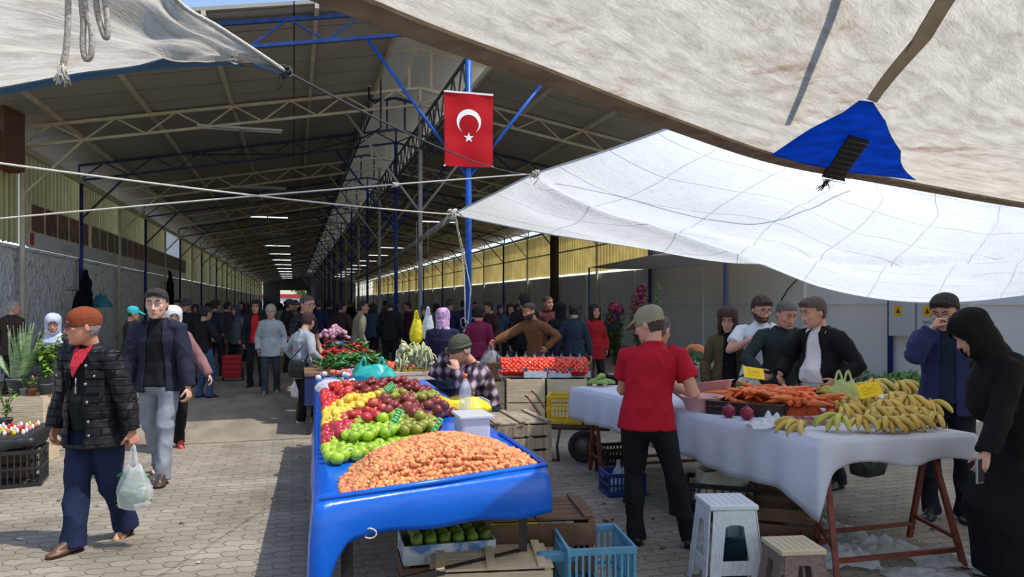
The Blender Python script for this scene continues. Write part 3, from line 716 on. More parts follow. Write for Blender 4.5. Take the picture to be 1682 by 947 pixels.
# ================================================================== PEOPLE
SCN_DG = None
def np_mesh(me):
    n = len(me.vertices); co = np.empty(n*3, 'f'); me.vertices.foreach_get('co', co); return co.reshape(-1,3)
def sinoise(co, sc, seed=0, oct=3):
    r = np.random.RandomState(seed); out = np.zeros(len(co)); a = 1.0
    for o in range(oct):
        for k in range(4):
            d = r.normal(size=3); d /= np.linalg.norm(d)
            out += a*np.sin(co@d*sc*(2**o)*2*math.pi+r.uniform(0,6.28)+1.3*np.sin(co@r.normal(size=3)*sc*(2**o)*2))
        a *= .5
    return out/4
def fuse(name, mb, voxel, m, parent, smooth=2, fold=0.0, fsc=5.0, seed=0, cut=None, thick=0.0, offs=None, loc=None):
    """turn overlapping closed shapes into one continuous skin"""
    me = bpy.data.meshes.new(name); me.from_pydata([tuple(v) for v in mb.v], [], mb.f); me.update()
    o = bpy.data.objects.new(name, me); COL.objects.link(o)
    r = o.modifiers.new('r', 'REMESH'); r.mode = 'VOXEL'; r.voxel_size = voxel
    if smooth:
        s = o.modifiers.new('s', 'SMOOTH'); s.iterations = smooth; s.factor = .5
    dg = bpy.context.evaluated_depsgraph_get(); ev = o.evaluated_get(dg)
    me2 = bpy.data.meshes.new_from_object(ev); o.modifiers.clear(); o.data = me2; bpy.data.meshes.remove(me); me2.name = name
    if fold or offs is not None:
        co = np_mesh(me2); nn = np.empty(len(co)*3, 'f'); me2.vertices.foreach_get('normal', nn); nn = nn.reshape(-1,3)
        if fold:
            d = sinoise(co*np.array([1,1,.7]), fsc, seed); d = .45-np.abs(d)*1.1; co = co+nn*(d*fold)[:,None]
        if offs is not None: co = offs(co, nn)
        me2.vertices.foreach_set('co', co.astype('f').ravel())
    if cut is not None:
        bm = bmesh.new(); bm.from_mesh(me2)
        dead = [f for f in bm.faces if cut(f.calc_center_median())]
        bmesh.ops.delete(bm, geom=dead, context='FACES'); bm.to_mesh(me2); bm.free()
    me2.polygons.foreach_set('use_smooth', [True]*len(me2.polygons)); me2.update()
    me2.materials.clear(); me2.materials.append(m); o.parent = parent
    if thick: solid(o, thick, -1)
    return o
def loft(mb, pts, rad, side=None, n=16, cap=True, pw=2.0, cf=.8):
    """closed tube with elliptical sections; rad = list of (a along side, b across)"""
    pts = [V(p) for p in pts]; k = len(pts)
    rad = [(r, r) if isinstance(r, (int, float)) else r for r in rad]
    P = []; Q = []
    if cap:                                    # rounded ends
        d0 = (pts[0]-pts[1]).normalized(); d1 = (pts[-1]-pts[-2]).normalized()
        r0 = min(rad[0])*cf; r1 = min(rad[-1])*cf
        P += [pts[0]+d0*r0, pts[0]+d0*r0*.6]; Q += [(rad[0][0]*.1, rad[0][1]*.1), (rad[0][0]*.75, rad[0][1]*.75)]
    P += pts; Q += rad
    if cap: P += [pts[-1]+d1*r1*.6, pts[-1]+d1*r1]; Q += [(rad[-1][0]*.75, rad[-1][1]*.75), (rad[-1][0]*.1, rad[-1][1]*.1)]
    sd = V(side) if side is not None else None; prev = None; vs = []
    for i, p in enumerate(P):
        t = (P[min(i+1,len(P)-1)]-P[max(i-1,0)]).normalized()
        if sd is not None: x = sd-t*sd.dot(t)
        elif prev is None: x = t.orthogonal()
        else: x = prev-t*prev.dot(t)
        x.normalize(); y = t.cross(x); prev = x
        for j in range(n):
            a = 2*math.pi*j/n; c, s = math.cos(a), math.sin(a)
            if pw != 2: c = math.copysign(abs(c)**(2/pw), c); s = math.copysign(abs(s)**(2/pw), s)
            vs.append(p+x*c*Q[i][0]+y*s*Q[i][1])
    L = len(P)
    fs = [(i*n+j, i*n+(j+1)%n, (i+1)*n+(j+1)%n, (i+1)*n+j) for i in range(L-1) for j in range(n)]
    fs += [tuple(range(n))[::-1], tuple((L-1)*n+j for j in range(n))]
    mb.add(vs, fs, True)
def ik(a, b, l1, l2, pole):
    a = V(a); b = V(b); d = b-a; L = d.length
    if L > (l1+l2)*.998: b = a+d.normalized()*(l1+l2)*.998; d = b-a; L = d.length
    L = max(L, abs(l1-l2)+.01); u = d.normalized(); pole = V(pole); q = (pole-u*pole.dot(u)).normalized()
    x = (l1*l1-l2*l2+L*L)/(2*L); h = math.sqrt(max(l1*l1-x*x, 0)); return a+u*x+q*h, b
HZ = [-.118,-.110,-.098,-.082,-.065,-.045,-.02,.0,.025,.05,.075,.095,.110,.119]
HF = [.058,.076,.087,.091,.093,.092,.088,.086,.093,.092,.083,.066,.042,.008]
HB = [-.02,-.004,.02,.045,.062,.078,.090,.096,.100,.100,.090,.072,.046,.008]
HW = [.016,.034,.047,.056,.062,.068,.073,.0755,.077,.077,.070,.056,.036,.008]
def head_pt(i, a, k=1.0, add=0.0):
    f, b, w_ = HF[i]*k+add, HB[i]*k+add, (HW[i]*k+add); c, s = math.cos(a), math.sin(a)
    cy = (b-f)/2; ry = (b+f)/2
    cc = math.copysign(abs(c)**.92, c); ss = math.copysign(abs(s)**.92, s)
    return V((w_*cc, cy+ry*ss, HZ[i]*k+(add if HZ[i] > 0 else -add*.3)))
def head_shell(k=1.0, add=0.0, n=28, i0=0, i1=13):
    vs = []; fs = []; m_ = i1-i0+1
    for i in range(i0, i1+1):
        for j in range(n): vs.append(head_pt(i, 2*math.pi*j/n, k, add))
    fs = [(i*n+j, i*n+(j+1)%n, (i+1)*n+(j+1)%n, (i+1)*n+j) for i in range(m_-1) for j in range(n)]
    fs += [tuple(range(n))[::-1], tuple((m_-1)*n+j for j in range(n))]
    return vs, fs
SKIN = {}
def skin(rgb): return mat('skin_%d_%d_%d' % rgb, rgb, .55, var=.07, vs=14, bump=.08, bs=90)
def cloth_m(rgb, var=.10, rough=.85, bump=.45, bs=9, rgb2=None, **k): return mat('fabric_%d_%d_%d%s' % (*rgb, '_'+str(rgb2[0]) if rgb2 else ''), rgb, rough, var=var, vs=7, bump=bump, bs=bs, rgb2=rgb2, spec=.25, **k)
leather = mat('black_leather', (22,21,22), .38, bump=.2, bs=30)
eye_w = mat('eye_white', (214,208,200), .3); eye_d = mat('eye_dark', (34,24,18), .2); lipm = mat('lips', (158,96,86), .5)
lens_m = mat('glasses_frame', (30,28,28), .3)
glass_m = mat('glasses_lens', (230,236,240), .05, alpha=.25)

def person(label, loc, rz=0.0, H=1.72, pelvis=(0,0,None), feet=None, hands=None, lean=0.0, side=0.0, tw=0.0, head=(0,0), roll=0.0,
           sk=(196,146,120), vox=.007, build=1.0, belly=0.0, fem=False, top=None, inner=None, legs=None, skirt=None, shoe=(24,22,22), hair=None,
           hat=None, glasses=False, beard=None, group=None, seated=False, curl=(.5,.5), elbow=((-.6,.8,-.2),(.6,.8,-.2)), knee=((-.12,-1,0),(.12,-1,0)), collar=None, palm=None, thumbs=None, hw=None):
    """feet/hands: positions in the person's own frame (right, left); facing -Y; yaw/pitch of the head in degrees"""
    s = H/1.75; loc = V(loc)
    if hw:                                                     # hand targets given in the place itself
        im = Matrix.Rotation(-rz,3,'Z'); hands = tuple((im@(V(q)-loc) if q is not None else (hands[i] if hands else None)) for i, q in enumerate(hw))
    root = empty('person', loc, rz, label, 'person', group)
    S = V((1,0,0))
    px, py, pz = pelvis; 
    if feet is None: feet = ((-.11,-.02,0),(.11,.02,0))
    ank = [V(f[:3])+V((0,0,.085*s)) for f in feet]
    hipw = .085*s
    if pz is None:
        pz = .935*s
        for i, a in enumerate(ank):                          # lower the pelvis until both feet reach
            hx = px+(-1 if i == 0 else 1)*hipw; d = math.hypot(a.x-hx, a.y-py); L = .845*s
            pz = min(pz, a.z+math.sqrt(max(L*L-d*d, .01))+.02)
    pel = V((px,py,pz)); hipj = [pel+V((-hipw,0,-.02)), pel+V((hipw,0,-.02))]
    le = R(lean); sd_ = R(side); axis = V((math.sin(sd_), -math.sin(le), math.cos(le))).normalized()
    twm = Matrix.Rotation(R(tw), 3, 'Z'); SH = twm@S
    # the spine bends, so the chest leans more than the waist
    def sp(h, bend=1.0): return pel+V((axis.x*h*(.5+.5*h/.52)*bend, axis.y*h*(.5+.5*h/.52)*bend, axis.z*h))
    shw = (.158 if fem else .178)*s*build; ht = .505*s
    neck0 = sp(.50*s); fw = V((SH.y, -SH.x, 0)); fw = V((0,-1,0)) if tw == 0 else twm@V((0,-1,0))
    shj = [neck0-SH*shw+V((0,0,-.066*s)), neck0+SH*shw+V((0,0,-.066*s))]
    if hands is None: hands = (None, None)
    ua, fa = .285*s, .25*s; elb = []; wri = []
    for i in (0, 1):
        sg = -1 if i == 0 else 1
        h = hands[i]
        if h is None: h = shj[i]+V((sg*.07, -.06, -.50*s))
        e, w_ = ik(shj[i], h, ua, fa, elbow[i]); elb.append(e); wri.append(w_)
    kn = []; an = []
    for i in (0, 1):
        k_, a_ = ik(hipj[i], ank[i], .43*s, .415*s, knee[i]); kn.append(k_); an.append(a_)
    hy, hp = R(head[0]), R(head[1])
    hm = Matrix.Rotation(hy, 3, 'Z')@Matrix.Rotation(R(roll), 3, 'Y')@Matrix.Rotation(hp, 3, 'X')   # pitch > 0 looks down
    hs = s*1.12
    hc = neck0+V((axis.x*.10,axis.y*.14,.19*s))+hm@V((0,-.018,0.0)) ; hc = neck0+V((axis.x*.1,axis.y*.16-.015,.070*s))+hm@V((0,-.012*s,.105*s))
    HM = lambda p: hc+hm@(V(p)*hs)
    # ---------------- body
    b = MB(); bd = build
    T = lambda f=0.0, up=1.0: None
    def torso(mb, inf=0.0, z0=-.10, z1=.50, bel=0.0, flat=0.0):
        st = [(-.10,.160,.105),(-.02,.165,.112),(.06,.150,.105),(.14,.138,.098),(.24,.145,.104),(.34,.162,.112),(.42,.160,.106),(.465,.128,.088),(.505,.075,.064)]
        if fem: st = [(-.10,.172,.112),(-.02,.172,.115),(.06,.150,.102),(.14,.128,.090),(.24,.132,.098),(.34,.148,.118),(.42,.142,.098),(.465,.115,.082),(.505,.066,.058)]
        pts = []; rd = []
        for h, a_, c_ in st:
            if h < z0-.001: continue
            bl = bel*math.exp(-((h-.11)/.13)**2)
            f = min(max(h/.5, 0), 1); p = sp(h*s)+V((0,-bl*.55,0)); pts.append(p); rd.append(((a_+bl*.45)*s*bd+inf, c_*s*bd+bl*.55+inf))
        m2 = MB(); loft(m2, pts, rd, S, 24, pw=2.3, cf=.8 if inf < 0 else .22)
        if tw:                                                  # twist the shoulders against the hips
            out = []
            for v in m2.v:
                f = min(max((v.z-pel.z)/max(neck0.z-pel.z,.05),0),1); c0 = pel.lerp(neck0,f); d = v-c0; dz = d.z; d.z = 0; d = Matrix.Rotation(R(tw)*f,3,'Z')@d; d.z = dz; out.append(c0+d)
            m2.v = out
        mb.add(m2.v, m2.f, True)
    torso(b, -.009, bel=belly)
    loft(b, [neck0+V((0,.01,-.03)), neck0+V((0,0,.03)), HM((0,.018,-.06)), HM((0,.02,-.01))], [(.075*s,.06*s),(.056*s,.058*s),(.054*s,.058*s),(.05*s,.05*s)], S, 14)
    hv, hf = head_shell(); out = []
    for v in hv:                                              # sockets, cheeks, temple
        for ex in (-.031,.031):
            d = ((v.x-ex)/.018)**2+((v.z-.002)/.013)**2
            if v.y < 0: v.y += .010*math.exp(-d)
        out.append(HM(v))
    b.add(out, hf, True)
    loft(b, [HM((0,-.086,.012)), HM((0,-.099,-.012)), HM((0,-.112,-.032))], [(.0075*s,.008*s),(.010*s,.011*s),(.0145*s,.011*s)], hm@S, 8)
    loft(b, [HM((-.014,-.094,-.038)), HM((.014,-.094,-.038))], [.008*s,.008*s], None, 8)
    for e in (-1, 1):
        loft(b, [HM((e*.050,-.078,.021)), HM((e*.030,-.089,.026)), HM((e*.012,-.089,.020))], [.006*s,.008*s,.006*s], None, 6)
        er = MB(); er.ell((0,0,0), (.010*s,.020*s,.033*s), 10, 8); 
        for v in er.v:
            q = Matrix.Rotation(e*R(22),3,'Z')@v; b_ = HM((e*.078,.012,-.010)); v[:] = b_+hm@q
        b.add(er.v, er.f, True)
        loft(b, [HM((e*.045,-.070,-.035)), HM((e*.052,-.062,-.012))], [.016*s,.018*s], None, 8)
    loft(b, [HM((-.018,-.089,-.066)), HM((0,-.096,-.066)), HM((.018,-.089,-.066))], [.006*s,.0085*s,.006*s], None, 8)
    loft(b, [HM((-.012,-.080,-.100)), HM((.012,-.080,-.100))], [.014*s,.014*s], None, 8)
    fr_ = 1.0 if not fem else .85
    for i in (0, 1):
        sg = -1 if i == 0 else 1; A_, E_, W_ = shj[i], elb[i], wri[i]
        loft(b, [A_+(neck0-A_)*.25, A_, A_.lerp(E_,.35), A_.lerp(E_,.75), E_, E_.lerp(W_,.28), E_.lerp(W_,.7), W_], [x*s*fr_ for x in (.058,.060,.052,.045,.041,.044,.034,.028)], None, 12)
        # hand
        d = (W_-E_).normalized(); pl = palm[i] if palm and palm[i] else (-sg,0.25,0)      # palm faces the thigh
        pn = V(pl); pn = (pn-d*pn.dot(d)).normalized(); sdv = d.cross(pn).normalized()      # across the knuckles
        up_ = V((0,-1,0.3)); 
        if sdv.dot(up_) < 0: sdv = -sdv                                                         # thumb side to the front
        if thumbs and thumbs[i]: 
            if sdv.dot(V(thumbs[i])) < 0: sdv = -sdv
        cu = curl[i]; hl = s*(.92 if fem else 1.0)
        loft(b, [W_-d*.01, W_+d*.02*hl, W_+d*.055*hl, W_+d*.088*hl+pn*.004], [(.026*hl,.018*hl),(.033*hl,.017*hl),(.041*hl,.0155*hl),(.040*hl,.012*hl)], sdv, 12)
        for k in range(4):
            L3 = [(.040,.026,.020),(.044,.029,.022),(.041,.027,.021),(.032,.021,.018)][k]
            p = W_+d*(.090-.004*abs(k-1))*hl+sdv*(.030-.0203*k)*hl; ang = .15; pts = [p-d*.015, p]
            for q in range(3):
                ang += cu*(1.15,1.35,.9)[q]*(1+.06*k); dd = d*math.cos(ang)+pn*math.sin(ang)+sdv*(.05*(1.5-k)*(1-cu)); p = p+dd.normalized()*L3[q]*hl; pts.append(p)
            loft(b, pts, [x*hl for x in (.0095,.0092,.0085,.0078,.0062)], None, 8)
        p = W_+d*.022*hl+sdv*.026*hl; d1 = (d*.62+sdv*.75+pn*.25).normalized(); d2 = (d*(1-.4*cu)+sdv*.25+pn*(.35+cu*.6)).normalized()
        loft(b, [W_+d*.012*hl+sdv*.01*hl, p, p+d1*.038*hl, p+d1*.038*hl+d2*.030*hl, p+d1*.038*hl+d2*.054*hl], [x*hl for x in (.014,.0145,.0115,.010,.0075)], None, 8)
    for i in (0, 1):
        sg = -1 if i == 0 else 1; Hj, K_, A_ = hipj[i], kn[i], an[i]
        loft(b, [Hj+V((0,0,.04)), Hj.lerp(K_,.15), Hj.lerp(K_,.6), K_, K_.lerp(A_,.3), K_.lerp(A_,.75), A_], [x*s*bd*(.84 if legs else 1) for x in (.085,.085,.068,.053,.055,.040,.036)], None, 12)
    fdir = []
    for i in (0, 1):
        ya = 0.0 if feet is None else (feet[i][3] if len(feet[i]) > 3 else (-8 if i == 0 else 8)); tilt = feet[i][4] if len(feet[i]) > 4 else 0
        fd = Matrix.Rotation(R(ya),3,'Z')@V((0,-math.cos(R(tilt)),-math.sin(R(tilt)))); fdir.append(fd); A_ = an[i]
        loft(b, [A_, A_+fd*.05*s-V((0,0,.035*s)), A_+fd*.13*s-V((0,0,.055*s))], [.030*s,(.030*s,.024*s),(.030*s,.015*s)], None, 10)
    fuse('body', b, vox if not vox < .0055 else .0055, skin(sk), root, smooth=1)
    # ---------------- face details
    det = vox < .0095
    if det:
        for e in (-1, 1):
            m_ = MB(); q = Matrix.Rotation(0,3,'Z'); m_.ell(HM((e*.031,-.0745,.002)), .0105*hs, 12, 8); ey = m_.build('eye', eye_w, root)
            MB().ell(HM((e*.031,-.0815,.001)), (.0055*hs,.0048*hs,.0055*hs), 10, 6, rot=hm).build('iris', eye_d, ey)
            m_ = MB(); loft(m_, [HM((e*.048,-.0805,.031)), HM((e*.032,-.0935,.037)), HM((e*.012,-.0945,.030))], [.0028*hs,.0048*hs,.0034*hs], None, 6)
            m_.build('eyebrow', cloth_m(hair[0] if hair else (40,30,24)), root)
            m_ = MB(); loft(m_, [HM((e*.045,-.0765,.009)), HM((e*.031,-.0860,.0125)), HM((e*.017,-.0800,.008))], [.003*hs]*3, None, 6); m_.build('eyelid', skin(sk), root)
        m_ = MB(); loft(m_, [HM((-.024,-.0875,-.064)), HM((0,-.1005,-.0615)), HM((.024,-.0875,-.064))], [.002*hs,.0045*hs,.002*hs], None, 6)
        loft(m_, [HM((-.022,-.0875,-.068)), HM((0,-.0995,-.0715)), HM((.022,-.0875,-.068))], [.002*hs,.0052*hs,.002*hs], None, 6); m_.build('lips', lipm, root)
    if glasses:
        m_ = MB(); gg = empty('glasses', (0,0,0), 0); gg.parent = root
        for e in (-1, 1):
            m_.tube([HM((e*.033+.024*math.cos(a), -.1, .002+.018*math.sin(a))) for a in [i*math.pi/8 for i in range(17)]], .0016*hs, 5)
            m_.tube([HM((e*.056,-.098,.006)), HM((e*.076,-.06,.006)), HM((e*.081,.015,.002))], .0016*hs, 5)
        m_.tube([HM((-.010,-.101,.006)), HM((.010,-.101,.006))], .0016*hs, 5).build('glasses_frame', lens_m, gg)
        for e in (-1, 1):
            m_ = MB(); m_.add([HM((e*.033+.023*math.cos(a), -.1, .002+.017*math.sin(a))) for a in [i*math.pi/8 for i in range(16)]], [tuple(range(16))]); m_.build('lens', glass_m, gg)
    # ---------------- hair and headgear
    inv_hm = hm.inverted(); toH = lambda p: (inv_hm@(p-hc))/hs
    if hair:
        hc_, style = hair; add = {'crop': .004, 'short': .010, 'long': .018, 'bun': .010, 'curly': .026}[style]
        v_, f_ = head_shell(1.0, add, 36); m_ = MB(); m_.add([HM(p) for p in v_], f_, True)
        if style == 'short' : loft(m_, [HM((-.045,-.070,.085)), HM((0,-.085,.098)), HM((.045,-.070,.088))], [.020*hs]*3, None, 8)
        if style in ('long','curly'):
            for e in (-1, 1):
                loft(m_, [HM((e*.06,-.02,.05)), HM((e*.078,.0,-.03)), HM((e*.082,.0,-.11)), HM((e*.070,-.02,-.19))], [(.028*hs,.05*hs),(.026*hs,.055*hs),(.030*hs,.05*hs),(.018*hs,.03*hs)], hm@S, 10)
            loft(m_, [HM((0,.06,.03)), HM((0,.075,-.06)), HM((0,.07,-.16))], [(.07*hs,.045*hs),(.075*hs,.04*hs),(.06*hs,.025*hs)], hm@S, 12)
        if style == 'bun': m_.ell(HM((0,.11,.03)), .042*hs, 12, 8); loft(m_, [HM((0,.1,.0)), HM((0,.115,-.09))], [.022*hs,.012*hs], None, 8)
        def cut(c):
            p = toH(c)
            if style in ('crop','short','bun'):
                lo = -.045 if p.y > .045 else (.005 if p.y > -.005 else .045)
                if p.y > .03 and style == 'bun': lo = -.06
                fl = .078 if style == 'crop' else .074
                if p.y < -.05 and p.z < fl-.25*abs(p.x): return True
                if p.y < -.02 and p.z < .050: return True
                if p.y < .028 and p.z < .012+.2*max(0,-p.y): return True
                return p.z < -.062
            if p.y < -.035 and p.z < .070 and abs(p.x) < .066: return True
            return False
        fo_ = {'crop': .002, 'short': .007, 'long': .006, 'bun': .003, 'curly': .012}[style]
        fuse('hair', m_, .006*s, mat('hair_%d_%d_%d' % hc_, hc_, .75, var=.35, vs=40, bump=.6, bs=60, aniso=(3,3,1)), root, smooth=2, fold=fo_, fsc=11, cut=cut, thick=.004)
    if beard:
        v_, f_ = head_shell(1.0, .0045, 36, 0, 6); m_ = MB(); m_.add([HM(p) for p in v_], f_, True)
        def cutb(c):
            p = toH(c); return p.y > .0 or p.z > -.030 or (abs(p.x) < .026 and -.076 < p.z < -.056 and p.y < -.07) or (abs(p.x) < .016 and p.z > -.05) or (p.z > -.048 and abs(p.x) < .045 and p.z > -.044)
        fuse('beard', m_, .005, mat('hair_%d_%d_%d' % beard, beard, .75, var=.35, vs=40, bump=.6, bs=60), root, smooth=1, fold=.002, fsc=16, cut=cutb)
    if hat:
        kind, hcol = hat[0], hat[1]; hmt = hat[2] if len(hat) > 2 else cloth_m(hcol)
        if kind in ('beanie', 'cap', 'skull'):
            v_, f_ = head_shell(1.0 if kind != 'beanie' else 1.03, .007, 36, 7, 13); m_ = MB()
            tz = 1.08 if kind == 'beanie' else 1.0
            m_.add([HM(V((p.x,p.y+(.012 if kind != 'skull' else 0)*(p.z-.02)/.1,.02+(p.z-.02)*tz))) for p in v_], f_, True)
            if kind == 'beanie': loft(m_, [HM((.088*math.cos(a), .008+.103*math.sin(a), .028-.014*math.sin(a))) for a in [i*math.pi/12 for i in range(25)]], [.012*hs]*25, None, 8)
            cp = fuse('hat', m_, .006, hmt, root, smooth=2, fold=.0025, fsc=8)
            if kind == 'cap':
                m_ = MB(); vs = []
                for z_ in (0, .006):
                    for r_ in (0, 1):
                        for k in range(13):
                            a = math.pi+math.pi*k/12; x = .072*math.cos(a); y = -.055+.05*math.sin(a) if r_ == 0 else -.055+.128*math.sin(a)
                            vs.append(HM((x*(1 if r_ == 0 else 1.05), y, .050-z_-(.035*(-math.sin(a)))*r_-.012*abs(math.cos(a))*r_)))
                fs = [(k,k+1,13+k+1,13+k) for k in range(12)]+[(26+k+13,26+k+14,26+k+1,26+k) for k in range(12)]+[(13+k,14+k,40+k,39+k) for k in range(12)]
                m_.add(vs, fs, True); m_.build('visor', hmt, cp)
        if kind == 'brim':
            m_ = MB(); v_, f_ = head_shell(1.03, .010, 30, 8, 13); m_.add([HM(p) for p in v_], f_, True)
            m_.lathe([(.08,0.045),(.135,.02),(.138,.026),(.08,.055)], (0,0,0), 24); n_ = 96
            m_.v[-n_:] = [HM(p) for p in m_.v[-n_:]]; m_.build('hat', hmt, root)
        if kind in ('scarf', 'hijab'):
            v_, f_ = head_shell(1.03, .014, 36); m_ = MB(); m_.add([HM(p) for p in v_], f_, True)
            dn = .30 if kind == 'hijab' else .17
            loft(m_, [HM((0,.01,.03)), HM((0,.015,-.06)), HM((0,.015,-.13)), neck0+V((0,.0,-.0)), neck0+V((0,-.01,-dn*.5)), neck0+V((0,-.01,-dn))],
                 [(.084*hs,.09*hs),(.088*hs,.10*hs),(.088*hs,.095*hs),(.12*s,.10*s),(.185*s,.14*s),(.20*s if kind=='hijab' else .12*s,.15*s if kind=='hijab' else .12*s)], S, 20)
            def cuts(c):
                p = toH(c); return p.y < -.055 and (p.x/.058)**2+((p.z+.022)/.082)**2 < 1
            fuse('headscarf', m_, .008, hmt, root, smooth=2, fold=.007, fsc=5, seed=3, cut=cuts, thick=.005)
    # ---------------- clothes
    fold = .021
    def garment(nm, spec, inf, m, opening=None, under=False):
        g_ = MB(); hem = spec.get('hem', .02); sl = spec.get('sleeve', 2.0); bel = belly
        torso(g_, inf, z0=-min(.10, max(hem,.0)), bel=bel)
        if hem > -.1 and not seated:
            wd = .172 if fem else .166; fl = spec.get('flare', .0)
            y0 = V((0,-bel*.3,0))
            loft(g_, [sp(.15*s)+y0, sp(.07*s)+y0, pel+V((0,0,-.01*s))+y0, pel+V((0,0,-.02-hem))+y0], [((.134 if fem else .142)*s*bd+inf,.10*s*bd+inf+bel*.5),((wd-.010)*s*bd+inf,.108*s*bd+inf+bel*.5),(wd*s*bd+inf+.004,.118*s*bd+inf+bel*.35),(wd*s*bd+inf+.008+fl,.120*s*bd+inf+fl+bel*.2)], S, 24, cap=False, pw=2.3)
        for i in (0, 1):
            A_, E_, W_ = shj[i], elb[i], wri[i]; k = spec.get('loose', 1.0); i2 = inf*.75
            pts = [A_+(neck0-A_)*.42+V((0,0,-.01)), A_+V((0,0,.0)), A_.lerp(E_,.35), A_.lerp(E_,.62)]; rr_ = [.062,.062,.058,.054]
            if sl > .7: pts += [A_.lerp(E_,.85), E_]; rr_ += [.052,.050]
            if sl > 1.2: pts += [E_.lerp(W_,.35), E_.lerp(W_,.6)]; rr_ += [.050,.044]
            if sl > 1.7: pts += [E_.lerp(W_,.85), W_.lerp(E_,.02)]; rr_ += [.040,.038]
            if sl <= .7: rr_[-1] = .064
            loft(g_, pts, [(x*fr_*s+i2)*1.0*k for x in rr_], None, 14, cap=sl < .1)
        if spec.get('collar', True): loft(g_, [neck0+V((0,.012,-.03)), neck0+V((0,.010,.035*s+.006))], [(.070*s+inf*.5,.066*s+inf*.5),(.063*s+inf*.4,.066*s+inf*.4)], S, 16, cap=False)
        oc = None
        if opening:
            w0, w1, ztop, zbot = opening            # half widths at top and bottom of the front opening
            def oc(c):
                f = (c.z-pel.z)/(neck0.z-pel.z); cen = pel.lerp(neck0, min(max(f,-.3),1.2)); q = twm.inverted()@(c-cen) if tw else c-cen
                if f > 1.1: return q.y < .0 and abs(q.x) < w0
                ww = w1+(w0-w1)*min(max((f-zbot)/(ztop-zbot),0),1)
                return q.y < -.03 and abs(q.x-.0) < ww*s and f > zbot-.35
        return fuse(nm, g_, max(vox*1.15,.0075), m, root, smooth=3, fold=fold*spec.get('fold',1.0), fsc=spec.get('fsc',2.6), seed=spec.get('seed',hash(label) % 97 if False else len(label)), cut=oc, thick=.006 if opening else 0)
    if inner: garment(inner.get('name','shirt'), inner, .013, inner['m'])
    if top: garment(top.get('name','jacket'), top, top.get('inf', .024 if inner else .012), top['m'], top.get('open'))
    if legs:
        g_ = MB(); inf = legs.get('inf', .010)
        loft(g_, [pel+V((0,-belly*.3,.10*s)), pel+V((0,-belly*.2,0)), pel+V((0,0,-.08*s))], [(.140*s*bd,.098*s*bd+belly*.35),(.160*s*bd+inf*.3,.112*s*bd+inf*.3+belly*.15),(.162*s*bd+inf*.5,.116*s*bd+inf*.5)], S, 22, pw=2.3)
        for i in (0, 1):
            Hj, K_, A_ = hipj[i], kn[i], an[i]; wf = legs.get('wide', 1.0); bot = legs.get('bottom', 1.0)
            E_ = K_.lerp(A_, bot)
            loft(g_, [Hj+V((0,0,.03)), Hj.lerp(K_,.15), Hj.lerp(K_,.55), K_, K_.lerp(E_,.35), K_.lerp(E_,.75), E_-V((0,0,.048 if bot == 1 else 0))], [(x*s*bd+inf)*(1 if q < 2 else wf) for q, x in enumerate((.086,.088,.072,.060,.056,.050,.058))], None, 16, cap=False)
        fuse('trousers', g_, max(vox*1.15,.0075), legs['m'], root, smooth=3, fold=fold*.95, fsc=2.8, seed=5)
    if skirt:
        g_ = MB(); zb = skirt.get('to', .12); c_ = (kn[0]+kn[1])/2; bot_ = (an[0]+an[1])/2; f = skirt.get('wide', .24)
        loft(g_, [pel+V((0,0,.10*s)), pel+V((0,0,-.06)), V((c_.x,c_.y,c_.z)), V((bot_.x,bot_.y,zb))], [(.145*s*bd+.012,.11*s*bd+.012),(.178*s*bd+.014,.13*s*bd+.016),(f*.86,f*.72),(f,f*.8)], S, 26, cap=False)
        fuse('skirt', g_, .009, skirt['m'], root, smooth=3, fold=.014, fsc=2.2, seed=9)
    # ---------------- shoes
    sm = mat('shoe_%d_%d_%d' % shoe, shoe, .45, bump=.1, bs=30)
    for i in (0, 1):
        A_, fd = an[i], fdir[i]; sx = V((fd.y,-fd.x,0)).normalized(); dn = fd.cross(sx); dn = dn if dn.z < 0 else -dn
        m_ = MB(); o_ = A_+dn*.062*s
        loft(m_, [A_-dn*.015-fd*.0, A_+dn*.03+fd*.01], [(.041*s,.047*s),(.044*s,.056*s)], sx, 12); loft(m_, [A_-dn*.01+fd*.01*s, A_+fd*.065*s+dn*.026, A_+fd*.13*s+dn*.046], [.038*s,.036*s,.026*s], sx, 12)
        loft(m_, [o_-fd*.055*s-dn*.012, o_-fd*.01*s-dn*.010, o_+fd*.07*s-dn*.004, o_+fd*.135*s+dn*.002, o_+fd*.185*s+dn*.004], [(.034*s,.032*s),(.038*s,.036*s),(.044*s,.030*s),(.047*s,.024*s),(.030*s,.016*s)], sx, 14)
        so = fuse('shoe', m_, .0075, sm, root, smooth=2, offs=(lambda co, nn, b0=o_, d_=dn: co-np.maximum((co-np.array(b0))@np.array(d_)-.020*s,0)[:,None]*np.array(d_)[None,:]))
        m_ = MB(); q = [(-.062,.028),(-.04,.036),(.0,.038),(.07,.043),(.13,.046),(.17,.038),(.192,.016)]
        ou = [o_+fd*a*s+sx*w_*s+dn*.016*s for a, w_ in q]+[o_+fd*a*s-sx*w_*s+dn*.016*s for a, w_ in reversed(q)]; n_ = len(ou)
        m_.add(ou+[p+dn*.012*s for p in ou], [tuple(range(n_)), tuple(range(n_,2*n_))[::-1]]+[(k,(k+1)%n_,n_+(k+1)%n_,n_+k) for k in range(n_)])
        m_.build('sole', mat('shoe_sole',(40,34,30),.8), so)
    root['_j'] = 0
    del root['_j']
    J = dict(root=root, HM=HM, hm=hm, hs=hs, wri=wri, elb=elb, shj=shj, neck=neck0, pel=pel, sp=sp, kn=kn, an=an, s=s, tw=twm)
    J['world'] = lambda p, r=root: Matrix.Rotation(r.rotation_euler.z,3,'Z')@V(p)+r.location
    return J
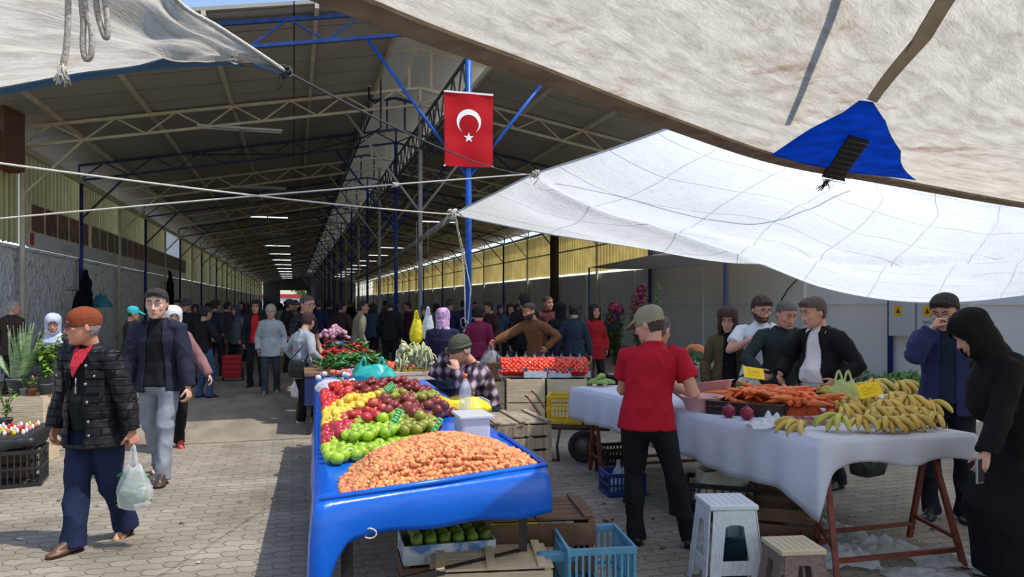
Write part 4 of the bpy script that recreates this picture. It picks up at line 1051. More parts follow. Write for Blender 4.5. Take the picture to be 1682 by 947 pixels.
def face_to(loc, tx, ty):      # rotation so that a figure at loc faces the point (tx, ty)
    return math.atan2(ty-loc[1], tx-loc[0])+math.pi/2
# ------------------------------------------------------------------ the old man with the brown cap
quilt = cloth_m((26,26,30), rough=.5, bump=.0); 
def quilted(m):
    N, L, b = nodes_of(m); tc = N.new('ShaderNodeTexCoord'); br = N.new('ShaderNodeTexBrick'); br.offset = .5
    mp = N.new('ShaderNodeMapping'); mp.inputs['Rotation'].default_value = (R(90),0,0); L.new(tc.outputs['Object'], mp.inputs[0])
    br.inputs['Scale'].default_value = 1; br.inputs['Brick Width'].default_value = .16; br.inputs['Row Height'].default_value = .055; br.inputs['Mortar Size'].default_value = .006; br.inputs['Mortar Smooth'].default_value = 1
    L.new(mp.outputs[0], br.inputs['Vector']); bp = N.new('ShaderNodeBump'); bp.inputs['Distance'].default_value = .012; bp.invert = True; bp.inputs['Strength'].default_value = 1
    L.new(br.outputs['Fac'], bp.inputs['Height']); L.new(bp.outputs[0], b.inputs['Normal'])
quilted(quilt)
P1 = gz(160,893,0)
oldman = person('old man in rust-brown knitted cap and black quilted jacket walking with a carrier bag', P1, R(-14), H=1.64, pelvis=(0,0,None),
    feet=((-.03,-.17,0,-12,0),(.05,.21,.03,6,30)), hands=((-.29,-.06,.80),(.31,-.02,.76)), lean=7, head=(-42,4), sk=(198,138,108), vox=.006, belly=.06,
    top=dict(m=quilt, name='jacket', hem=.16, flare=.03, inf=.028, open=(.055,.075,1.0,.02), fsc=4.5), inner=dict(m=cloth_m((22,23,26)), name='vest', hem=.05, sleeve=.0),
    legs=dict(m=cloth_m((28,38,66)), inf=.016, wide=1.14), shoe=(96,62,44), hat=('skull',(126,62,34),cloth_m((130,64,36), bump=.3, bs=70)), hair=((150,146,142),'crop'), glasses=True, curl=(.55,.85), elbow=((-.7,.7,-.1),(.7,.7,-.1)))
r = oldman['root']; nk = oldman['neck']; s_ = oldman['s']
redsh = cloth_m((190,44,62))
m_ = MB()
for e in (-1,1):
    m_.add([nk+V(p) for p in ((e*.004,-.128,-.09),(e*.036,-.118,-.085),(e*.064,-.080,-.005),(e*.060,-.045,.04),(e*.040,-.078,.02),(e*.010,-.115,-.03))], [(0,1,2,3,4,5)])
c_ = m_.build('shirt_collar', redsh, r); solid(c_, .006)
m_ = MB(); m_.add([nk+V(p) for p in ((-.045,-.085,.01),(.045,-.085,.01),(.032,-.140,-.10),(.0,-.156,-.17),(-.032,-.140,-.10))], [(0,4,3,2,1)]); solid(m_.build('red_shirt', redsh, r), .01)
metal_b = mat('silver_button', (190,190,186), .3, metal=.8)
pl_ = oldman['sp']
for k, h in enumerate((.40,.27,.14,.0,-.10)):
    m_ = MB(); p = pl_(h*s_)+V((.10,-.165-.02*(h<.3),0)); m_.lathe([(0,-.004),(.010,-.003),(.010,.003),(0,.004)], p, 10, axis=Matrix.Rotation(R(90),3,'X')); m_.build('button', metal_b, r)
m_ = MB(); p = pl_(.22*s_)+V((0,-.166,0)); m_.box(p,(.010,.008,.045),bev=.003).tube([p+V((0,0,.02)), p+V((0,0,.08))],.004,6).build('zip_pull', metal_b, r)
for e in (-1,1):
    p = pl_(.33*s_)+V((e*.145,-.148,0)); rt = Matrix.Rotation(e*R(28),3,'Z'); m_ = MB().box(p,(.115,.012,.045),rot=rt,bev=.004); m_.box(p-V((0,-.006,.065)),(.11,.010,.10),rot=rt,bev=.004); fl = m_.build('pocket', quilt, r)
    MB().ell(p+rt@V((0,-.009,-.005)),.008,8,6).build('button', metal_b, fl)

# ------------------------------------------------------------------ man in navy jacket walking towards us
P2 = gz(262,786,0)
m2 = person('man in navy jacket, black sweater and light grey jeans walking towards us', P2, R(6), H=1.80, feet=((-.10,.28,.04,-4,25),(.10,-.20,0,6,0)), hands=((-.30,-.05,.84),(.30,-.12,.86)),
    lean=3, head=(4,6), sk=(206,160,136), vox=.0065, top=dict(m=cloth_m((34,36,52)), hem=.10, inf=.026, open=(.06,.10,1.0,.0)), inner=dict(m=cloth_m((20,20,23)), name='sweater', hem=.05, sleeve=.0),
    legs=dict(m=cloth_m((146,150,158), rgb2=(118,122,132)), inf=.008, wide=1.05), shoe=(70,52,46), hair=((44,36,32),'short'), curl=(.5,.55))
r = m2['root']; m_ = MB(); nk = m2['neck']
P3 = gz(297,752,0)
m3 = person('person in dusty mauve jacket and red shoes half hidden behind the navy-jacketed man', P3+V((-.27,.4,0)), R(30), H=1.62, feet=((-.09,-.15,0,-4,0),(.09,.2,.02,6,18)), hands=((-.28,-.0,.82),(.36,-.14,.84)), lean=2, head=(0,8), fem=True, sk=(206,160,136), vox=.009,
    top=dict(m=cloth_m((136,98,98)), hem=.12, inf=.02), legs=dict(m=cloth_m((22,22,24)), inf=.006), shoe=(176,24,48), hair=None, hat=('scarf',(214,210,208)))

JK = lambda c, **k: dict(m=cloth_m(c), **k)
denim = cloth_m((62,84,112), rgb2=(46,64,92)); blackc = (20,20,22); darkp = cloth_m((26,27,30))
# ---- left side, behind the plants
person('grey-haired man in dark brown jacket seen from behind at the left edge', gz(24,652,0)+V((-.05,0,0)), R(165), H=1.70, head=(-30,4), sk=(190,140,116), vox=.008, hair=((150,146,142),'crop'), top=JK((58,46,44), hem=.14, inf=.02), legs=dict(m=darkp))
person('woman in pale blue-white headscarf between the potted plants and the rubble wall', gY(88,700,9.2)*1 if False else V((gY(88,600,9.2).x, 9.2, 0)), R(10), H=1.52, head=(20,14), fem=True, sk=(190,140,116), vox=.008, hat=('scarf',(176,184,206)), top=JK((34,36,48), hem=.3, inf=.02), skirt=dict(m=cloth_m((40,38,44))))
person('man in turquoise cap and black jacket standing by the left wall', V((gY(215,600,12.5).x, 12.5, 0)), R(120), H=1.60, head=(0,10), sk=(176,130,106), vox=.009, hat=('cap',(48,168,178)), hair=((60,50,44),'crop'), top=JK((24,24,26), hem=.12, inf=.02), legs=dict(m=darkp))
person('dark-haired person in black top and blue jeans inside the hall mouth', V((gY(335,600,12.8).x, 12.8, 0)), R(150), H=1.60, head=(0,10), sk=(170,124,100), vox=.009, hair=((26,22,20),'short'), top=JK((22,22,24), hem=.05, inf=.014), legs=dict(m=denim), hands=((-.2,-.22,1.05),(.2,-.25,1.0)))
person('person in red jumper under an open dark coat in the dim aisle', V((gY(421,600,14.5).x, 14.5, 0)), R(8), H=1.70, head=(0,4), fem=True, sk=(186,134,108), vox=.009, hair=((30,22,20),'long'), top=dict(m=cloth_m((28,28,36)), hem=.22, inf=.024, open=(.07,.10,1,0)), inner=dict(m=cloth_m((196,30,34)), sleeve=0), legs=dict(m=darkp))
person('elderly woman in pale grey jacket and knitted hat walking out of the aisle', V((gY(445,600,13.4).x, 13.4, 0)), R(12), H=1.62, head=(0,4), fem=True, sk=(186,134,108), vox=.009, feet=((-.09,-.14,0,-5,0),(.09,.15,.02,5,15)), hat=('beanie',(150,142,124)), top=JK((160,164,166), hem=.16, inf=.03, flare=.02), legs=dict(m=cloth_m((58,60,66))), shoe=(120,120,120))
m8 = person('grey-haired man with glasses in dark polo shirt behind the woman with handbags', V((gY(500,600,10.6).x, 10.6, 0)), R(65), H=1.77, head=(0,10), sk=(190,136,110), vox=.0075, hair=((70,66,64),'crop'), glasses=True, top=JK((26,26,30), hem=.08, sleeve=.62, inf=.014), legs=dict(m=cloth_m((96,84,62))), hands=((-.26,-.08,.86),(.26,-.10,.88)))
wb = person('woman in light grey-blue jacket and black trousers with black handbag, back to us', gz(494,694,0), R(140), H=1.53, head=(25,22), fem=True, sk=(190,136,110), vox=.0075, hair=((50,24,24),'short'), lean=8, feet=((-.08,.05,0,-5,0),(.08,-.08,0,5,0)), top=JK((146,152,160), hem=.17, inf=.022, flare=.025), legs=dict(m=cloth_m((20,20,22)), wide=1.05), hands=((-.22,-.16,.86),(.27,-.12,.84)), shoe=(200,196,190))
# ---- centre: the seated stall keeper
sk_loc = gz(757,760,0)
P12 = V((gY(800,600,7.3).x, 7.3, 0))
seat = person('stall keeper in green beanie and plaid shirt seated with chin on hand', P12, R(-52), H=1.70, pelvis=(0,0,.60), seated=True, feet=((-.14,-.52,0,-6,0),(.16,-.48,0,8,0)), lean=24, head=(-8,20), sk=(192,138,112), vox=.0065,
    hat=('beanie',(74,78,62),cloth_m((74,78,62),bump=.7,bs=60)), hair=((170,166,160),'crop'), top=dict(m=mat('plaid_base',(96,84,96),.85), hem=-.2, inf=.02, name='shirt'), legs=dict(m=cloth_m((36,38,46))), hands=((-.17,-.36,1.16),(.10,-.42,1.02)), elbow=((-.4,-.4,-1),(.4,-.3,-1)), curl=(.75,.4))
def plaid(m):
    N, L, b = nodes_of(m); tc = N.new('ShaderNodeTexCoord'); sp = N.new('ShaderNodeSeparateXYZ'); L.new(tc.outputs['Object'], sp.inputs[0])
    ad = N.new('ShaderNodeMath'); ad.operation = 'ADD'; L.new(sp.outputs[0], ad.inputs[0]); L.new(sp.outputs[1], ad.inputs[1])
    fs = []
    for src in (ad.outputs[0], sp.outputs[2]):
        a = N.new('ShaderNodeMath'); a.operation = 'MULTIPLY'; a.inputs[1].default_value = 58; L.new(src, a.inputs[0])
        c = N.new('ShaderNodeMath'); c.operation = 'SINE'; L.new(a.outputs[0], c.inputs[0]); fs.append(c.outputs[0])
    a = N.new('ShaderNodeMath'); a.operation = 'ADD'; L.new(fs[0], a.inputs[0]); L.new(fs[1], a.inputs[1])
    mr = N.new('ShaderNodeMapRange'); mr.inputs['From Min'].default_value = -2; mr.inputs['From Max'].default_value = 2; L.new(a.outputs[0], mr.inputs['Value'])
    rp = N.new('ShaderNodeValToRGB'); e = rp.color_ramp.elements; e[0].position = .2; e[0].color = (*lin((34,28,40)),1); e[1].position = .85; e[1].color = (*lin((176,164,172)),1)
    k = rp.color_ramp.elements.new(.5); k.color = (*lin((92,58,74)),1); L.new(mr.outputs[0], rp.inputs['Fac']); L.new(rp.outputs[0], b.inputs['Base Color'])
plaid(MATS['plaid_base'])
floral = mat('floral_scarf', (150,92,150), .8, vs=40, rgb2=(206,176,204), bump=.3, bs=12)
person('woman in purple floral headscarf and navy coat, back to us behind the stall keeper', V((gY(727,600,9.8).x, 9.8, 0)), R(175), H=1.58, head=(10,5), fem=True, vox=.008, build=1.12, hat=('scarf',(150,92,150),floral), top=JK((24,28,52), hem=.3, inf=.03), skirt=dict(m=cloth_m((24,26,40)), wide=.26))
person('person in magenta jumper, back to us beyond the blue post', V((gY(787,600,12.2).x, 12.2, 0)), R(170), H=1.60, fem=True, vox=.009, hair=((26,20,18),'short'), top=JK((126,34,72), hem=.08, inf=.02), legs=dict(m=darkp))
mb_ = person('man in brown jacket reaching out over the vegetables with a bag', V((gY(884,600,11.3).x, 11.3, 0)), R(-38), H=1.68, head=(-20,14), sk=(184,128,100), vox=.0075, hair=((26,22,20),'crop'), beard=(40,32,28), lean=15, top=JK((112,76,50), hem=.08, inf=.022), legs=dict(m=darkp), hands=((-.50,-.52,1.04),(.22,-.08,.98)), curl=(.7,.6))
person('woman in dark blue blouse and long black skirt, back to us', V((gY(943,600,11.9).x, 11.9, 0)), R(172), H=1.66, fem=True, vox=.008, hair=((40,28,24),'bun'), top=JK((38,50,66), hem=.08, inf=.016), skirt=dict(m=cloth_m((16,16,18)), wide=.27), hands=((-.27,0,.78),(.28,0,.8)))
person('woman in black headscarf and coat beside the woman in dark blue blouse', V((gY(921,600,12.6).x, 12.6, 0)), R(190), H=1.66, fem=True, vox=.009, hat=('hijab',(18,18,20)), top=JK((20,20,24), hem=.4, inf=.03), skirt=dict(m=cloth_m((18,18,20))))
person('woman in red scarf and red top by the flowering plants', V((gY(976,600,13.2).x, 13.2, 0)), R(20), H=1.62, fem=True, vox=.009, sk=(180,126,100), hair=((24,18,16),'long'), hat=None, top=JK((150,24,34), hem=.2, inf=.03), legs=dict(m=darkp))
person('man in dark coat with pale collar next to the thick dark pole', V((gY(862,600,13.2).x, 13.2, 0)), R(200), H=1.82, vox=.009, hair=((24,22,22),'short'), top=JK((22,22,26), hem=.14, inf=.024), legs=dict(m=darkp))
person('man with reddish collar seen beyond the brown-jacketed man', V((gY(899,600,14.5).x, 14.5, 0)), R(30), H=1.78, vox=.009, sk=(170,112,90), hair=((60,40,34),'crop'), top=JK((74,30,34), hem=.1, inf=.02), legs=dict(m=darkp))
person('man in beige and brown waistcoat in the dim centre of the hall', V((gY(588,600,14.6).x, 14.6, 0)), R(110), H=1.70, vox=.009, sk=(170,120,96), hair=((30,26,24),'crop'), lean=6, top=JK((132,124,106), hem=.1, inf=.02), inner=None, legs=dict(m=darkp))
# ---- red T-shirt man and helper
redt = cloth_m((178,20,42))
P18 = gz(1072,893,0)
rm = person('man in red T-shirt and khaki cap serving at the white-clothed table, back to us', P18, R(172), H=1.665, pelvis=(.04,0,None), side=-6, feet=((-.25,.02,0,-18,0),(.11,.0,0,5,0)), lean=5, head=(58,18), sk=(206,150,126), vox=.006, build=1.03,
    hat=('cap',(150,140,116)), hair=((70,56,46),'crop'), top=dict(m=redt, hem=.06, sleeve=.62, inf=.017, flare=.008, name='t_shirt'), legs=dict(m=cloth_m((24,24,28)), inf=.008), shoe=(20,20,22), hw=(gY(1140,640,5.25), gY(1020,640,5.5)), elbow=((-.3,.2,-.8),(.12,.1,-1)), curl=(.7,.6))
bald = person('close-cropped man behind the red T-shirt man, leaning on the table', gz(1080,862,0)+V((.04,.5,0)), R(140), H=1.58, feet=((-.26,.05,0,-10,0),(.12,.1,0,5,0)), lean=10, head=(0,16), sk=(202,148,124), vox=.0065, hair=((96,84,76),'crop'),
    top=dict(m=cloth_m((150,20,40)), hem=.08, sleeve=.6, inf=.015), legs=dict(m=cloth_m((22,22,24))), hw=(gY(1150,655,5.75), gY(1120,650,6.1)), elbow=((-.5,.3,-.8),(.5,.3,-.8)))
# ---- the customers on the right
def at(px, Y): return V(((px-CX)/F*Y, Y, 0))
olive = cloth_m((86,72,48))
w20 = person('woman with curly brown hair in olive jacket and tan shoulder bag', at(1196,8.0), R(-8), H=1.60, head=(-14,16), fem=True, sk=(196,142,120), vox=.0065, hair=((64,34,26),'curly'), top=dict(m=olive, hem=.16, inf=.026, open=(.06,.09,1,.0)), inner=dict(m=cloth_m((22,20,24)), sleeve=0), legs=dict(m=cloth_m((90,50,60))), hands=((-.24,-.06,.8),(.24,-.1,.82)))
m21 = person('bearded man with glasses in white T-shirt, hand to his chin', at(1246,7.75), R(-14), H=1.74, head=(22,20), sk=(206,148,124), vox=.0065, hair=((60,36,28),'short'), beard=(70,44,34), glasses=True, lean=6, top=dict(m=cloth_m((216,220,226),var=.03), hem=.1, sleeve=.62, inf=.014, name='t_shirt'), legs=dict(m=cloth_m((60,64,80))), hands=((-.1,-.30,1.28),(.16,-.30,1.12)), elbow=((-.9,-.2,-.8),(.7,.2,-.6)), curl=(.7,.7))
m22 = person('grey-haired man in dark grey-green jumper leaning over the carrots', at(1282,7.3), R(-10), H=1.70, head=(26,24), sk=(206,146,122), vox=.0065, hair=((92,88,86),'crop'), lean=8, build=1.05, top=dict(m=cloth_m((42,50,50)), hem=.06, inf=.018, name='jumper'), legs=dict(m=cloth_m((30,32,38))), hands=((-.25,-.34,1.0),(.14,-.44,.97)), elbow=((-.8,.4,-.4),(.8,.4,-.4)), curl=(.5,.5))
m23 = person('stout man in white shirt and black cardigan, hand on the table edge', at(1358,6.7), R(-62), H=1.72, head=(-16,14), sk=(206,148,124), vox=.0065, hair=((86,70,60),'short'), belly=.11, build=1.05, lean=10, top=dict(m=cloth_m((18,18,20)), hem=.06, inf=.026, open=(.05,.15,1,.0), name='cardigan'), inner=dict(m=cloth_m((226,216,214),var=.04), hem=.0, sleeve=0), legs=dict(m=cloth_m((26,26,28))), hands=((-.26,-.30,1.00),(.25,-.19,.98)), elbow=((-.8,.5,-.3),(.9,.7,-.5)), curl=(.4,.5))
navy = cloth_m((40,46,88))
m24 = person('man with glasses in navy overshirt, hand held to his nose', at(1556,5.7), R(-30), H=1.74, head=(-18,22), sk=(200,150,130), vox=.006, hair=((32,26,24),'short'), glasses=True, top=dict(m=navy, hem=.10, inf=.028, open=(.05,.06,1,.0), flare=.01), inner=dict(m=cloth_m((30,44,66)), sleeve=0), legs=dict(m=cloth_m((30,32,44))),
    hands=((-.10,-.24,1.46),(.30,-.08,.86)), elbow=((-.5,-.4,-1),(.7,.8,-.2)), curl=(.8,.5), shoe=(24,24,28))
w25 = person('woman in black headscarf and long black dress at the right edge, holding a phone', at(1676,4.35), R(-100), H=1.66, head=(6,34), fem=True, sk=(206,156,138), vox=.0065, hat=('hijab',(16,16,18)), lean=17, build=1.10, top=dict(m=cloth_m((17,17,19)), hem=.3, inf=.03, name='coat'), skirt=dict(m=cloth_m((16,16,18)), wide=.30), hw=(gY(1668,720,4.75), gY(1616,758,4.12)), elbow=((-.3,.4,-.8),(.3,.6,-.6)), curl=(.8,.5), shoe=(170,172,176))
# ------------------------------------------------------------------ the dim crowd further in
cp = []
rr = random.Random(3)
specs = [dict(H=1.72, rz=0, hair=((26,22,20),'short'), feet=((-.1,-.12,0,-5,0),(.1,.14,.02,5,12)), head=(8,4)),
         dict(H=1.68, rz=0, hair=((30,26,24),'crop'), hands=((-.2,-.2,1.0),(.28,-.05,.85)), head=(-25,8)),
         dict(H=1.60, rz=0, fem=True, hat=('scarf',(60,58,70)), head=(10,6)),
         dict(H=1.62, rz=0, fem=True, hair=((34,24,20),'long'), head=(-12,6), feet=((-.09,.12,.01,-5,8),(.09,-.12,0,5,0))),
         dict(H=1.74, rz=0, hat=('cap',(60,64,70)), hair=((40,36,32),'crop'), head=(20,6), lean=5)]
cc = [(34,36,48),(58,40,40),(90,92,96),(48,66,84),(26,26,28),(110,84,70),(70,34,44),(44,58,48),(120,122,126),(30,34,64)]
words = {0:'navy-grey',1:'maroon-brown',2:'mid-grey',3:'slate blue',4:'black',5:'tan brown',6:'wine red',7:'dark green',8:'light grey',9:'dark blue'}
kinds = ['bareheaded walking','bareheaded head-turned','headscarfed','long-haired','capped']
spots = [(352,16.5),(372,18.5),(389,17),(404,21),(470,17.5),(484,20),(398,25),(436,24),(460,28),(522,19),(540,23),(560,17.5),(556,27),(612,20),(640,17),(648,24.5),(672,20.6),(700,16),(716,22),(742,17.5),(762,21),
         (806,16.5),(822,20),(838,17.5),(312,14.8),(293,17.5),(270,20),(322,21),(342,26),(506,30),(520,34),(478,36),(450,34),(600,30),(578,36),(632,33),(780,26),(850,24),(420,40),(440,46),(468,44),(492,42),(950,19),(1006,22)]
for k, (x, Y) in enumerate(spots):
    j = k % 5
    if k < 5:
        d = dict(specs[k]); d.pop('rz')
        J = person('x', (0,0,0), 0, sk=(168,120,98), vox=.010, top=dict(m=cloth_m(cc[k]), hem=.14, inf=.024), legs=dict(m=darkp), **d); cp.append(J['root']); o = J['root']
    else: o = copy_tree(cp[j])
    o.location = (gY(x,500,Y).x, Y, 0); o.rotation_euler = (0,0,R(rr.choice([0,20,-30,160,190,140,-60,90,175])))
    c = k % 10
    for ch in o.children:
        if ch.name.startswith('jacket'):
            ch.material_slots[0].link = 'OBJECT'; ch.material_slots[0].material = cloth_m(cc[c])
    o['label'] = '%s %s person in the dim crowd, %s of the %s' % (words[c], kinds[j], ('by the left wall' if x < 350 else 'in the left aisle' if x < 505 else 'near the centre posts' if x < 700 else 'on the right side'), 'hall at about %d paces in' % int(Y*1.3) )
    o['label'] = 'dim %s person in %s top, %s, %s' % (kinds[j], words[c], ('by the left wall' if x < 350 else 'in the left aisle' if x < 505 else 'near the centre posts' if x < 700 else 'on the right side'), ('near the hall mouth' if Y < 18 else 'well inside the hall' if Y < 27 else 'deep in the hall'))
    o['group'] = 'crowd inside the hall'
# ================================================================== STALLS AND GOODS
wood = mat('pale_crate_wood', (204,184,152), .8, var=.12, vs=4, bump=.25, bs=18, aniso=(1,1,5))
woodb = mat('brown_crate_wood', (112,84,62), .85, var=.3, vs=6, bump=.4, bs=20, aniso=(1,6,1))
woodg = mat('weathered_grey_wood', (146,132,112), .85, var=.28, vs=6, bump=.4, bs=20, aniso=(6,1,1))
steel = mat('dark_leg_steel', (48,40,38), .5, var=.2)
def wood_crate(loc, size, rz, lab, m=wood, lid=False, nsl=3, group=None, name='wooden_crate', closed=False):
    L, D, Hh_ = size; root = empty(name, loc, rz, lab, 'crate', group)
    m_ = MB(); g = Hh_/nsl; t = .010
    for k in range(nsl):
        z = g*(k+.5); hs_ = g*(.97 if closed else .80)
        for sy in (-1,1): m_.box((0,sy*(D/2-t/2),z),(L,t,hs_),bev=.002)
        for sx in (-1,1): m_.box((sx*(L/2-t/2),0,z),(t,D-2*t,hs_),bev=.002)
    m_.build('side_slats', m, root)
    m_ = MB().box((0,0,.008),(L-.03,D-.03,.012)); m_.build('bottom', m, root)
    for sx in (-1,1):
        for sy in (-1,1): MB().box((sx*(L/2-t-.014),sy*(D/2-t-.014),Hh_/2),(.028,.028,Hh_),bev=.002).build('corner_post', m, root)
    if lid:
        n = 5; m_ = MB()
        for k in range(n): m_.box((0,-D/2+D*(k+.5)/n,Hh_+.007),(L+.01,D/n*.9,.012),rz=random.uniform(-.008,.008),bev=.002)
        m_.build('lid_slats', m, root)
        for f in (-.42,0,.42): MB().box((f*L,0,Hh_+.02),(.045,D+.03,.014),rz=random.uniform(-.03,.03),bev=.003).build('batten', m, root)
    return root
def plastic_crate(loc, size, rz, lab, rgb, name='plastic_crate', group=None, nv=9):
    L, D, Hh_ = size; m = mat('crate_plastic_%d_%d_%d' % rgb, rgb, .42, var=.08, vs=9); root = empty(name, loc, rz, lab, 'crate', group)
    m_ = MB()
    for z, h in ((Hh_-.018,.036),(Hh_*.5,.018),(.018,.03)):
        for sy in (-1,1): m_.box((0,sy*(D/2-.008),z),(L,.016,h),bev=.003)
        for sx in (-1,1): m_.box((sx*(L/2-.008),0,z),(.016,D-.02,h),bev=.003)
    m_.build('rim', m, root)
    m_ = MB()
    for k in range(nv+1):
        x = -L/2+.012+(L-.024)*k/nv
        for sy in (-1,1): m_.box((x,sy*(D/2-.008),Hh_/2),(.012,.011,Hh_-.03))
    ny = max(4,int(nv*D/L))
    for k in range(ny+1):
        y = -D/2+.012+(D-.024)*k/ny
        for sx in (-1,1): m_.box((sx*(L/2-.008),y,Hh_/2),(.011,.012,Hh_-.03))
    m_.build('ribs', m, root)
    m_ = MB()
    for k in range(9): m_.box((-L/2+L*(k+.5)/9,0,.012),(.018,D-.03,.008))
    for k in range(6): m_.box((0,-D/2+D*(k+.5)/6,.012),(L-.03,.016,.007))
    m_.build('base_grid', m, root)
    for sx in (-1,1): MB().box((sx*(L/2+.004),0,Hh_-.04),(.018,.14,.03),bev=.005).build('handle', m, root)
    return root
def cloth_table(cs, z, path_drop, m, name, lab, cat='tablecloth', npl=160, waves=.012, wn=30, sag=.0):
    """cloth over a four-cornered top; cs = far-left, near-left, near-right, far-right"""
    FLf, FLn, FRn, FRf = [V((c[0],c[1],0)) for c in cs]
    cen = (FLf+FLn+FRn+FRf)/4; root = empty(name, (cen.x,cen.y,z), 0, lab, cat)
    nu, nv = 16, 40; vs = []; fs = []
    def top(s, t): return FLn.lerp(FRn, s).lerp(FLf.lerp(FRf, s), t)
    for j in range(nv+1):
        for i in range(nu+1):
            p = top(i/nu, j/nv); p.z = z+nz((p.x*3,p.y*3,1),1,.004); vs.append(p-root.location)
    fs = [(j*(nu+1)+i, j*(nu+1)+i+1, (j+1)*(nu+1)+i+1, (j+1)*(nu+1)+i) for j in range(nv) for i in range(nu)]
    pts = [FLf, FLn, FRn, FRf]; seg = [(pts[i+1]-pts[i]).length for i in range(3)]; T_ = sum(seg); nr = 8; base_i = len(vs)
    for i in range(npl+1):
        q = T_*i/npl; k = 0
        while k < 2 and q > seg[k]: q -= seg[k]; k += 1
        p = pts[k].lerp(pts[k+1], min(q/seg[k],1)); d = (pts[k+1]-pts[k]).normalized(); n_ = V((-d.y,d.x,0)); n_ = n_ if (p-cen).dot(n_) > 0 else -n_
        e = .12                                              # round the corner
        if q < e and k > 0: d0 = (pts[k]-pts[k-1]).normalized(); n0 = V((-d0.y,d0.x,0)); n0 = n0 if (pts[k]-cen).dot(n0) > 0 else -n0; n_ = (n_*(.5+q/e*.5)+n0*(.5-q/e*.5)).normalized()
        if seg[k]-q < e and k < 2: d0 = (pts[k+2]-pts[k+1]).normalized(); n0 = V((-d0.y,d0.x,0)); n0 = n0 if (pts[k+1]-cen).dot(n0) > 0 else -n0; f_ = (seg[k]-q)/e; n_ = (n_*(.5+f_*.5)+n0*(.5-f_*.5)).normalized()
        D_ = path_drop(k, q/seg[k], q, seg[k])
        for r in range(nr+1):
            f = r/nr; wv = waves*(math.sin(i*wn/npl*6.283)+.6*math.sin(i*wn*.37/npl*6.283+2))*f
            out = .012+.05*f*min(D_,.5)+wv+.012*math.sin(f*3.1)
            zz = z-D_*(f if r else 0)+(.004 if r == 0 else 0)
            if r == 0: out = 0
            vs.append(p+n_*out+V((0,0,zz))-root.location)
    for i in range(npl):
        for r in range(nr): a = base_i+i*(nr+1)+r; fs.append((a, a+nr+1, a+nr+2, a+1))
    o = meshobj('cloth', vs, fs, m, root, smooth=True); solid(o, .004, 1)
    return root, top
# ---------------- the blue fruit table
dH = V((-.2537,.967,0)); FL = V((-.84,3.18,0)); FR = V((.177,3.84,0))
tb_ = empty('market_table', (-.9,5.8,0), 0, 'long trestle table under the blue vinyl cloth', 'table')
b0 = tb_.location.copy()
m_ = MB(); m_.slab([FL+dH*.03-b0+V((.02,.02,0)), FR+dH*.03-b0-V((.02,0,0)), FR+dH*4.6-b0, FL+dH*5.3-b0], .76, .79); m_.build('board', woodb, tb_)
for p in (FL+V((.10,.14,0)), FR+V((-.12,.05,0)), FL+dH*2.6+V((.1,0,0)), FR+dH*2.4-V((.1,0,0)), FL+dH*5+V((.1,0,0)), FR+dH*4.4-V((.1,0,0))):
    MB().bar(V((p.x,p.y,0))-b0, V((p.x,p.y,.76))-b0, .045).build('leg', steel, tb_)
MB().bar(FL+V((.10,.14,.35))-b0, FR+V((-.12,.05,.35))-b0, .03).build('crossbar', steel, tb_)
vinyl = mat('blue_vinyl', (14,104,222), .28, var=.06, vs=2, bump=.5, bs=3.5, coat=.2, trans=.12)
def dropb(k, f, q, L):
    if k == 0:
        w = L-q; return .24+.03*math.sin(q*5)+(.24*math.exp(-(w/.22)**2))
    if k == 1: return .165+.065*f+.30*math.exp(-(q/.075)**2)+.008*math.sin(q*14)
    return .18*math.exp(-q/.2)+.06
bc, btop = cloth_table([FL+dH*5.35, FL, FR, FR+dH*4.65], .80, dropb, vinyl, 'tablecloth', 'glossy bright blue vinyl cloth draped over the fruit table with its front hanging down', npl=260, waves=.010, wn=9)
# lifted rim that keeps the shallots in
m_ = MB(); 
o = MB().tube([FL+V((.01,.02,.808)), FL.lerp(FR,.5)+V((0,.0,.812)), FR+V((0,.02,.812)), FR+dH*1.0+V((0,0,.812))], .014, 8).build('cord', vinyl); o.parent = bc; o.location = -bc.location
m_ = MB().tube([FL.lerp(FR,.205)+V((0.0,-.035,.645))+V((.03*math.cos(a),0,.022*math.sin(a)-.01)) for a in [i*.45 for i in range(15)]], .004, 5)
o = m_.build('tie_loop', rope_w, bc); o.location = -bc.location
# ---------------- shallots
def onion_mesh(seed):
    m_ = MB(); rr = random.Random(seed); q = rr.uniform(.85,1.2)
    m_.lathe([(.0,-.018),(.007,-.017),(.015,-.011),(.0185,-.001),(.0165,.009*q),(.010,.016*q),(.004,.020*q),(.002,.024*q),(.0,.026*q)], n=10); return m_
om = mat('shallot_skin', (178,88,50), .55, vs=60, rnd=.24, bump=.1, bs=60, aniso=(1,1,.25), rgb2=(234,166,112), thr=(.36,.60))
def tray(s, w_):                 # s, w_ in 0..1 across the tray
    s0 = FL+V((.085,.09,0)); s1 = FR+V((-.045,.06,0)); f = s0.lerp(s1, s)
    dep = .46+.46*s if s < .62 else .46+.46*.62-(s-.62)*1.0
    p = f+dH*dep*w_; return p
def tray_h(s, w_):
    a = max(0, math.sin(math.pi*min(max(s,0),1)**.92))*(1-.25*max(0,s-.55)/.45); b = math.sin(math.pi*min(max(w_,0),1))
    return (.03+.118*a**.8*(b**.75))*min(1, 6*s, 6*(1-s)+.1, 6*w_+.15, 6*(1-w_)+.15)
pts = []; rr = random.Random(4)
for j in range(29):
    for i in range(50):
        s = (i+.5*(j%2)+rr.uniform(-.3,.3))/50; w_ = (j+.5+rr.uniform(-.3,.3))/29
        if 0 < s < 1 and not (s < .06 and w_ > .7): pts.append((s,w_))
pts.sort(key=lambda q: tray(q[0],q[1]).y+.10*(1-tray_h(*q)/.2))
protos = [onion_mesh(k) for k in range(4)]; pm = []
rest = MB()
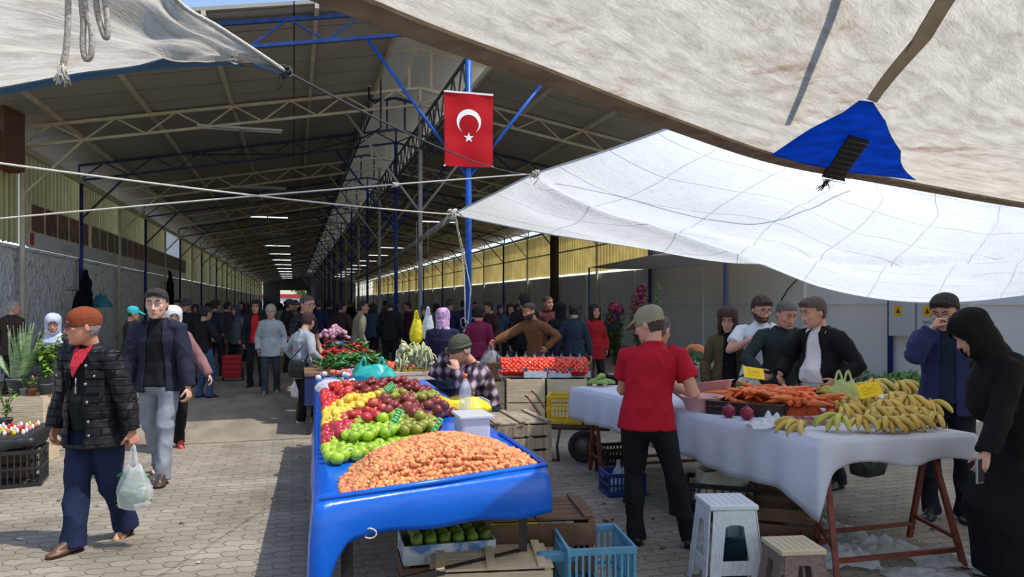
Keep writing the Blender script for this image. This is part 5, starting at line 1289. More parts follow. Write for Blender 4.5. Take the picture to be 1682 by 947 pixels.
for n, (s, w_) in enumerate(pts):
    p = tray(s, w_); p.z = .80+tray_h(s, w_)+.002; k = n % 4
    e = Matrix.Rotation(rr.uniform(0,6.28),3,'Z')@Matrix.Rotation(rr.uniform(.5,2.2),3,'X'); sc_ = rr.uniform(.64,.98)
    if n < 300:
        if k >= len(pm): o = protos[k].build('shallot', om); pm.append(o)
        else: o = pm[k].copy(); COL.objects.link(o)
        o.location = p; o.rotation_euler = e.to_euler(); o.scale = (sc_,)*3
        tag(o, 'small orange-brown shallot on the heap at the front of the blue table', 'shallot', 'shallots heaped on the blue table')
    else: rest.add([p+e@(v*sc_) for v in protos[k].v], protos[k].f, True)
core = MB(); N1, N2 = 30, 18
core.add([tray(i/N1, j/N2)+V((0,0,.802+max(tray_h(i/N1,j/N2)-.012,0))) for j in range(N2+1) for i in range(N1+1)], [(j*(N1+1)+i, j*(N1+1)+i+1, (j+1)*(N1+1)+i+1, (j+1)*(N1+1)+i) for j in range(N2) for i in range(N1)], True)
rest.add(core.v, core.f, True)
o = rest.build('shallot_heap', mat('shallot_heap_skin', (176,86,50), .55, vs=40, rgb2=(232,164,110), thr=(.36,.60))); tag(o, 'body of the big heap of orange-brown shallots on the blue table', 'shallots', kind='stuff')
# ---------------- apples
def apple_mb(r=.037, sq=.9):
    m_ = MB(); prof = [(0,-.72),(.18,-.80),(.42,-.82),(.72,-.62),(.93,-.25),(1.0,.12),(.93,.48),(.70,.76),(.42,.86),(.20,.78),(.07,.62),(0,.56)]
    m_.lathe([(a*r, z*r*sq) for a, z in prof], n=14); return m_
stemm = mat('fruit_stem', (82,62,36), .8)
kinds_ = {'lime': ('bright lime green', mat('lime_apple',(150,184,44),.32,var=.14,vs=9,rnd=.12,coat=.25)), 'dull': ('dull olive green', mat('dull_green_apple',(128,138,46),.38,var=.2,vs=9,rnd=.14,rgb2=(150,110,56),thr=(.5,.8))),
 'pink': ('pinkish red streaked', mat('pink_apple',(178,40,52),.32,rgb2=(214,128,96),vs=7,rnd=.14,thr=(.5,.78),coat=.2)), 'plum': ('dusky plum-red', mat('plum_apple',(108,34,40),.40,rgb2=(150,74,62),vs=8,rnd=.2)),
 'yellow': ('yellow', mat('yellow_apple',(226,192,62),.34,rgb2=(214,140,56),vs=5,rnd=.10,thr=(.55,.85),coat=.2)), 'red': ('bright red', mat('red_apple',(196,34,52),.30,rgb2=(214,84,76),vs=6,rnd=.12,thr=(.5,.8),coat=.25)), 'dark': ('dark maroon', mat('maroon_apple',(100,22,34),.34,rgb2=(134,40,46),vs=8,rnd=.2,coat=.15))}
seeds = [('lime',570,735),('lime',600,720),('lime',590,702),('lime',630,700),('lime',645,722),('lime',556,722),('lime',640,690),('dull',680,700),('dull',700,690),('dull',668,688),('dull',712,708),
 ('pink',545,705),('pink',570,692),('pink',600,680),('pink',620,670),('pink',535,718),('plum',650,668),('plum',680,672),('plum',710,680),('plum',700,662),('plum',728,690),('plum',640,658),('plum',672,655),
 ('yellow',535,682),('yellow',560,672),('yellow',590,660),('yellow',545,692),('yellow',612,652),('dull',640,646),('dull',665,646),('dull',690,652),
 ('red',530,662),('red',550,650),('red',570,642),('red',535,645),('dark',600,632),('dark',630,630),('dark',655,636),('dark',685,640),('dark',590,642)]
names_pos = {'lime':'at the front of the fruit heap','dull':'beside the lime green ones and the price sign','pink':'in the band behind the lime green ones','plum':'on the right of the fruit heap','yellow':'in the band by the left table edge','red':'at the back left corner of the fruit heap','dark':'at the very back of the fruit heap'}
aproto = {}; cnt = {}
APP = []
def put_apple(p, kd, lay=1): APP.append((p.copy(), kd, lay))
def make_apple(p, kd):
    if kd not in aproto:
        o = apple_mb().build('apple', kinds_[kd][1]); aproto[kd] = o
        if kd in ('lime',): MB().tube([(0,0,.018),(.002,0,.03),(.005,0,.042)], .0016, 5).build('stem', stemm, o)
    else: o = copy_tree(aproto[kd])
    o.location = p; o.rotation_euler = (rr.uniform(-.9,.9), rr.uniform(-.9,.9), rr.uniform(0,6.28)); s = rr.uniform(.92,1.10); o.scale = (s,s,s*rr.uniform(.95,1.08))
    tag(o, '%s apple %s' % (kinds_[kd][0], names_pos[kd]), 'apple', '%s apples on the blue table' % kinds_[kd][0]); cnt[kd] = cnt.get(kd,0)+1
def apple_h(a, v): return .11*min(1,(a-.0)/.22,(1.06-a)/.22)*min(1,max(0,(v-.0)/.5))*(.8+.25*math.sin(v*2.2))
sp_ = .073
for layer in (0,1):
    j = 0; v = .62
    while v < 3.75:
        a = .06+(sp_/2 if (j+layer) % 2 else 0)
        while a < 1.10:
            # behind the shallots the heap starts further back on the right
            vmin = .60+.55*a
            if v > vmin+layer*.05:
                p = FL+V((a*CT, a*ST,0))+dH*(v+(0.042 if layer else 0)-.30*0)
                p += V((rr.uniform(-.006,.006), rr.uniform(-.006,.006), 0)); h = apple_h(a, v-vmin+.1); p.z = .805+.034+(.058 if layer else 0)+rr.uniform(0,.006)
                q = proj(p+V((0,0,.0)))
                if (layer == 0 or h > .052) and q[0] < 738 and a < 1.03-(.10 if layer else 0) and not (a > .74 and v < 2.0):
                    kd = min(seeds, key=lambda sd: ((sd[1]-q[0])*.55)**2+((sd[2]-q[1])*1.3)**2)[0]; put_apple(p, kd, layer if h > .052 else 1)
            a += sp_
        v += sp_*.88; j += 1
# third layer: crowns of each heap
for k in range(110):
    a = rr.uniform(.2,.85); v = rr.uniform(1.0,3.6)
    if v < .60+.55*a+.3: continue
    p = FL+V((a*CT,a*ST,0))+dH*v; p.z = .805+.034+.113+rr.uniform(-.003,.004)
    if all((p-q).length > .072 for q in cnt.setdefault('_p', [])):
        cnt['_p'].append(p.copy()); q = proj(p); put_apple(p, min(seeds, key=lambda sd: ((sd[1]-q[0])*.55)**2+((sd[2]-q[1])*1.3)**2)[0])
APP.sort(key=lambda a: a[0].y-.25*a[0].z+(50 if a[2] == 0 else 0))
for p, kd, lay in APP[:300]: make_apple(p, kd)
bulk = {}
for p, kd, lay in APP[300:]:
    m_ = bulk.setdefault(kd, MB()); b_ = apple_mb(); e = Matrix.Rotation(rr.uniform(0,6.28),3,'Z')@Matrix.Rotation(rr.uniform(-.9,.9),3,'X')
    m_.add([p+e@v for v in b_.v], b_.f, True)
ab = MB(); rng = []
for kd, m_ in bulk.items(): ab.add(m_.v, m_.f, True); rng.append((kd, len(m_.f)))
o = ab.build('apples'); idx = []
for i, (kd, n) in enumerate(rng): o.data.materials.append(kinds_[kd][1]); idx += [i]*n
o.data.polygons.foreach_set('material_index', idx); tag(o, 'back part of the apple heap in red, maroon, yellow and plum on the blue table', 'apples', kind='stuff')
# price signs
sgn = mat('green_sign', (40,140,66), .5); sgw = mat('sign_border', (150,220,150), .5)
for (x, y, z, w_, h_, tilt, lab) in ((652,683,1.0,.045,.085,22,'tilted green price sign standing among the lime and plum apples'),(640,636,1.02,.055,.085,50,'green price sign lying back on the maroon apples'),(716,702,.96,.03,.12,28,'narrow bright green price sign stuck beside the shallots')):
    p = gz(x,y,z); o = empty('price_sign', p, R(-8), lab, 'sign'); rt = Matrix.Rotation(R(tilt),3,'Y')@Matrix.Rotation(R(-18),3,'X')
    MB().box((0,0,0),(w_,.006,h_),rot=rt,bev=.002).build('card', sgw, o); MB().box(rt@V((0,-.004,0)),(w_*.86,.004,h_*.9),rot=rt).build('panel', sgn, o)
    m_ = MB()
    for k in range(4):
        m_.box(rt@V((rr.uniform(-.003,.003),-.0065,h_*(.3-.19*k))),(w_*rr.uniform(.4,.7),.001,.008),rot=rt)
    m_.build('lettering', sgw, o); MB().bar(rt@V((0,0,-h_/2)), rt@V((0,0,-h_/2-.07)), .006).build('spike', sgw, o)
# ---------------- bags
def film(name, rgb, alpha, rough=.25): return mat(name, rgb, rough, alpha=alpha, bump=.8, bs=14, spec=.6)
white_film = film('white_film', (236,240,240), .38); clear_film = film('clear_film', (220,228,230), .22, .12); teal_film = film('teal_film', (40,176,160), .88, .3); yellow_film = film('yellow_film', (232,214,30), .85, .35)
def bag(p, w_, d_, h_, m, lab, rz=0, handles=True, seed=0, hang=True, neck=.35, name='carrier_bag', group=None):
    """p = top of the handles when hanging, or base centre when standing"""
    root = empty(name, p, rz, lab, 'bag', group); r_ = random.Random(seed); m_ = MB(); n = 28; lv = 12; vs = []
    zt = -.14 if hang else h_; zb = zt-h_ if hang else 0
    for i in range(lv+1):
        f = i/lv; k = neck+(1-neck)*min(1,(f/.55))**.8 if f < .55 else 1-.25*((f-.55)/.45)**2.5
        if i == lv: k = .35
        for j in range(n):
            a = 2*math.pi*j/n; wob = 1+.10*math.sin(a*5+seed+f*4)+.05*math.sin(a*9+f*7+seed)
            vs.append((w_/2*k*math.cos(a)*wob, d_/2*k*math.sin(a)*wob, zt+(zb-zt)*f+(.012*math.sin(a*3+seed) if i < 2 else 0)))
    fs = [(i*n+j, i*n+(j+1)%n, (i+1)*n+(j+1)%n, (i+1)*n+j) for i in range(lv) for j in range(n)]+[tuple(lv*n+j for j in range(n))]
    m_.add(vs, fs, True); m_.build('bag_body', m, root)
    if handles:
        for s in (-1,1):
            m_ = MB(); x = w_/2*neck*.7*s; top = 0 if hang else h_+.12
            pts_ = [V((x,-.01,zt-.01)), V((x*.6,-.012,zt+(top-zt)*.6)), V((0,-.004,top-.004)), V((-x*.2,.01,zt+(top-zt)*.5)), V((-x*.5,.012,zt-.01))] if hang else [V((x-.04,0,h_-.02)), V((x,0.02,h_+.08)), V((x+.03,0,h_-.02))]
            loft(m_, [interp(pts_, i/12) for i in range(13)], [(.010,.004)]*13, V((1,0,0)), 8, cap=False); m_.build('handle', m, root)
    return root
hw_ = lambda J, i, dz=-.06: (lambda q: q+V((0,0,dz)))(J['world'](J['wri'][i]+(J['wri'][i]-J['elb'][i]).normalized()*.07))
hb = hw_(oldman, 1, -.02)
bag(hb, .25, .17, .30, white_film, 'translucent white carrier bag of green cucumbers in the old man\'s hand', rz=R(-14), seed=2)
cucm = mat('cucumber_skin', (58,112,44), .4, var=.25, vs=14, rnd=.2)
def cuc_mb():
    m_ = MB(); P_ = [V((-.085,0,0)),V((-.05,0,.006)),V((0,0,.010)),V((.05,0,.006)),V((.085,0,0))]
    loft(m_, P_, [.010,.0165,.018,.0165,.010], None, 10); return m_
c0 = None
for k in range(11):
    if c0 is None: o = c0 = cuc_mb().build('cucumber', cucm)
    else: o = c0.copy(); COL.objects.link(o)
    o.location = hb+V((rr.uniform(-.035,.035), rr.uniform(-.015,.015), -.40+.018*k*1.1)); o.rotation_euler = (rr.uniform(-.3,.3), rr.uniform(-.4,.4), rr.uniform(-.5,.5))
    tag(o, 'green cucumber inside the old man\'s translucent carrier bag', 'cucumber', 'cucumbers in the carrier bag')
bag(gY(590,594,9.4)+V((.06,0,-.02)) if False else V((gz(612,626,.82).x, gz(612,626,.82).y, .80)), .46, .34, .20, teal_film, 'crumpled teal plastic bag behind the maroon apples', hang=False, seed=5, neck=.6)
bag(V((gz(545,645,.80).x+.05, gz(545,645,.80).y, .80)), .40, .3, .13, film('milky_film',(226,226,230),.8), 'crumpled whitish plastic bag at the back left corner of the blue table', hang=False, seed=7, neck=.7, handles=False)
# leeks beside it
leekw = mat('leek_white', (222,222,196), .5); leekg = mat('leek_green', (92,128,66), .5, var=.2, vs=8)
for k in range(9):
    p = V((gz(528,640,.82).x+.05*(k%5)-.05, gz(528,640,.82).y+.25+.03*k, .822+.035*(k//5)))
    o = empty('leek', p, R(20+rr.uniform(-8,8)), 'white-stemmed leek lying at the far left of the blue table', 'leek', 'leeks on the blue table')
    MB().tube([(0,-.22,0),(0,-.05,.003),(0,.06,.004)],[.013,.012,.014],8).build('stem', leekw, o); m_ = MB()
    for q in range(4): m_.tube([(0,.05,.004),(.012*(q-1.5),.16,.012),(.03*(q-1.5),.27,.004)],[.012,.010,.004],6)
    m_.build('leaves', leekg, o)
# garlic plaits over yellow jars
p0 = V((gz(680,622,.80).x, gz(680,622,.80).y, 0))
p0.z = .80; jarm = mat('yellow_jar', (226,170,20), .25, coat=.3); garm = mat('garlic', (188,186,134), .6, var=.2, vs=20)
wood_crate(p0, (.46,.30,.10), TH, 'low wooden tray holding the yellow jars under the garlic plaits', nsl=2)
for k in range(6):
    o = empty('jar', p0+V((-.17+.068*k, -.05+.01*k, .022)), 0, 'small yellow pickle jar under the garlic stems, %s from the left' % ordn(k).replace('first','leftmost, first'), 'jar', 'yellow jars under the garlic'); MB().lathe([(.026,0),(.030,.004),(.030,.085),(.022,.10),(.0,.10)],n=12).build('glass_body', jarm, o); MB().lathe([(.024,.1),(.024,.115),(0,.115)],n=12).build('lid', wood, o)
for k in range(84):
    a = rr.uniform(-.23,.23); lay = k/84; q = p0+V((a*(1-.35*lay), rr.uniform(-.10,.10)*(1-.4*lay), .15+.20*lay+rr.uniform(0,.03)))
    if k == 0: g0_ = empty('garlic_bulb', q); MB().lathe([(0,-.022),(.014,-.021),(.032,-.008),(.030,.010),(.018,.024),(.008,.034),(.005,.04)],n=9).build('bulb', garm, g0_); MB().tube([(0,0,.03),(.02,0,.06),(.05,-.01,.02),(.06,-.01,-.05),(.055,-.01,-.11)],[.008,.008,.008,.007,.006],6).build('stem', garm, g0_); o = g0_
    else: o = copy_tree(g0_)
    o.location = q; o.rotation_euler = (rr.uniform(-.4,.4), rr.uniform(-.4,.4), rr.uniform(0,6.28)); tag(o, 'pale garlic bulb with a drooping stem in the plaited heap over the yellow jars', 'garlic', 'garlic heap on the blue table')
# white lidded bin, trays, bottle, crates right of the apples
def W(px, py, z): q = gz(px,py,z); return V((q.x,q.y,z))
gp = gz(750,742,.62)
cr1 = wood_crate(V((.0,5.62,0)), (.44,.56,.39), TH, 'lower grey slatted crate of the stack before the seated stall keeper', woodg, nsl=4)
cr2 = wood_crate(V((.0,5.62,.395)), (.44,.56,.38), TH, 'upper grey slatted crate of the stack under the yellow bag', woodg, nsl=4, lid=True)
o = empty('storage_bin', V((-.25,4.62,.803)), TH, 'white translucent plastic bin with a flat lid right of the green apples', 'bin'); wp = mat('milky_plastic', (222,226,232), .35, trans=.3)
m_ = MB().box((0,0,.075),(.18,.24,.15),bev=.02); m_.build('tub', wp, o); MB().box((0,0,.158),(.21,.27,.018),bev=.01).build('lid', wp, o)
bag(V((-.40,5.68,.803)), .46, .30, .13, yellow_film, 'crumpled yellow plastic bag on the grey crates before the stall keeper', hang=False, seed=4, neck=.6, handles=False)
o = empty('water_bottle', V((-.335,5.30,.803)), 0, 'tall clear plastic bottle with an orange cap on the crates', 'bottle')
pet = mat('clear_bottle', (214,224,226), .08, alpha=.32, bump=.3, bs=20)
MB().lathe([(.0,0),(.040,.003),(.044,.02),(.041,.06),(.044,.10),(.041,.14),(.044,.18),(.044,.23),(.030,.275),(.014,.30),(.013,.325)],n=18).build('bottle_body', pet, o); MB().lathe([(.0165,.318),(.0165,.345),(.0,.347)],n=14).build('cap', mat('orange_cap',(240,104,30),.4), o)
for k in range(2):
    wood_crate(V((-.62,6.45,.80+.05*k)) if False else V((-.20,6.55,.0+.0*k)) if k else V((-.42,6.6,.0)), (.40,.36,.74-.0*k), TH, 'grey crate stack carrying a white tray by the stall keeper\'s elbow' if k == 0 else 'narrow crate right next to the white tray stack', woodg, nsl=7) if k == 0 else None
o = empty('tray', V((-.42,6.55,.745)), TH, 'shallow white tray on the crates by the stall keeper\'s elbow', 'tray'); MB().box((0,0,.006),(.38,.3,.012)).box((0,-.15,.03),(.38,.01,.05)).box((0,.15,.03),(.38,.01,.05)).box((-.19,0,.03),(.01,.3,.05)).box((.19,0,.03),(.01,.3,.05)).build('tray_body', mat('worn_white',(186,184,180),.6,var=.1), o)
o = empty('seat_box', V((P12.x,P12.y,0)), R(-52), 'wooden box used as a seat by the stall keeper', 'seat'); MB().box((0,.03,.25),(.40,.36,.50),bev=.01).build('box_body', woodb, o); MB().box((0,.03,.515),(.42,.38,.03),bev=.01).build('top_board', woodg, o)
# crates under and before the blue table
wood_crate(V((-.115,3.80,.0)), (.60,.36,.345), R(6), 'pale wooden crate with battened lid, sunlit at the front under the blue table', wood, lid=True, nsl=4)
wood_crate(V((.13,4.28,.0)), (.62,.46,.46), R(6), 'dark brown wooden crate with a slatted lid behind the pale crate', woodb, lid=True, nsl=3)
pb2 = V((-.36,4.02,0)); wood_crate(pb2+V((0,.0,0)), (.50,.34,.30), R(14), 'low dark crate under the fruit table carrying the box of green pears', woodb, nsl=3)
o = empty('fruit_box', pb2+V((0,0,.303)), R(14), 'printed cardboard box of green pears under the blue table', 'box'); cbm = mat('printed_cardboard', (196,200,206), .8, rgb2=(86,120,170), vs=9, thr=(.5,.6))
m_ = MB()
for sx in (-1,1): m_.box((sx*.24,0,.05),(.008,.32,.10)); m_.box((0,sx*.16,.05),(.48,.008,.10))
m_.box((0,0,.004),(.48,.32,.008)); m_.build('box_body', cbm, o)
pearm = mat('green_pear', (112,138,44), .4, var=.2, vs=8, rnd=.18); pr0 = None
for k in range(44):
    i, j, l = k % 6, (k//6) % 4, k//24
    q = V((-.185+.074*i+.02*(l), -.105+.07*j+.02*l, .045+.058*l)); q = Matrix.Rotation(R(14),3,'Z')@q+pb2+V((0,0,.303))
    if pr0 is None: pr0 = MB(); pr0.lathe([(0,-.034),(.016,-.033),(.031,-.018),(.034,-.002),(.028,.014),(.018,.026),(.012,.038),(.0,.042)],n=12); pr0 = pr0.build('pear', pearm); MB().tube([(0,0,.038),(.004,0,.055)],.0018,5).build('stem', stemm, pr0); o = pr0
    else: o = copy_tree(pr0)
    o.location = q; o.rotation_euler = (rr.uniform(-1.2,1.2), rr.uniform(-1,1), rr.uniform(0,6)); tag(o, 'green pear in the cardboard box under the blue table', 'pear', 'pears under the blue table')
bag(V((-.02,4.75,.0)), .34, .28, .62, yellow_film, 'yellow-green plastic sack standing under the right end of the blue table', hang=False, seed=11, neck=.5, handles=False)
plastic_crate(V((.43,3.93,0)), (.36,.40,.42), R(8), 'weathered light blue plastic crate standing at the front by the brown crate', (92,150,180), nv=10)
o = MB().bar(V((.13,3.78,.36)), V((.34,3.80,.36)), .05, .05, bev=.01).build('plank', mat('blue_lath',(84,140,174),.6,var=.2)); tag(o, 'short blue painted lath sticking out left of the light blue crate', 'plank')
# ---------------- the white-clothed table on the right
Q0, Q1 = V((1.92,4.62,0)), V((3.03,4.84,0)); dT = V((-.4107,.9118,0))
Qf, Qg = Q0+dT*3.2, Q1+dT*3.2+V((0,.03,0))
linen = mat('pale_blue_linen', (208,210,222), .85, var=.05, vs=3, bump=.25, bs=6)
def dropw(k, f, q, L):
    if k == 0: return .30+.10*f+.10*math.exp(-((L-q)/.16)**2)+.015*math.sin(q*6)
    if k == 1: return .165+.020*math.sin(q*11+1)+.28*math.exp(-(q/.05)**2)
    return .17+.02*math.sin(q*8)
wc, wtop = cloth_table([Qf, Q0, Q1, Qg], .80, dropw, linen, 'tablecloth', 'pale bluish-white cloth over the long banana and carrot table', npl=300, waves=.014, wn=26)
o = empty('market_table', (Q0+Qg)/2, 0, 'board and red-brown trestles under the pale cloth on the right', 'table'); b0 = o.location.copy()
MB().slab([Q0-b0+V((.01,.02,0)), Q1-b0+V((-.02,.02,0)), Qg-b0, Qf-b0+V((.01,0,0))], .765, .79).build('board', woodg, o)
def trestle(L_, R_, fwd, spread, n_):
    """sawhorse from L_ to R_ with A-shaped ends"""
    t = empty('trestle', L_, 0, n_, 'trestle', 'trestles under the white-clothed table'); z = V((0,0,.76)); rel = lambda p: p-t.location
    MB().bar(rel(L_+z), rel(R_+z), .035).build('top_bar', rustm, t)
    fs_ = []
    for P_, sd in ((L_,-1),(R_,1)):
        a = P_-fwd*spread+V((sd*.05,0,0)); b = P_+fwd*spread*.6+V((sd*-.02,0,0)); fs_.append((a,b))
        MB().bar(rel(P_+z), rel(a), .032).build('leg', rustm, t); MB().bar(rel(P_+z), rel(b), .032).build('leg', rustm, t)
        MB().bar(rel(P_.lerp(a,.78)+V((0,0,.76*.22))), rel(P_.lerp(b,.78)+V((0,0,.76*.22))), .022).build('spreader', rustm, t)
    for i in (0,1):
        a = L_.lerp(fs_[0][i],.86)+V((0,0,.76*.14)); b = R_.lerp(fs_[1][i],.86)+V((0,0,.76*.14)); MB().bar(rel(a), rel(b), .026).build('stretcher', rustm, t)
fw_ = V((.1,.95,0)).normalized()
trestle(Q0+V((.10,.16,0)), Q1+V((-.22,.16,0)), fw_, .40, 'red-brown sawhorse trestle under the banana end of the white-clothed table')
trestle(Qf-dT*.35+V((.06,0,0)), Qg-dT*.35-V((.1,0,0)), dT, .22, 'red-brown sawhorse trestle under the far end of the white-clothed table')
# bananas
banm = mat('banana_skin', (202,166,62), .5, var=.16, vs=9, rnd=.14, rgb2=(208,180,92)); bant = mat('banana_tip', (74,60,30), .7); bang = mat('greenish_banana', (186,188,80), .45, rnd=.12, var=.12, vs=8)
def banana_mb(R_=.11, r=.0165, a0=-50, a1=52, n=9):
    P_ = []; rs = []
    for i in range(n):
        f = i/(n-1); a = R(a0+(a1-a0)*f); P_.append(V((0, R_*math.sin(a), R_*(1-math.cos(a))))); rs.append(r*(.36+.64*math.sin(math.pi*min(1,(f*.92+.08)))**.55) if 0 < i < n-1 else r*.33)
    m_ = MB(); loft(m_, P_, rs, V((1,0,0)), 7, cf=.5); return m_, P_
def bunch(p, rz, nb, m, lab, pitch=0, roll=0, sc=1.0):
    root = empty('banana_bunch', p, 0, lab, 'banana', 'banana bunches on the white-clothed table'); root.rotation_euler = (R(pitch),R(roll),rz); root.scale = (sc,)*3
    for k in range(nb):
        row = k % 2; a = R(-46+92*(k/(nb-1) if nb > 1 else .5)); mb1, P_ = banana_mb(.130+.012*row, .0240); M_ = Matrix.Rotation(a,3,'Z')
        out = MB(); cx_ = V((0,P_[-1].y,P_[-1].z)); of = V((math.sin(-a)*-.016,-.012,.026*row-.01))
        fl = lambda q: M_@V((q.x, q.y, -q.z))+of
        for v in mb1.v: out.v.append(fl(v-cx_))
        out.f = [tuple(reversed(f)) for f in mb1.f]; out.sm = mb1.sm
        b_ = out.build('banana', m, root); MB().ell(fl(P_[0]-cx_), .0075, 8, 6).build('tip', bant, b_)
    MB().tube([(0,-.015,.010),(0,.012,.022),(0,.035,.038)], [.022,.016,.013], 8).build('crown', mat('banana_crown',(150,138,60),.6), root)
    return root
def onT(px, py, z): p = gz(px,py,z); return V((p.x,p.y,z))
BN = [ # px, py, z, heading, n, pitch, green
 (1392,700,.86,-70,4,0,1,'greenish bunch lying flat at the left front of the banana pile'),(1440,690,.86,12,6,-6,0,'bunch fanned towards us, front row centre-left'),(1478,690,.86,-6,6,-6,0,'bunch fanned towards us, front row centre'),(1405,672,.88,30,5,0,0,'bunch behind the greenish front bunch'),
 (1372,664,.88,48,5,10,0,'upright bunch at the left of the pile'),(1350,652,.88,80,5,6,0,'bunch at the far left edge of the pile'),(1432,664,.92,-24,6,8,0,'bunch in the middle row behind the front centre'),(1468,660,.94,14,6,8,0,'bunch topmost in the middle of the pile'),(1500,668,.93,-18,6,0,0,'bunch on the upper right of the pile'),
 (1420,706,.83,2,5,-10,0,'bunch lowest at the front left of the fan row'),(1462,708,.83,8,6,-10,0,'bunch lowest at the front middle of the fan row'),(1500,704,.83,-10,6,-10,0,'bunch lowest at the front right of the fan row'),(1390,684,.85,26,6,-4,0,'bunch above the greenish front bunch'),(1456,676,.90,-4,6,0,0,'bunch right behind the front middle fan'),
 (1520,690,.86,-52,6,-4,0,'bunch at the right of the front row'),(1552,697,.85,-84,4,0,0,'bunch lying at the right end of the table'),(1538,676,.88,-40,5,0,0,'bunch behind the right end bunch'),(1405,645,.93,20,5,6,0,'bunch below the clear bag'),(1440,638,.95,-12,5,6,0,'bunch in front of the yellow price card'),(1478,642,.93,30,5,0,0,'bunch at the back right of the pile'),(1372,642,.9,-20,5,6,0,'bunch at the back left of the pile'),(1508,650,.88,5,5,0,0,'bunch at the far back right of the pile')]
for (x,y,z,h,n_,pt,gr,lb) in BN:
    bunch(onT(x,y-4,z)+V((0,.08,.025)), R(h*.8), n_+1, bang if gr else banm, 'yellow banana '+lb if not gr else lb.replace('bunch','banana bunch',1), pitch=pt+20, sc=.86)
bunch(onT(1322,700,.83), R(-75), 4, banm, 'small banana bunch lying alone left of the pile', pitch=16, sc=.85); bunch(onT(1312,694,.85), R(-100), 3, banm, 'small stubby banana bunch resting on the lone bunch left of the pile', pitch=16, sc=.7)
m_ = MB(); m_.ell((0,0,0),(.44,.26,.10),20,8); o = m_.build('folded_cloth', linen); o.location = onT(1455,664,.84)+V((0,.1,-.03)); tag(o, 'bunched pale cloth bedding the banana pile', 'cloth')
def price_card(p, w_, h_, rt, lab):
    o = empty('price_card', p, 0, lab, 'sign'); yc = mat('yellow_card', (244,208,20), .6)
    MB().box((0,0,0),(w_,.004,h_),rot=rt,bev=.001).build('card', yc, o); m_ = MB(); r_ = random.Random(int(w_*1000))
    for k in range(3):
        P_ = [rt@V((-w_*.32+w_*.64*i/7, -.0035, h_*(.2-.2*k)+r_.uniform(-.012,.012))) for i in range(8)]; m_.tube(P_, .0016, 4)
    m_.build('handwriting', mat('orange_marker',(222,160,30),.7), o); MB().bar(rt@V((w_*.1,.002,-h_*.45)), rt@V((w_*.12,.01,-h_*.5-.10)), .006).build('stick', wood, o)
price_card(onT(1428,640,1.02), .165, .105, Matrix.Rotation(R(-14),3,'Y')@Matrix.Rotation(R(-22),3,'X'), 'yellow handwritten price card standing among the bananas')
price_card(onT(1238,612,1.08)+V((0,0,0)), .17, .11, Matrix.Rotation(R(8),3,'Y')@Matrix.Rotation(R(-40),3,'X'), 'yellow price card tilted back over the carrots')
bag(onT(1396,655,.88)+V((0,.1,-.02)), .24, .16, .16, film('green_tint_film',(206,222,140),.55), 'pale green tied bag standing behind the bananas', hang=False, seed=9, neck=.45)
# carrots in a tilted black crate
ccx = V((1.98,5.80,.805)); cz = R(-24)
def low_crate(loc, size, rz, lab, rgb):
    return plastic_crate(loc, size, rz, lab, rgb, nv=11)
low_crate(ccx+V((-.16,-.10,0)), (.56,.36,.10), R(-30), 'low black plastic tray tilted in front of the carrots', (26,26,28))
carm = mat('carrot_skin', (232,116,56), .45, var=.14, vs=16, rnd=.14, bump=.1, bs=60, aniso=(1,1,3))
def carrot_mb():
    m_ = MB(); m_.tube([(0,.002,-.005),(0,.0,.0),(0,-.01,0),(0,-.06,.001),(0,-.12,0),(0,-.165,-.002),(0,-.185,-.003)], [.006,.016,.023,.0205,.0155,.008,.002], 9); return m_
k0 = None
for k in range(170):
    lay = k/170; a = rr.uniform(-.44,.44)*(1-.4*lay); b_ = rr.uniform(-.26,.26)*(1-.4*lay)
    p = ccx+Matrix.Rotation(R(-24),3,'Z')@V((a+.06,b_+.04,.025+.125*max(0,1-(a/.46)**2-(b_/.30)**2)**.6+rr.uniform(0,.03)))
    if k0 is None: o = k0 = carrot_mb().build('carrot', carm); MB().tube([(0,0,0),(.0,.012,.002)], [.007,.004], 6).build('crown', leekg, o)
    else: o = copy_tree(k0)
    o.location = p; o.rotation_euler = (rr.uniform(-.3,.3), 0, rr.uniform(0,6.28)); s = rr.uniform(.8,1.15); o.scale = (s,s,s)
    tag(o, 'orange carrot in the heap on the white-clothed table', 'carrot', 'carrots heaped on the white-clothed table')
MB().ell((0,0,0),(.38,.25,.105),20,10).build('x', mat('carrot_bed',(190,84,38),.8,var=.4,vs=24,bump=1,bs=20,aniso=(1,4,1))); o = bpy.data.objects['x']; o.name = 'carrot_heap'; o.location = ccx+V((.06,.04,.01)); o.rotation_euler = (0,0,cz); tag(o, 'densely packed core of the carrot heap', 'carrots', kind='stuff')
# basins
pk = mat('pink_plastic', (232,176,174), .4, var=.05)
def basin(p, r, lab, tilt=(0,0)):
    o = empty('basin', p, 0, lab, 'basin'); o.rotation_euler = (tilt[0], tilt[1], 0)
    MB().lathe([(0,0),(r*.68,0),(r*.74,.01),(r*.95,.105),(r*1.04,.112),(r*1.04,.118),(r*.93,.114),(r*.72,.018),(0,.012)],n=36).build('bowl', pk, o); return o
basin(V((1.50,5.86,.805)), .165, 'lower pink plastic basin on the white-clothed table beside the helper\'s hand'); basin(V((1.70,6.28,.87)), .19, 'larger pink plastic basin behind and above the lower one', (R(-8),R(-6)))
MB().ell((0,0,0),(.16,.16,.035),16,8).build('y', linen); o = bpy.data.objects['y']; o.name = 'folded_cloth'; o.location = (1.70,6.28,.835); tag(o, 'folded pale cloth raising the larger pink basin', 'cloth')
ron = mat('red_onion_skin', (128,24,58), .3, var=.2, vs=14, aniso=(1,1,.2))
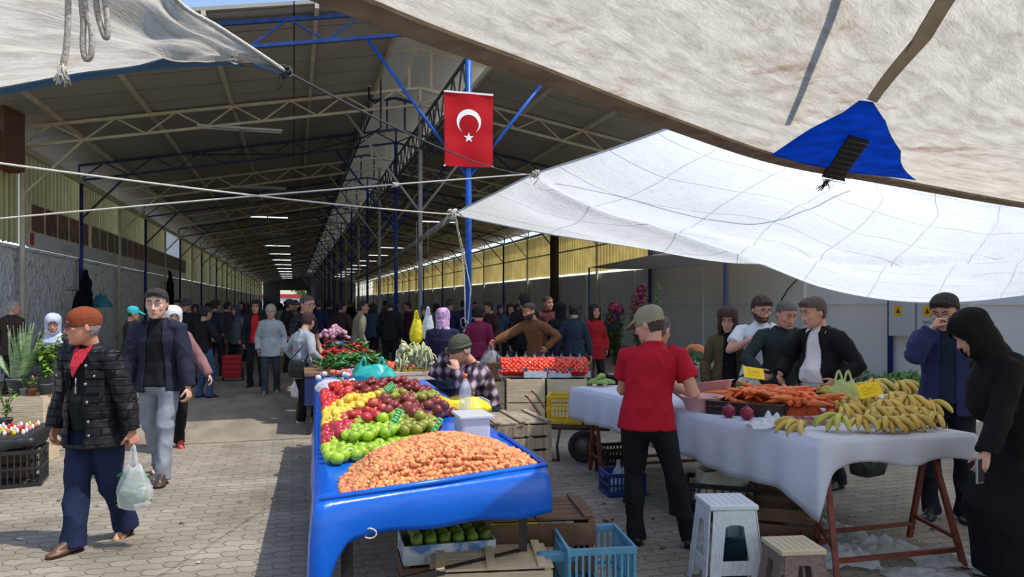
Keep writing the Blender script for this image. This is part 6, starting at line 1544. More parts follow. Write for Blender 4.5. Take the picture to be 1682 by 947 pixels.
for (x,y_,lb) in ((1180,678,'left one of two large red onions at the table edge'),(1210,682,'right one of two large red onions at the table edge')):
    p = onT(x,y_,.845)+V((.09,.05,0)); q = empty('red_onion', (p.x,p.y,.803+.050), 0, lb, 'onion'); q.scale = (1.2,1.2,1.15)
    MB().lathe([(0,-.040),(.016,-.039),(.036,-.024),(.044,-.002),(.037,.022),(.018,.037),(.006,.046),(.003,.058),(0,.06)],n=18).build('bulb', ron, q); MB().tube([(0,0,-.036),(.002,0,-.041)],[.012,.008],8).build('root_end', garm, q)
# clear wrap
def crumple(p, sx_, sy_, h_, m, lab, seed=0, name='plastic_wrap', nn=26, parent=None):
    r_ = random.Random(seed); vs = [];
    for j in range(nn+1):
        for i in range(nn+1):
            u, v = i/nn*2-1, j/nn*2-1; e = max(0, 1-(u*u+v*v)**.5*.9); rad = 1+.18*noise.noise(V((u*2,v*2,seed)))
            vs.append((u*sx_*rad, v*sy_*rad, h_*(e**.7)*(.55+.8*abs(noise.noise(V((u*3+seed,v*3,seed*2)))))+.02*h_*noise.noise(V((u*12,v*12,seed)))+.003))
    fs = [(j*(nn+1)+i, j*(nn+1)+i+1, (j+1)*(nn+1)+i+1, (j+1)*(nn+1)+i) for j in range(nn) for i in range(nn)]
    o = meshobj(name, vs, fs, m, parent, smooth=False, loc=p); o.data.polygons.foreach_set('use_smooth',[True]*len(fs)); return tag(o, lab, 'plastic wrap')
shiny = mat('shiny_film', (210,216,220), .12, alpha=.5, bump=1.0, bs=16, spec=.8)
crumple(onT(1262,700,.805)+V((.03,.0,0)), .16, .12, .10, mat('white_wrap',(224,228,232),.3,alpha=.75,bump=.8,bs=20), 'crumpled white plastic sheet between carrots and the lone banana bunch', 3)
crumple(V((2.05,5.22,.805)), .22,.10,.06, mat('red_net',(160,40,60),.6,alpha=.7,bump=1,bs=60), 'dark red net bag lying in front of the carrots', 5, 'net_bag')
# chayotes / courgettes at the far end, cauliflower, eggs
chm = mat('pale_green_skin', (140,170,84), .4, var=.15, vs=8, rnd=.1)
for k, (a,b_,c_) in enumerate(((0,0,0),(.07,.03,0),(-.03,.07,0),(.04,.10,0),(.02,.04,.055))):
    o = cuc_mb().build('courgette', chm); p = onT(972,632,.82); o.location = p+V((a+.08,b_,c_+.022)); o.rotation_euler = (0,0,R(-30+22*k)); o.scale = (1.0,1.5,1.5); tag(o, 'pale green courgette at the far end of the white-clothed table, ' + ['leftmost','second from left','at the back left','furthest back','topmost'][k], 'courgette', 'courgettes by the red T-shirt man')
cf = mat('cauliflower', (226,220,196), .8, bump=1, bs=40, var=.06)
for k, (x,y_) in enumerate(((1252,632),(1264,628),(1272,636))):
    q = empty('cauliflower', onT(x,y_,.90)+V((0,.55,-.03)), 0, 'small cauliflower behind the carrots, %s of three' % ('left','middle','right')[k], 'cauliflower'); MB().ell((0,0,0),(.06,.06,.05),14,10).build('curd', cf, q); m_ = MB()
    for j in range(6): a = j; m_.ell((.055*math.cos(a),.055*math.sin(a),-.025),(.025,.025,.035),8,6)
    m_.build('leaves', leekg, q)
# ---------------- stools
def tall_stool(loc, rz, s, h, m, mt, lab, ribs=True):
    root = empty('stool', loc, rz, lab, 'stool'); hw2 = s/2; b2 = hw2*1.28
    MB().box((0,0,h-.014),(s,s,.028),bev=.008).build('seat', mt, root)
    m_ = MB()
    for k in range(6): m_.box((-s*.36+s*.144*k,0,h+.001),(.012,s*.8,.004))
    m_.build('seat_pattern', mt, root)
    legs_ = []
    for sx in (-1,1):
        for sy in (-1,1):
            m_ = MB(); t0 = V((sx*(hw2-.022),sy*(hw2-.022),h-.03)); t1 = V((sx*(b2-.02),sy*(b2-.02),0))
            for ax in (0,1):
                d = V((-sx,0,0)) if ax == 0 else V((0,-sy,0)); o_ = V((0,sy*.018,0)) if ax == 0 else V((sx*.018,0,0))
                wT, wB = .080, .060
                A1 = [t0+o_, t0+o_+d*wT, t1+o_+d*wB, t1+o_]; nn_ = V((0,sy*-.008,0)) if ax == 0 else V((sx*-.008,0,0))
                m_.add(A1+[q+nn_ for q in A1], [(0,1,2,3),(7,6,5,4),(0,4,5,1),(1,5,6,2),(2,6,7,3),(3,7,4,0)])
            m_.build('leg', m, root)
    for ax in range(2):                                         # arched panels between the legs
        for s_ in (-1,1):
            m_ = MB(); n_ = 16; vs = []
            for i in range(n_+1):
                f = i/n_*2-1; zt = h-.03; za = h*.42+(h*.36)*(1-abs(f)**2.6)**.5 if abs(f) < 1 else h*.42
                xx = f*(hw2-.03)*(1+.28*(1-(za/h))); off_t = s_*(hw2-.006); off_b = s_*(hw2+(b2-hw2)*(1-za/h)-.006)
                for (z, of) in ((zt,off_t),(za,off_b)): x_ = f*(hw2-.02) if z == zt else xx; vs.append((x_,of,z) if ax == 0 else (of,x_,z))
                for (z, of) in ((zt,off_t-s_*.008),(za,off_b-s_*.008)): x_ = f*(hw2-.02) if z == zt else xx; vs.append((x_,of,z) if ax == 0 else (of,x_,z))
            for f in (-1,1): pass
            fs = []
            for i in range(n_): a = i*4; fs += [(a,a+4,a+5,a+1),(a+2,a+3,a+7,a+6),(a+1,a+5,a+7,a+3),(a,a+2,a+6,a+4)]
            m_.add(vs, fs); zl = h*.30; of = s_*(hw2+(b2-hw2)*(1-zl/h)-.008); c_ = (0,of,zl) if ax == 0 else (of,0,zl); L_ = 2*hw2*(1+.28*(1-zl/h))-.04; m_.box(c_, (L_,.008,h*.16) if ax == 0 else (.008,L_,h*.16)); m_.build('side_panel', m, root)
    return root
tall_stool(V((1.26,4.36,0)), R(4), .285, .50, mat('white_stool_plastic',(214,218,224),.4,bump=.9,bs=1.5,aniso=(40,40,12)), mat('white_seat_plastic',(216,220,226),.4), 'white plastic stool with arched openings and ribbed panels, empty')
tall_stool(V((1.52,4.0,0)), R(6), .25, .36, mat('mauve_plastic',(128,104,98),.5,bump=.7,bs=40), mat('cream_plastic',(202,186,152),.45), 'low folding stool with a cream top and mauve-brown legs')
o = empty('jug', V((1.36,4.55,0)), 0, 'dark teal plastic bucket seen through the white stool', 'bucket'); MB().lathe([(0,0),(.10,0),(.13,.24),(.137,.25),(.12,.25),(.09,.02),(0,.02)],n=24).build('pail', mat('teal_plastic',(26,66,80),.4), o); MB().tube([(.13*math.cos(a),.0,.25+.05*math.sin(a)) for a in [i*.314 for i in range(11)]],.004,6).build('handle', steel, o)
# ---------------- under the white table
plastic_crate(V((1.02,7.2,0)), (.34,.30,.27), TH, 'black plastic crate behind the red T-shirt man under the far table end', (28,28,30))
plastic_crate(V((.96,6.45,0)), (.34,.30,.20), R(10), 'blue plastic crate with a clear bag on the paving behind the red T-shirt man', (30,56,120))
crumple(V((.96,6.45,.03)), .15,.12,.28, shiny, 'crumpled clear plastic stuffed in the blue crate', 8)
plastic_crate(V((1.62,5.75,0)), (.55,.36,.28), R(-20), 'black plastic crate of sacks under the white-clothed table', (24,24,26)); 
bag(V((1.62,5.72,.03)), .42,.30,.34, mat('canvas_sack',(176,170,150),.9,bump=.6,bs=30), 'open pale canvas sack in the black crate under the table', hang=False, seed=13, neck=.8, handles=False, name='sack')
wood_crate(V((2.25,6.25,0)), (.6,.4,.30), R(-22), 'brown wooden crate deep under the white-clothed table', woodb, nsl=3)
wood_crate(V((1.95,5.35,0)), (.5,.36,.22), R(-18), 'low brown crate under the banana end of the table', woodb, nsl=2)
rnm = mat('red_net_onions', (120,34,52), .6, var=.3, vs=20, bump=.6, bs=50)
for k in range(14):
    o = MB().lathe([(0,-.034),(.014,-.033),(.03,-.02),(.036,0),(.03,.02),(.014,.032),(.0,.044)],n=12).build('red_onion', rnm) if k == 0 else o.copy()
    if k: COL.objects.link(o)
    o.location = V((1.78+.075*(k%5), 4.96+.07*(k//5), .036)) ; o.rotation_euler = (k,k*.7,0); tag(o, 'red onion on the paving under the banana end of the table', 'onion', 'red onions under the table')
for k, (x,y_,sx_,sy_,h_) in enumerate(((2.10,4.75,.22,.18,.16),(2.45,4.95,.26,.2,.12),(2.2,5.3,.3,.2,.14),(2.75,4.75,.2,.16,.10),(2.5,4.45,.25,.16,.05))):
    crumple(V((x,y_,.006)), sx_, sy_, h_, shiny, 'crumpled clear plastic film on the paving under the bananas, %s' % ['nearest the left trestle','in the middle','furthest back','by the right trestle','a flat sheet in front'][k], 20+k)
dgb = film('dark_green_film',(30,44,34),.85,.3)
bag(V((2.70,5.62,.775)), .30,.2,.30, dgb, 'dark green carrier bag hanging from the table edge beneath the bananas', hang=True, seed=15, rz=.4)
o = MB().lathe([(0,0),(.07,0),(.10,.16),(.11,.17),(.10,.17),(.06,.02),(0,.02)],n=20).build('bucket', mat('pale_blue_plastic',(150,180,196),.4)); o.location = (2.95,4.25,0); tag(o, 'small pale blue bucket on the paving at the lower right edge', 'bucket')
# phone in the woman's hand
hp = w25['world'](w25['wri'][1]+(w25['wri'][1]-w25['elb'][1]).normalized()*.10); o = empty('phone', hp, R(-58), 'mobile phone in the hand of the woman in black', 'phone'); MB().box((0,0,0),(.012,.07,.14),bev=.004).build('case', mat('phone_case',(150,156,166),.3), o); MB().box((.007,0,0),(.001,.062,.13)).build('screen', blk, o)
# ---------------- bags carried by people
q = hw_(wb, 1, -.03); bag(V((q.x,q.y,q.z)), .26,.16,.32, film('white_bag_film',(232,232,232),.85), 'white plastic carrier bag hanging from the hand of the woman in grey-blue', seed=6)
def shoulder_bag(J, dx, dy, dz, w_, h_, m, lab, rz):
    sh = J['world'](J['shj'][1 if dx > 0 else 0]+V((0,0,.05))); c = V((sh.x,sh.y,sh.z))+V((dx,dy,dz)); o = empty('handbag', c, rz, lab, 'handbag'); m_ = MB(); vs = []; n = 20
    for i, (f, k) in enumerate(((0,.80),(.08,.96),(.5,1.0),(.85,.92),(1,.82))):
        for j in range(n): a = 2*math.pi*j/n; c_, s_ = math.cos(a), math.sin(a); vs.append((w_/2*k*math.copysign(abs(c_)**.6,c_), .05*k*math.copysign(abs(s_)**.7,s_), -h_/2+h_*f))
    m_.add(vs, [(i*n+j,i*n+(j+1)%n,(i+1)*n+(j+1)%n,(i+1)*n+j) for i in range(4) for j in range(n)]+[tuple(range(n))[::-1],tuple(4*n+j for j in range(n))], True); m_.build('bag_body', m, o)
    MB().box((0,-.053,.02),(w_*.7,.012,h_*.4),bev=.005).build('flap', m, o)
    im = Matrix.Rotation(-rz,3,'Z'); t = im@(sh-c)
    MB().tube([(-w_*.4,0,h_*.45), t+V((-.03,0,-.1)), t+V((0,0,.02)), t+V((.03,0,-.1)), (w_*.4,0,h_*.45)], .007, 6).build('strap', m, o); return o
shoulder_bag(wb, -.13,-.13,-.48,.26,.24, leather, 'black leather handbag on the shoulder of the woman in grey-blue', R(10))
shoulder_bag(w20, .12,-.22,-.52,.26,.22, mat('tan_leather',(120,66,40),.5,var=.1), 'tan leather shoulder bag of the curly-haired woman', R(-10))
hb2 = hw_(mb_, 0, -.05); bag(hb2+V((0,0,.08)), .34,.28,.28, clear_film, 'clear plastic bag held out by the brown-jacketed man', seed=31)
# ---------------- tomato stall
B1 = wood_crate(V((.16,10.05,0)), (.50,.72,.34), R(4), 'lower pale wooden crate at the left front of the tomato stall', nsl=1, closed=True)
wood_crate(V((.16,10.05,.345)), (.50,.72,.31), R(4), 'upper pale wooden crate at the left front of the tomato stall', nsl=1, closed=True)
wood_crate(V((.70,10.05,0)), (.52,.72,.34), R(4), 'lower pale wooden crate on the right of the tomato stall', nsl=1, closed=True); wood_crate(V((.70,10.05,.345)), (.52,.72,.31), R(4), 'upper pale wooden crate on the right of the tomato stall', nsl=1, closed=True)
wood_crate(V((-.28,10.35,0)), (.30,.9,.60), R(4), 'tall pale crate side panel at the left end of the tomato stall', nsl=2, closed=True)
ctn = mat('striped_carton', (168,180,204), .8, rgb2=(206,210,214), vs=14, aniso=(1,1,4)); tomm = mat('tomato_skin', (222,58,30), .25, var=.12, vs=6, rnd=.14, coat=.3)
for k, (x,y_) in enumerate(((-.02,10.0),(.30,9.93),(.62,9.95),(.88,10.0),(.1,10.35),(.5,10.35),(.82,10.4))):
    o = empty('carton', V((x,y_,.66 if k < 4 else .70)), R(4), 'blue-white cardboard carton of tomatoes, %s on the stall' % ('front left','front second','front third','front right','back left','back middle','back right')[k], 'box'); m_ = MB(); L_, D_ = (.31,.34) if k < 4 else (.38,.34)
    for sx in (-1,1): m_.box((sx*(L_/2-.004),0,.045),(.008,D_,.09)); m_.box((0,sx*(D_/2-.004),.045),(L_-.016,.008,.09))
    m_.box((0,0,.004),(L_,D_,.008)); m_.build('carton_body', ctn, o)
    m_ = MB()
    for sx in (-1,1):
        for sy in (-1,1): m_.box((sx*(L_/2-.02),sy*(D_/2-.006),.11),(.035,.012,.05))
    m_.build('corner_tabs', mat('carton_tab',(40,88,110),.7), o)
t0_ = None; n = 0
for ky in range(13):
    for kx in range(19):
        x = -.14+.062*kx+(.03 if ky%2 else 0)+rr.uniform(-.008,.008); y_ = 9.80+.056*ky+rr.uniform(-.008,.008)
        if x > 1.02: continue
        z = .735+.10*math.sin(math.pi*ky/13)+.015*ky/3+rr.uniform(0,.012)
        if t0_ is None: t0_ = MB().lathe([(0,-.024),(.014,-.026),(.028,-.016),(.034,0),(.028,.018),(.014,.024),(.005,.020),(0,.018)],n=10).build('tomato', tomm); o = t0_; MB().lathe([(0,.020),(.010,.024),(.004,.026),(0,.027)],n=5).build('calyx', leekg, o)
        else: o = copy_tree(t0_)
        o.location = (x,y_,z); o.rotation_euler = (rr.uniform(-.8,.8),rr.uniform(-.8,.8),rr.uniform(0,6)); n += 1
        tag(o, 'red tomato in the cartons of the tomato stall', 'tomato', 'tomatoes on the tomato stall')
cb_ = mat('tomato_bed', (150,44,26), .8); o = MB().box((.42,10.13,.73),(1.1,.66,.10),bev=.04).build('tomato_heap', cb_); tag(o, 'packed body of the tomato heap', 'tomatoes', kind='stuff')
for k in range(10):                                             # little bottles behind the tomatoes
    o = empty('bottle', V((-.2+.13*k, 10.62+.03*(k%2), .80)), 0, 'small dark blue-capped bottle behind the tomatoes, %s from the left' % ordn(k), 'bottle', 'bottles behind the tomatoes'); MB().lathe([(0,0),(.024,0),(.026,.08),(.012,.11),(.012,.13)],n=10).build('glass_body', mat('blueish_bottle',(96,120,140),.3), o); MB().lathe([(.015,.125),(.015,.15),(0,.15)],n=10).build('cap', mat('dark_cap',(24,40,70),.5), o)
o = MB().box((.4,10.72,.40),(1.5,.34,.80),bev=.01).build('display_board', woodb); tag(o, 'plain board box behind the tomatoes carrying small bottles', 'box')
# ---------------- handcart with yellow crates
hc_ = empty('hand_cart', V((.70,7.95,0)), R(-10), 'old two-wheeled handcart with wooden handle and one big rubber tyre showing', 'cart')
fm = mat('cart_frame', (58,40,32), .6, var=.2)
MB().box((0,0,.345),(.70,.45,.02)).bar((-.36,-.22,.34),(.36,-.22,.34),.03).bar((-.36,.22,.34),(.36,.22,.34),.03).build('platform', fm, hc_)
for sx in (-.30,-.16):
    MB().tube([(sx,-.22,.34),(sx-.03,-.24,.15),(sx-.01,-.25,.0)], .013, 8).build('leg', fm, hc_)
MB().tube([(-.31,-.25,.012),(-.17,-.25,.012)],.012,8).build('foot_bar', fm, hc_)
for sy in (-1,1):
    h_ = MB().tube([(-.30,sy*.2,.36),(-.36,sy*.21,.46),(-.47,sy*.22,.62),(-.50,sy*.22,.66)], .015, 8).build('shaft_bar', mat('worn_handle',(150,110,84),.7), hc_)
    MB().tube([(-.50,sy*.22,.66),(-.53,sy*.22,.68)], .018, 8).build('grip', mat('wood_grip',(166,120,90),.7), h_)
wl_ = empty('wheel', (.10,-.30,.17), 0); wl_.parent = hc_
rot_y = Matrix.Rotation(R(90),3,'X')
m_ = MB(); n_ = 28; vs = []
for i in range(n_):
    a = 2*math.pi*i/n_
    for j in range(8): b_ = 2*math.pi*j/8; rr_ = .135+.035*math.cos(b_); vs.append((rr_*math.cos(a), .03*math.sin(b_), rr_*math.sin(a)))
m_.add(vs, [(i*8+j,((i+1)%n_)*8+j,((i+1)%n_)*8+(j+1)%8,i*8+(j+1)%8) for i in range(n_) for j in range(8)], True); m_.build('tyre', mat('tyre_rubber',(40,38,38),.8), wl_)
MB().lathe([(0,-.02),(.10,-.012),(.105,.012),(0,.02)],n=20,axis=rot_y).build('hub', mat('rim_metal',(110,104,98),.5,metal=.4), wl_)
MB().bar((.10,-.28,.17),(.10,.28,.17),.02).build('axle', fm, hc_)
plastic_crate(V((.58,8.02,.36)), (.38,.34,.30), R(-10), 'bright yellow plastic crate on the handcart beside the wooden handle', (214,178,14))
plastic_crate(V((.98,7.95,.36)), (.38,.34,.12), R(-10), 'low yellow plastic crate mostly hidden under the white cloth end', (214,178,14))
# ---------------- left stall with plants
def L3(px, Y, z=0): return V(((px-CX)/F*Y, Y, z))
plastic_crate(V((-4.62,6.75,0)), (.62,.42,.33), R(24), 'black openwork basket crate on the paving at the left edge, right one', (34,34,38), nv=12); plastic_crate(V((-5.2,6.48,0)), (.62,.42,.33), R(24), 'black openwork basket crate cut by the left frame edge', (34,34,38), nv=12)
bsh = mat('black_sheet', (30,30,32), .45, bump=.6, bs=8)
cloth_table([V((-5.75,7.05)), V((-5.45,6.18)), V((-4.33,6.68)), V((-4.60,7.50))], .44, lambda k,f,q,L: .10+.02*math.sin(q*9), bsh, 'plastic_sheet', 'black plastic sheet over the low stall at the left edge', 'sheet', npl=90)
o = wood_crate(V((-5.05,7.0,0)), (.9,.45,.42), R(24), 'wooden crate supporting the black-sheeted low stall', woodb, nsl=3)
pc_ = [('white',(224,220,214)),('red',(206,48,40)),('yellow',(228,196,40)),('pink',(216,140,140)),('orange',(224,120,50))]
for k in range(96):
    c_, rgb = pc_[[0,0,1,0,2,0,1,3,0,4][k%10]]; q = V((-5.45,6.30))+V((1.05,.47))*((k%16)/16)+V((-.22,.62))*((k//16)/6.4+.06)
    o = empty('small_pack', V((q.x,q.y,.445)), rr.uniform(0,3), 'small %s packet among the goods on the black-sheeted stall' % c_, 'packet', 'small packets on the left stall'); m = mat('pack_'+c_, rgb, .4)
    MB().lathe([(0,0),(.015,0),(.017,.03),(.010,.042),(.010,.052),(0,.054)],n=9).build('packet_body', m, o)
cx1 = L3(46,7.75); wood_crate(cx1, (.46,.36,.36), R(8), 'lower pale wooden crate under the potted plants', wood, nsl=2, closed=True); wood_crate(cx1+V((0,0,.365)), (.46,.36,.33), R(8), 'upper pale wooden crate carrying the potted plants', wood, nsl=2, closed=True)
potg = mat('grey_pot', (86,88,92), .6); soil = mat('soil', (50,38,28), .95, bump=.6, bs=50)
def pot(parent, c, r, h, m):
    MB().lathe([(0,0),(r*.75,0),(r*.97,h*.86),(r*1.06,h*.88),(r*1.06,h),(r*.95,h),(r*.93,h*.88),(0,h*.86)],c,n=24).build('pot', m, parent); MB().lathe([(0,h*.87),(r*.93,h*.885),(0,h*.90)],c,n=20).build('soil', soil, parent)
o = empty('potted_snake_plant', cx1+V((-.08,-.02,.70)), 0, 'snake plant with tall upright grey-green leaves in a grey pot on the crate', 'plant'); pot(o, (0,0,0), .115, .17, potg)
snk = mat('snake_plant_leaf', (150,170,120), .45, rgb2=(90,120,76), vs=9, aniso=(1,1,5)); 
for k in range(24):
    a = rr.uniform(0,6.28); r_ = rr.uniform(.01,.075); h_ = rr.uniform(.34,.62); b_ = V((r_*math.cos(a), r_*math.sin(a), .15)); tdir = V((math.cos(a)*rr.uniform(.02,.22), math.sin(a)*rr.uniform(.02,.15), h_)); wv = V((math.cos(a+1.57),math.sin(a+1.57),0)); vs = []; fs = []; n_ = 10
    for i in range(n_+1):
        f = i/n_; c_ = b_+tdir*f+V((0,0,0))+V((math.cos(a),math.sin(a),0))*.03*f*f; w_ = .034*(1-f**3)*(.7+.5*math.sin(math.pi*min(1,f*1.1)))+.001; tw_ = wv*math.cos(f*.9)+V((math.cos(a),math.sin(a),0))*math.sin(f*.9)
        nn_ = V((math.cos(a),math.sin(a),0)); vs += [c_-tw_*w_, c_+nn_*-.006, c_+tw_*w_]
    for i in range(n_): fs += [(i*3,i*3+1,i*3+4,i*3+3),(i*3+1,i*3+2,i*3+5,i*3+4)]
    solid(meshobj('leaf', vs, fs, snk, o, smooth=True), .003)
def leafy(name, p, lab, h, spread, n, lm, seed, potm=None, pr=.08, ph=.12, stems=9, leaf=(.09,.022), cat='plant'):
    o = empty(name, p, 0, lab, cat); r_ = random.Random(seed)
    if potm: pot(o, (0,0,0), pr, ph, potm)
    z0 = ph if potm else 0; st = MB(); lf = MB()
    for k in range(stems):
        a = r_.uniform(0,6.28); e = V((math.cos(a)*spread*r_.uniform(.3,1), math.sin(a)*spread*r_.uniform(.3,1), h*r_.uniform(.6,1))); P_ = [V((0,0,z0-.02)), V((e.x*.25,e.y*.25,z0+e.z*.5)), V((e.x*.8,e.y*.8,z0+e.z))]; C_ = [interp(P_, i/8) for i in range(9)]; st.tube(C_, .0035, 5)
        for q in range(n):
            f = r_.uniform(.25,1); c_ = interp(P_, f); b_ = r_.uniform(0,6.28); d = V((math.cos(b_),math.sin(b_),r_.uniform(-.4,.6))).normalized(); L_ = leaf[0]*r_.uniform(.6,1.2); w_ = d.cross(V((0,0,1))).normalized()*leaf[1]*r_.uniform(.7,1.2); dn = V((0,0,-L_*.25))
            lf.add([c_, c_+d*L_*.35+w_, c_+d*L_*.35-w_, c_+d*L_*.75+w_*.7+dn*.4, c_+d*L_*.75-w_*.7+dn*.4, c_+d*L_+dn], [(0,1,2),(1,3,4,2),(3,5,4)], True)
    st.build('stems', mat('green_stem',(84,104,52),.6), o); lf.build('leaves', lm, o); return o
brg = mat('bright_leaf', (126,160,60), .5, var=.25, vs=8, trans=.3); dgr = mat('dark_leaf', (54,84,42), .5, var=.3, vs=8, trans=.2)
leafy('potted_plant', cx1+V((.20,-.02,.70)), 'leafy yellow-green plant in a small pot right of the snake plant', .50, .20, 26, brg, 3, potg, .07, .11)
leafy('potted_plant', cx1+V((.02,-.10,.70)), 'tiny sprouting plant in a clear cup at the crate front', .10, .05, 6, brg, 5, mat('clear_cup',(190,196,190),.2,alpha=.5), .035, .07, 5, (.03,.008))
leafy('potted_plant', cx1+V((.12,-.12,.70)), 'small plant in a terracotta-brown pot at the crate front', .16, .08, 8, brg, 6, mat('terracotta',(150,84,52),.7), .04, .07, 5, (.05,.012))
leafy('potted_plant', L3(10,7.2,.445), 'low sprouting plant behind the packets at the left edge', .28, .12, 12, brg, 7, potg, .06, .09, 6, (.06,.014))
# things on the left wall
turq = film('turquoise_film',(70,150,176),.85,.3); q = hall(UL+.30,24.5,1.5)
crumple(V((q.x,q.y,q.z)), .3,.25,.6, turq, 'bunch of turquoise plastic bags hanging by the rubble wall', 41, 'plastic_bags')
MB().bar(hall(UL+.06,24.5,1.62), hall(UL+.34,24.5,1.60), .02).build('z1', steel); o = bpy.data.objects['z1']; o.name = 'wall_hook'; tag(o, 'thin wall hook holding the turquoise bags', 'hook')
bgar = cloth_m((16,16,20))
for k, (v, u, z, h_, lab) in enumerate(((23.15,UL+.22,2.55,1.3,'long black garment hanging from the blue wall post on the left'),(22.0,UL+.35,1.95,.8,'short black garment hanging left of the blue wall post'),(37.2,UL+.3,3.1,2.0,'black garment hanging high on a far post of the left wall'))):
    m_ = MB(); loft(m_, [V((0,0,0)), V((.02,0,-h_*.3)), V((.0,0,-h_*.7)), V((-.02,0,-h_))], [(.05,.03),(.17,.06),(.20,.07),(.22,.06)], V((1,0,0)), 16, cf=.2); o = fuse('hanging_garment', m_, .02, bgar, None, smooth=2, fold=.04, fsc=2.0, seed=k); o.location = hall(u,v,z); tag(o, lab, 'garment')
    tag(MB().bar(hall(UL+.03,v,z+.03), hall(u+.03,v,z+.03), .02).build('wall_hook', steel), ['thin wall hook of the long black garment by the blue post','thin wall hook of the short black garment','thin wall hook of the high garment on the far post'][k], 'hook')
# ---------------- trolley in the aisle
tl = empty('shopping_trolley', L3(381,15.5), R(10), 'red two-wheeled shopping trolley standing in the dim aisle', 'trolley'); rdm = mat('red_canvas',(176,20,34),.7)
MB().box((0,0,.32),(.36,.28,.48),bev=.05).build('bag_body', rdm, tl); m_ = MB()
for k in range(4): m_.box((0,-.145,.16+.11*k),(.32,.01,.02))
m_.build('bands', mat('dark_red_band',(110,12,22),.7), tl)
m_ = MB(); m_.tube([(-.16,.15,.08),(-.16,.17,1.0),(.16,.17,1.0),(.16,.15,.08)], .012, 6).build('frame', steel, tl)
for s in (-1,1): MB().lathe([(0,-.012),(.07,-.012),(.07,.012),(0,.012)],(s*.2,.12,.07),16,axis=Matrix.Rotation(R(90),3,'Y')).build('wheel', steel, tl)
# ---------------- vegetables in the shade behind the blue table
def heap(name, cat, c, L_, D_, z, n, mbf, ms, lab, grp, rz=TH, layers=3):
    pr = []
    for k in range(n):
        lay = k/n; q = Matrix.Rotation(rz,3,'Z')@V((rr.uniform(-L_/2,L_/2)*(1-.4*lay), rr.uniform(-D_/2,D_/2)*(1-.4*lay), z+.03+.05*layers*lay)); j = k % len(ms)
        if j >= len(pr): o = mbf().build(name, ms[j][1]); pr.append(o)
        else: o = pr[j].copy(); COL.objects.link(o)
        o.location = V((c.x,c.y,0))+q; o.rotation_euler = (rr.uniform(-.6,.6),rr.uniform(-.6,.6),rr.uniform(0,6.28)); tag(o, '%s %s' % (ms[j][0], lab), cat, grp)
def pepper_mb(): m_ = MB(); m_.tube([(0,-.10,0),(0,-.07,.004),(0,0,.008),(0,.05,.004),(0,.066,0),(0,.09,.004)],[.002,.014,.022,.024,.008,.004],8); return m_
for k, (u0, v0, L_, D_, h_) in enumerate(((.70,10.5,1.15,2.0,.78),(.70,12.9,1.15,2.4,.78))):
    o = empty('market_table', hall(u0,v0), TH, ('near','far')[k]+' dark table of vegetables behind the blue table', 'table'); MB().box((0,0,h_-.02),(L_,D_,.04)).build('board', woodb, o); MB().box((0,-D_/2+.02,h_-.22),(L_,.02,.36)).build('apron', mat('dark_blue_cloth',(26,40,90),.8), o)
    for sx in (-1,1):
        for sy in (-1,1): MB().box((sx*(L_/2-.05),sy*(D_/2-.05),(h_-.04)/2),(.05,.05,h_-.04)).build('leg', steel, o)
gpep = ('glossy green', mat('green_pepper',(44,96,36),.3,rnd=.2)); rpep = ('dark red', mat('red_pepper',(150,30,24),.3,rnd=.2))
heap('pepper','pepper',hall(.72,10.0),1.0,.8,.78,110,pepper_mb,[gpep],'pepper in the heap on the near dark table','green peppers on the dark table')
heap('pepper','pepper',hall(.55,11.0),.7,.6,.78,60,pepper_mb,[rpep],'pepper heaped behind the green ones','red peppers on the dark table')
heap('pepper','pepper',hall(.8,12.6),1.0,1.4,.78,110,pepper_mb,[gpep,rpep],'pepper on the far dark table','peppers on the far dark table',layers=4)
def root_mb(): m_ = MB(); m_.lathe([(0,-.03),(.02,-.03),(.034,-.01),(.03,.018),(.012,.032),(0,.034)],n=9); return m_
rt_ = [('pale', mat('pale_root',(206,200,190),.7,rnd=.15)), ('orange-red', mat('orange_root',(206,84,50),.5,rnd=.15)), ('lilac', mat('lilac_root',(150,120,170),.6,rnd=.15))]
heap('root_vegetable','root vegetable',V((gz(570,626,.8).x,gz(570,626,.8).y+.35,0)),.8,.35,.80,46,root_mb,rt_,'root vegetable at the far end of the blue table','roots at the far end of the blue table',layers=1)
heap('root_vegetable','root vegetable',V((gz(655,605,.8).x,gz(655,605,.8).y-.1,0)),.5,.3,.80,20,root_mb,[rt_[1]],'root vegetable by the garlic tray','roots by the garlic tray',layers=1)
# pink wrapped flowers in a blue bucket
o = empty('flower_bucket', L3(549,12.2,.80), 0, 'blue bucket of pale pink wrapped flowers in the dim aisle', 'flowers'); MB().lathe([(0,0),(.14,0),(.17,.22),(0,.22)],n=18).build('bucket', mat('blue_bucket',(36,50,140),.5), o)
m_ = MB()
for k in range(60): a = rr.uniform(0,6.28); r_ = rr.uniform(0,.24); m_.ell((r_*math.cos(a),r_*math.sin(a),.30+.16*(1-r_/.24)+rr.uniform(-.03,.03)),rr.uniform(.025,.045),7,5)
m_.build('blossoms', mat('pale_pink_petals',(190,140,160),.7,var=.3,vs=10), o)
tag(MB().box((L3(549,12.2).x,12.2,.4),(.5,.5,.79),bev=.01).build('crate_stack', woodb), 'dark box under the pink flowers', 'box')
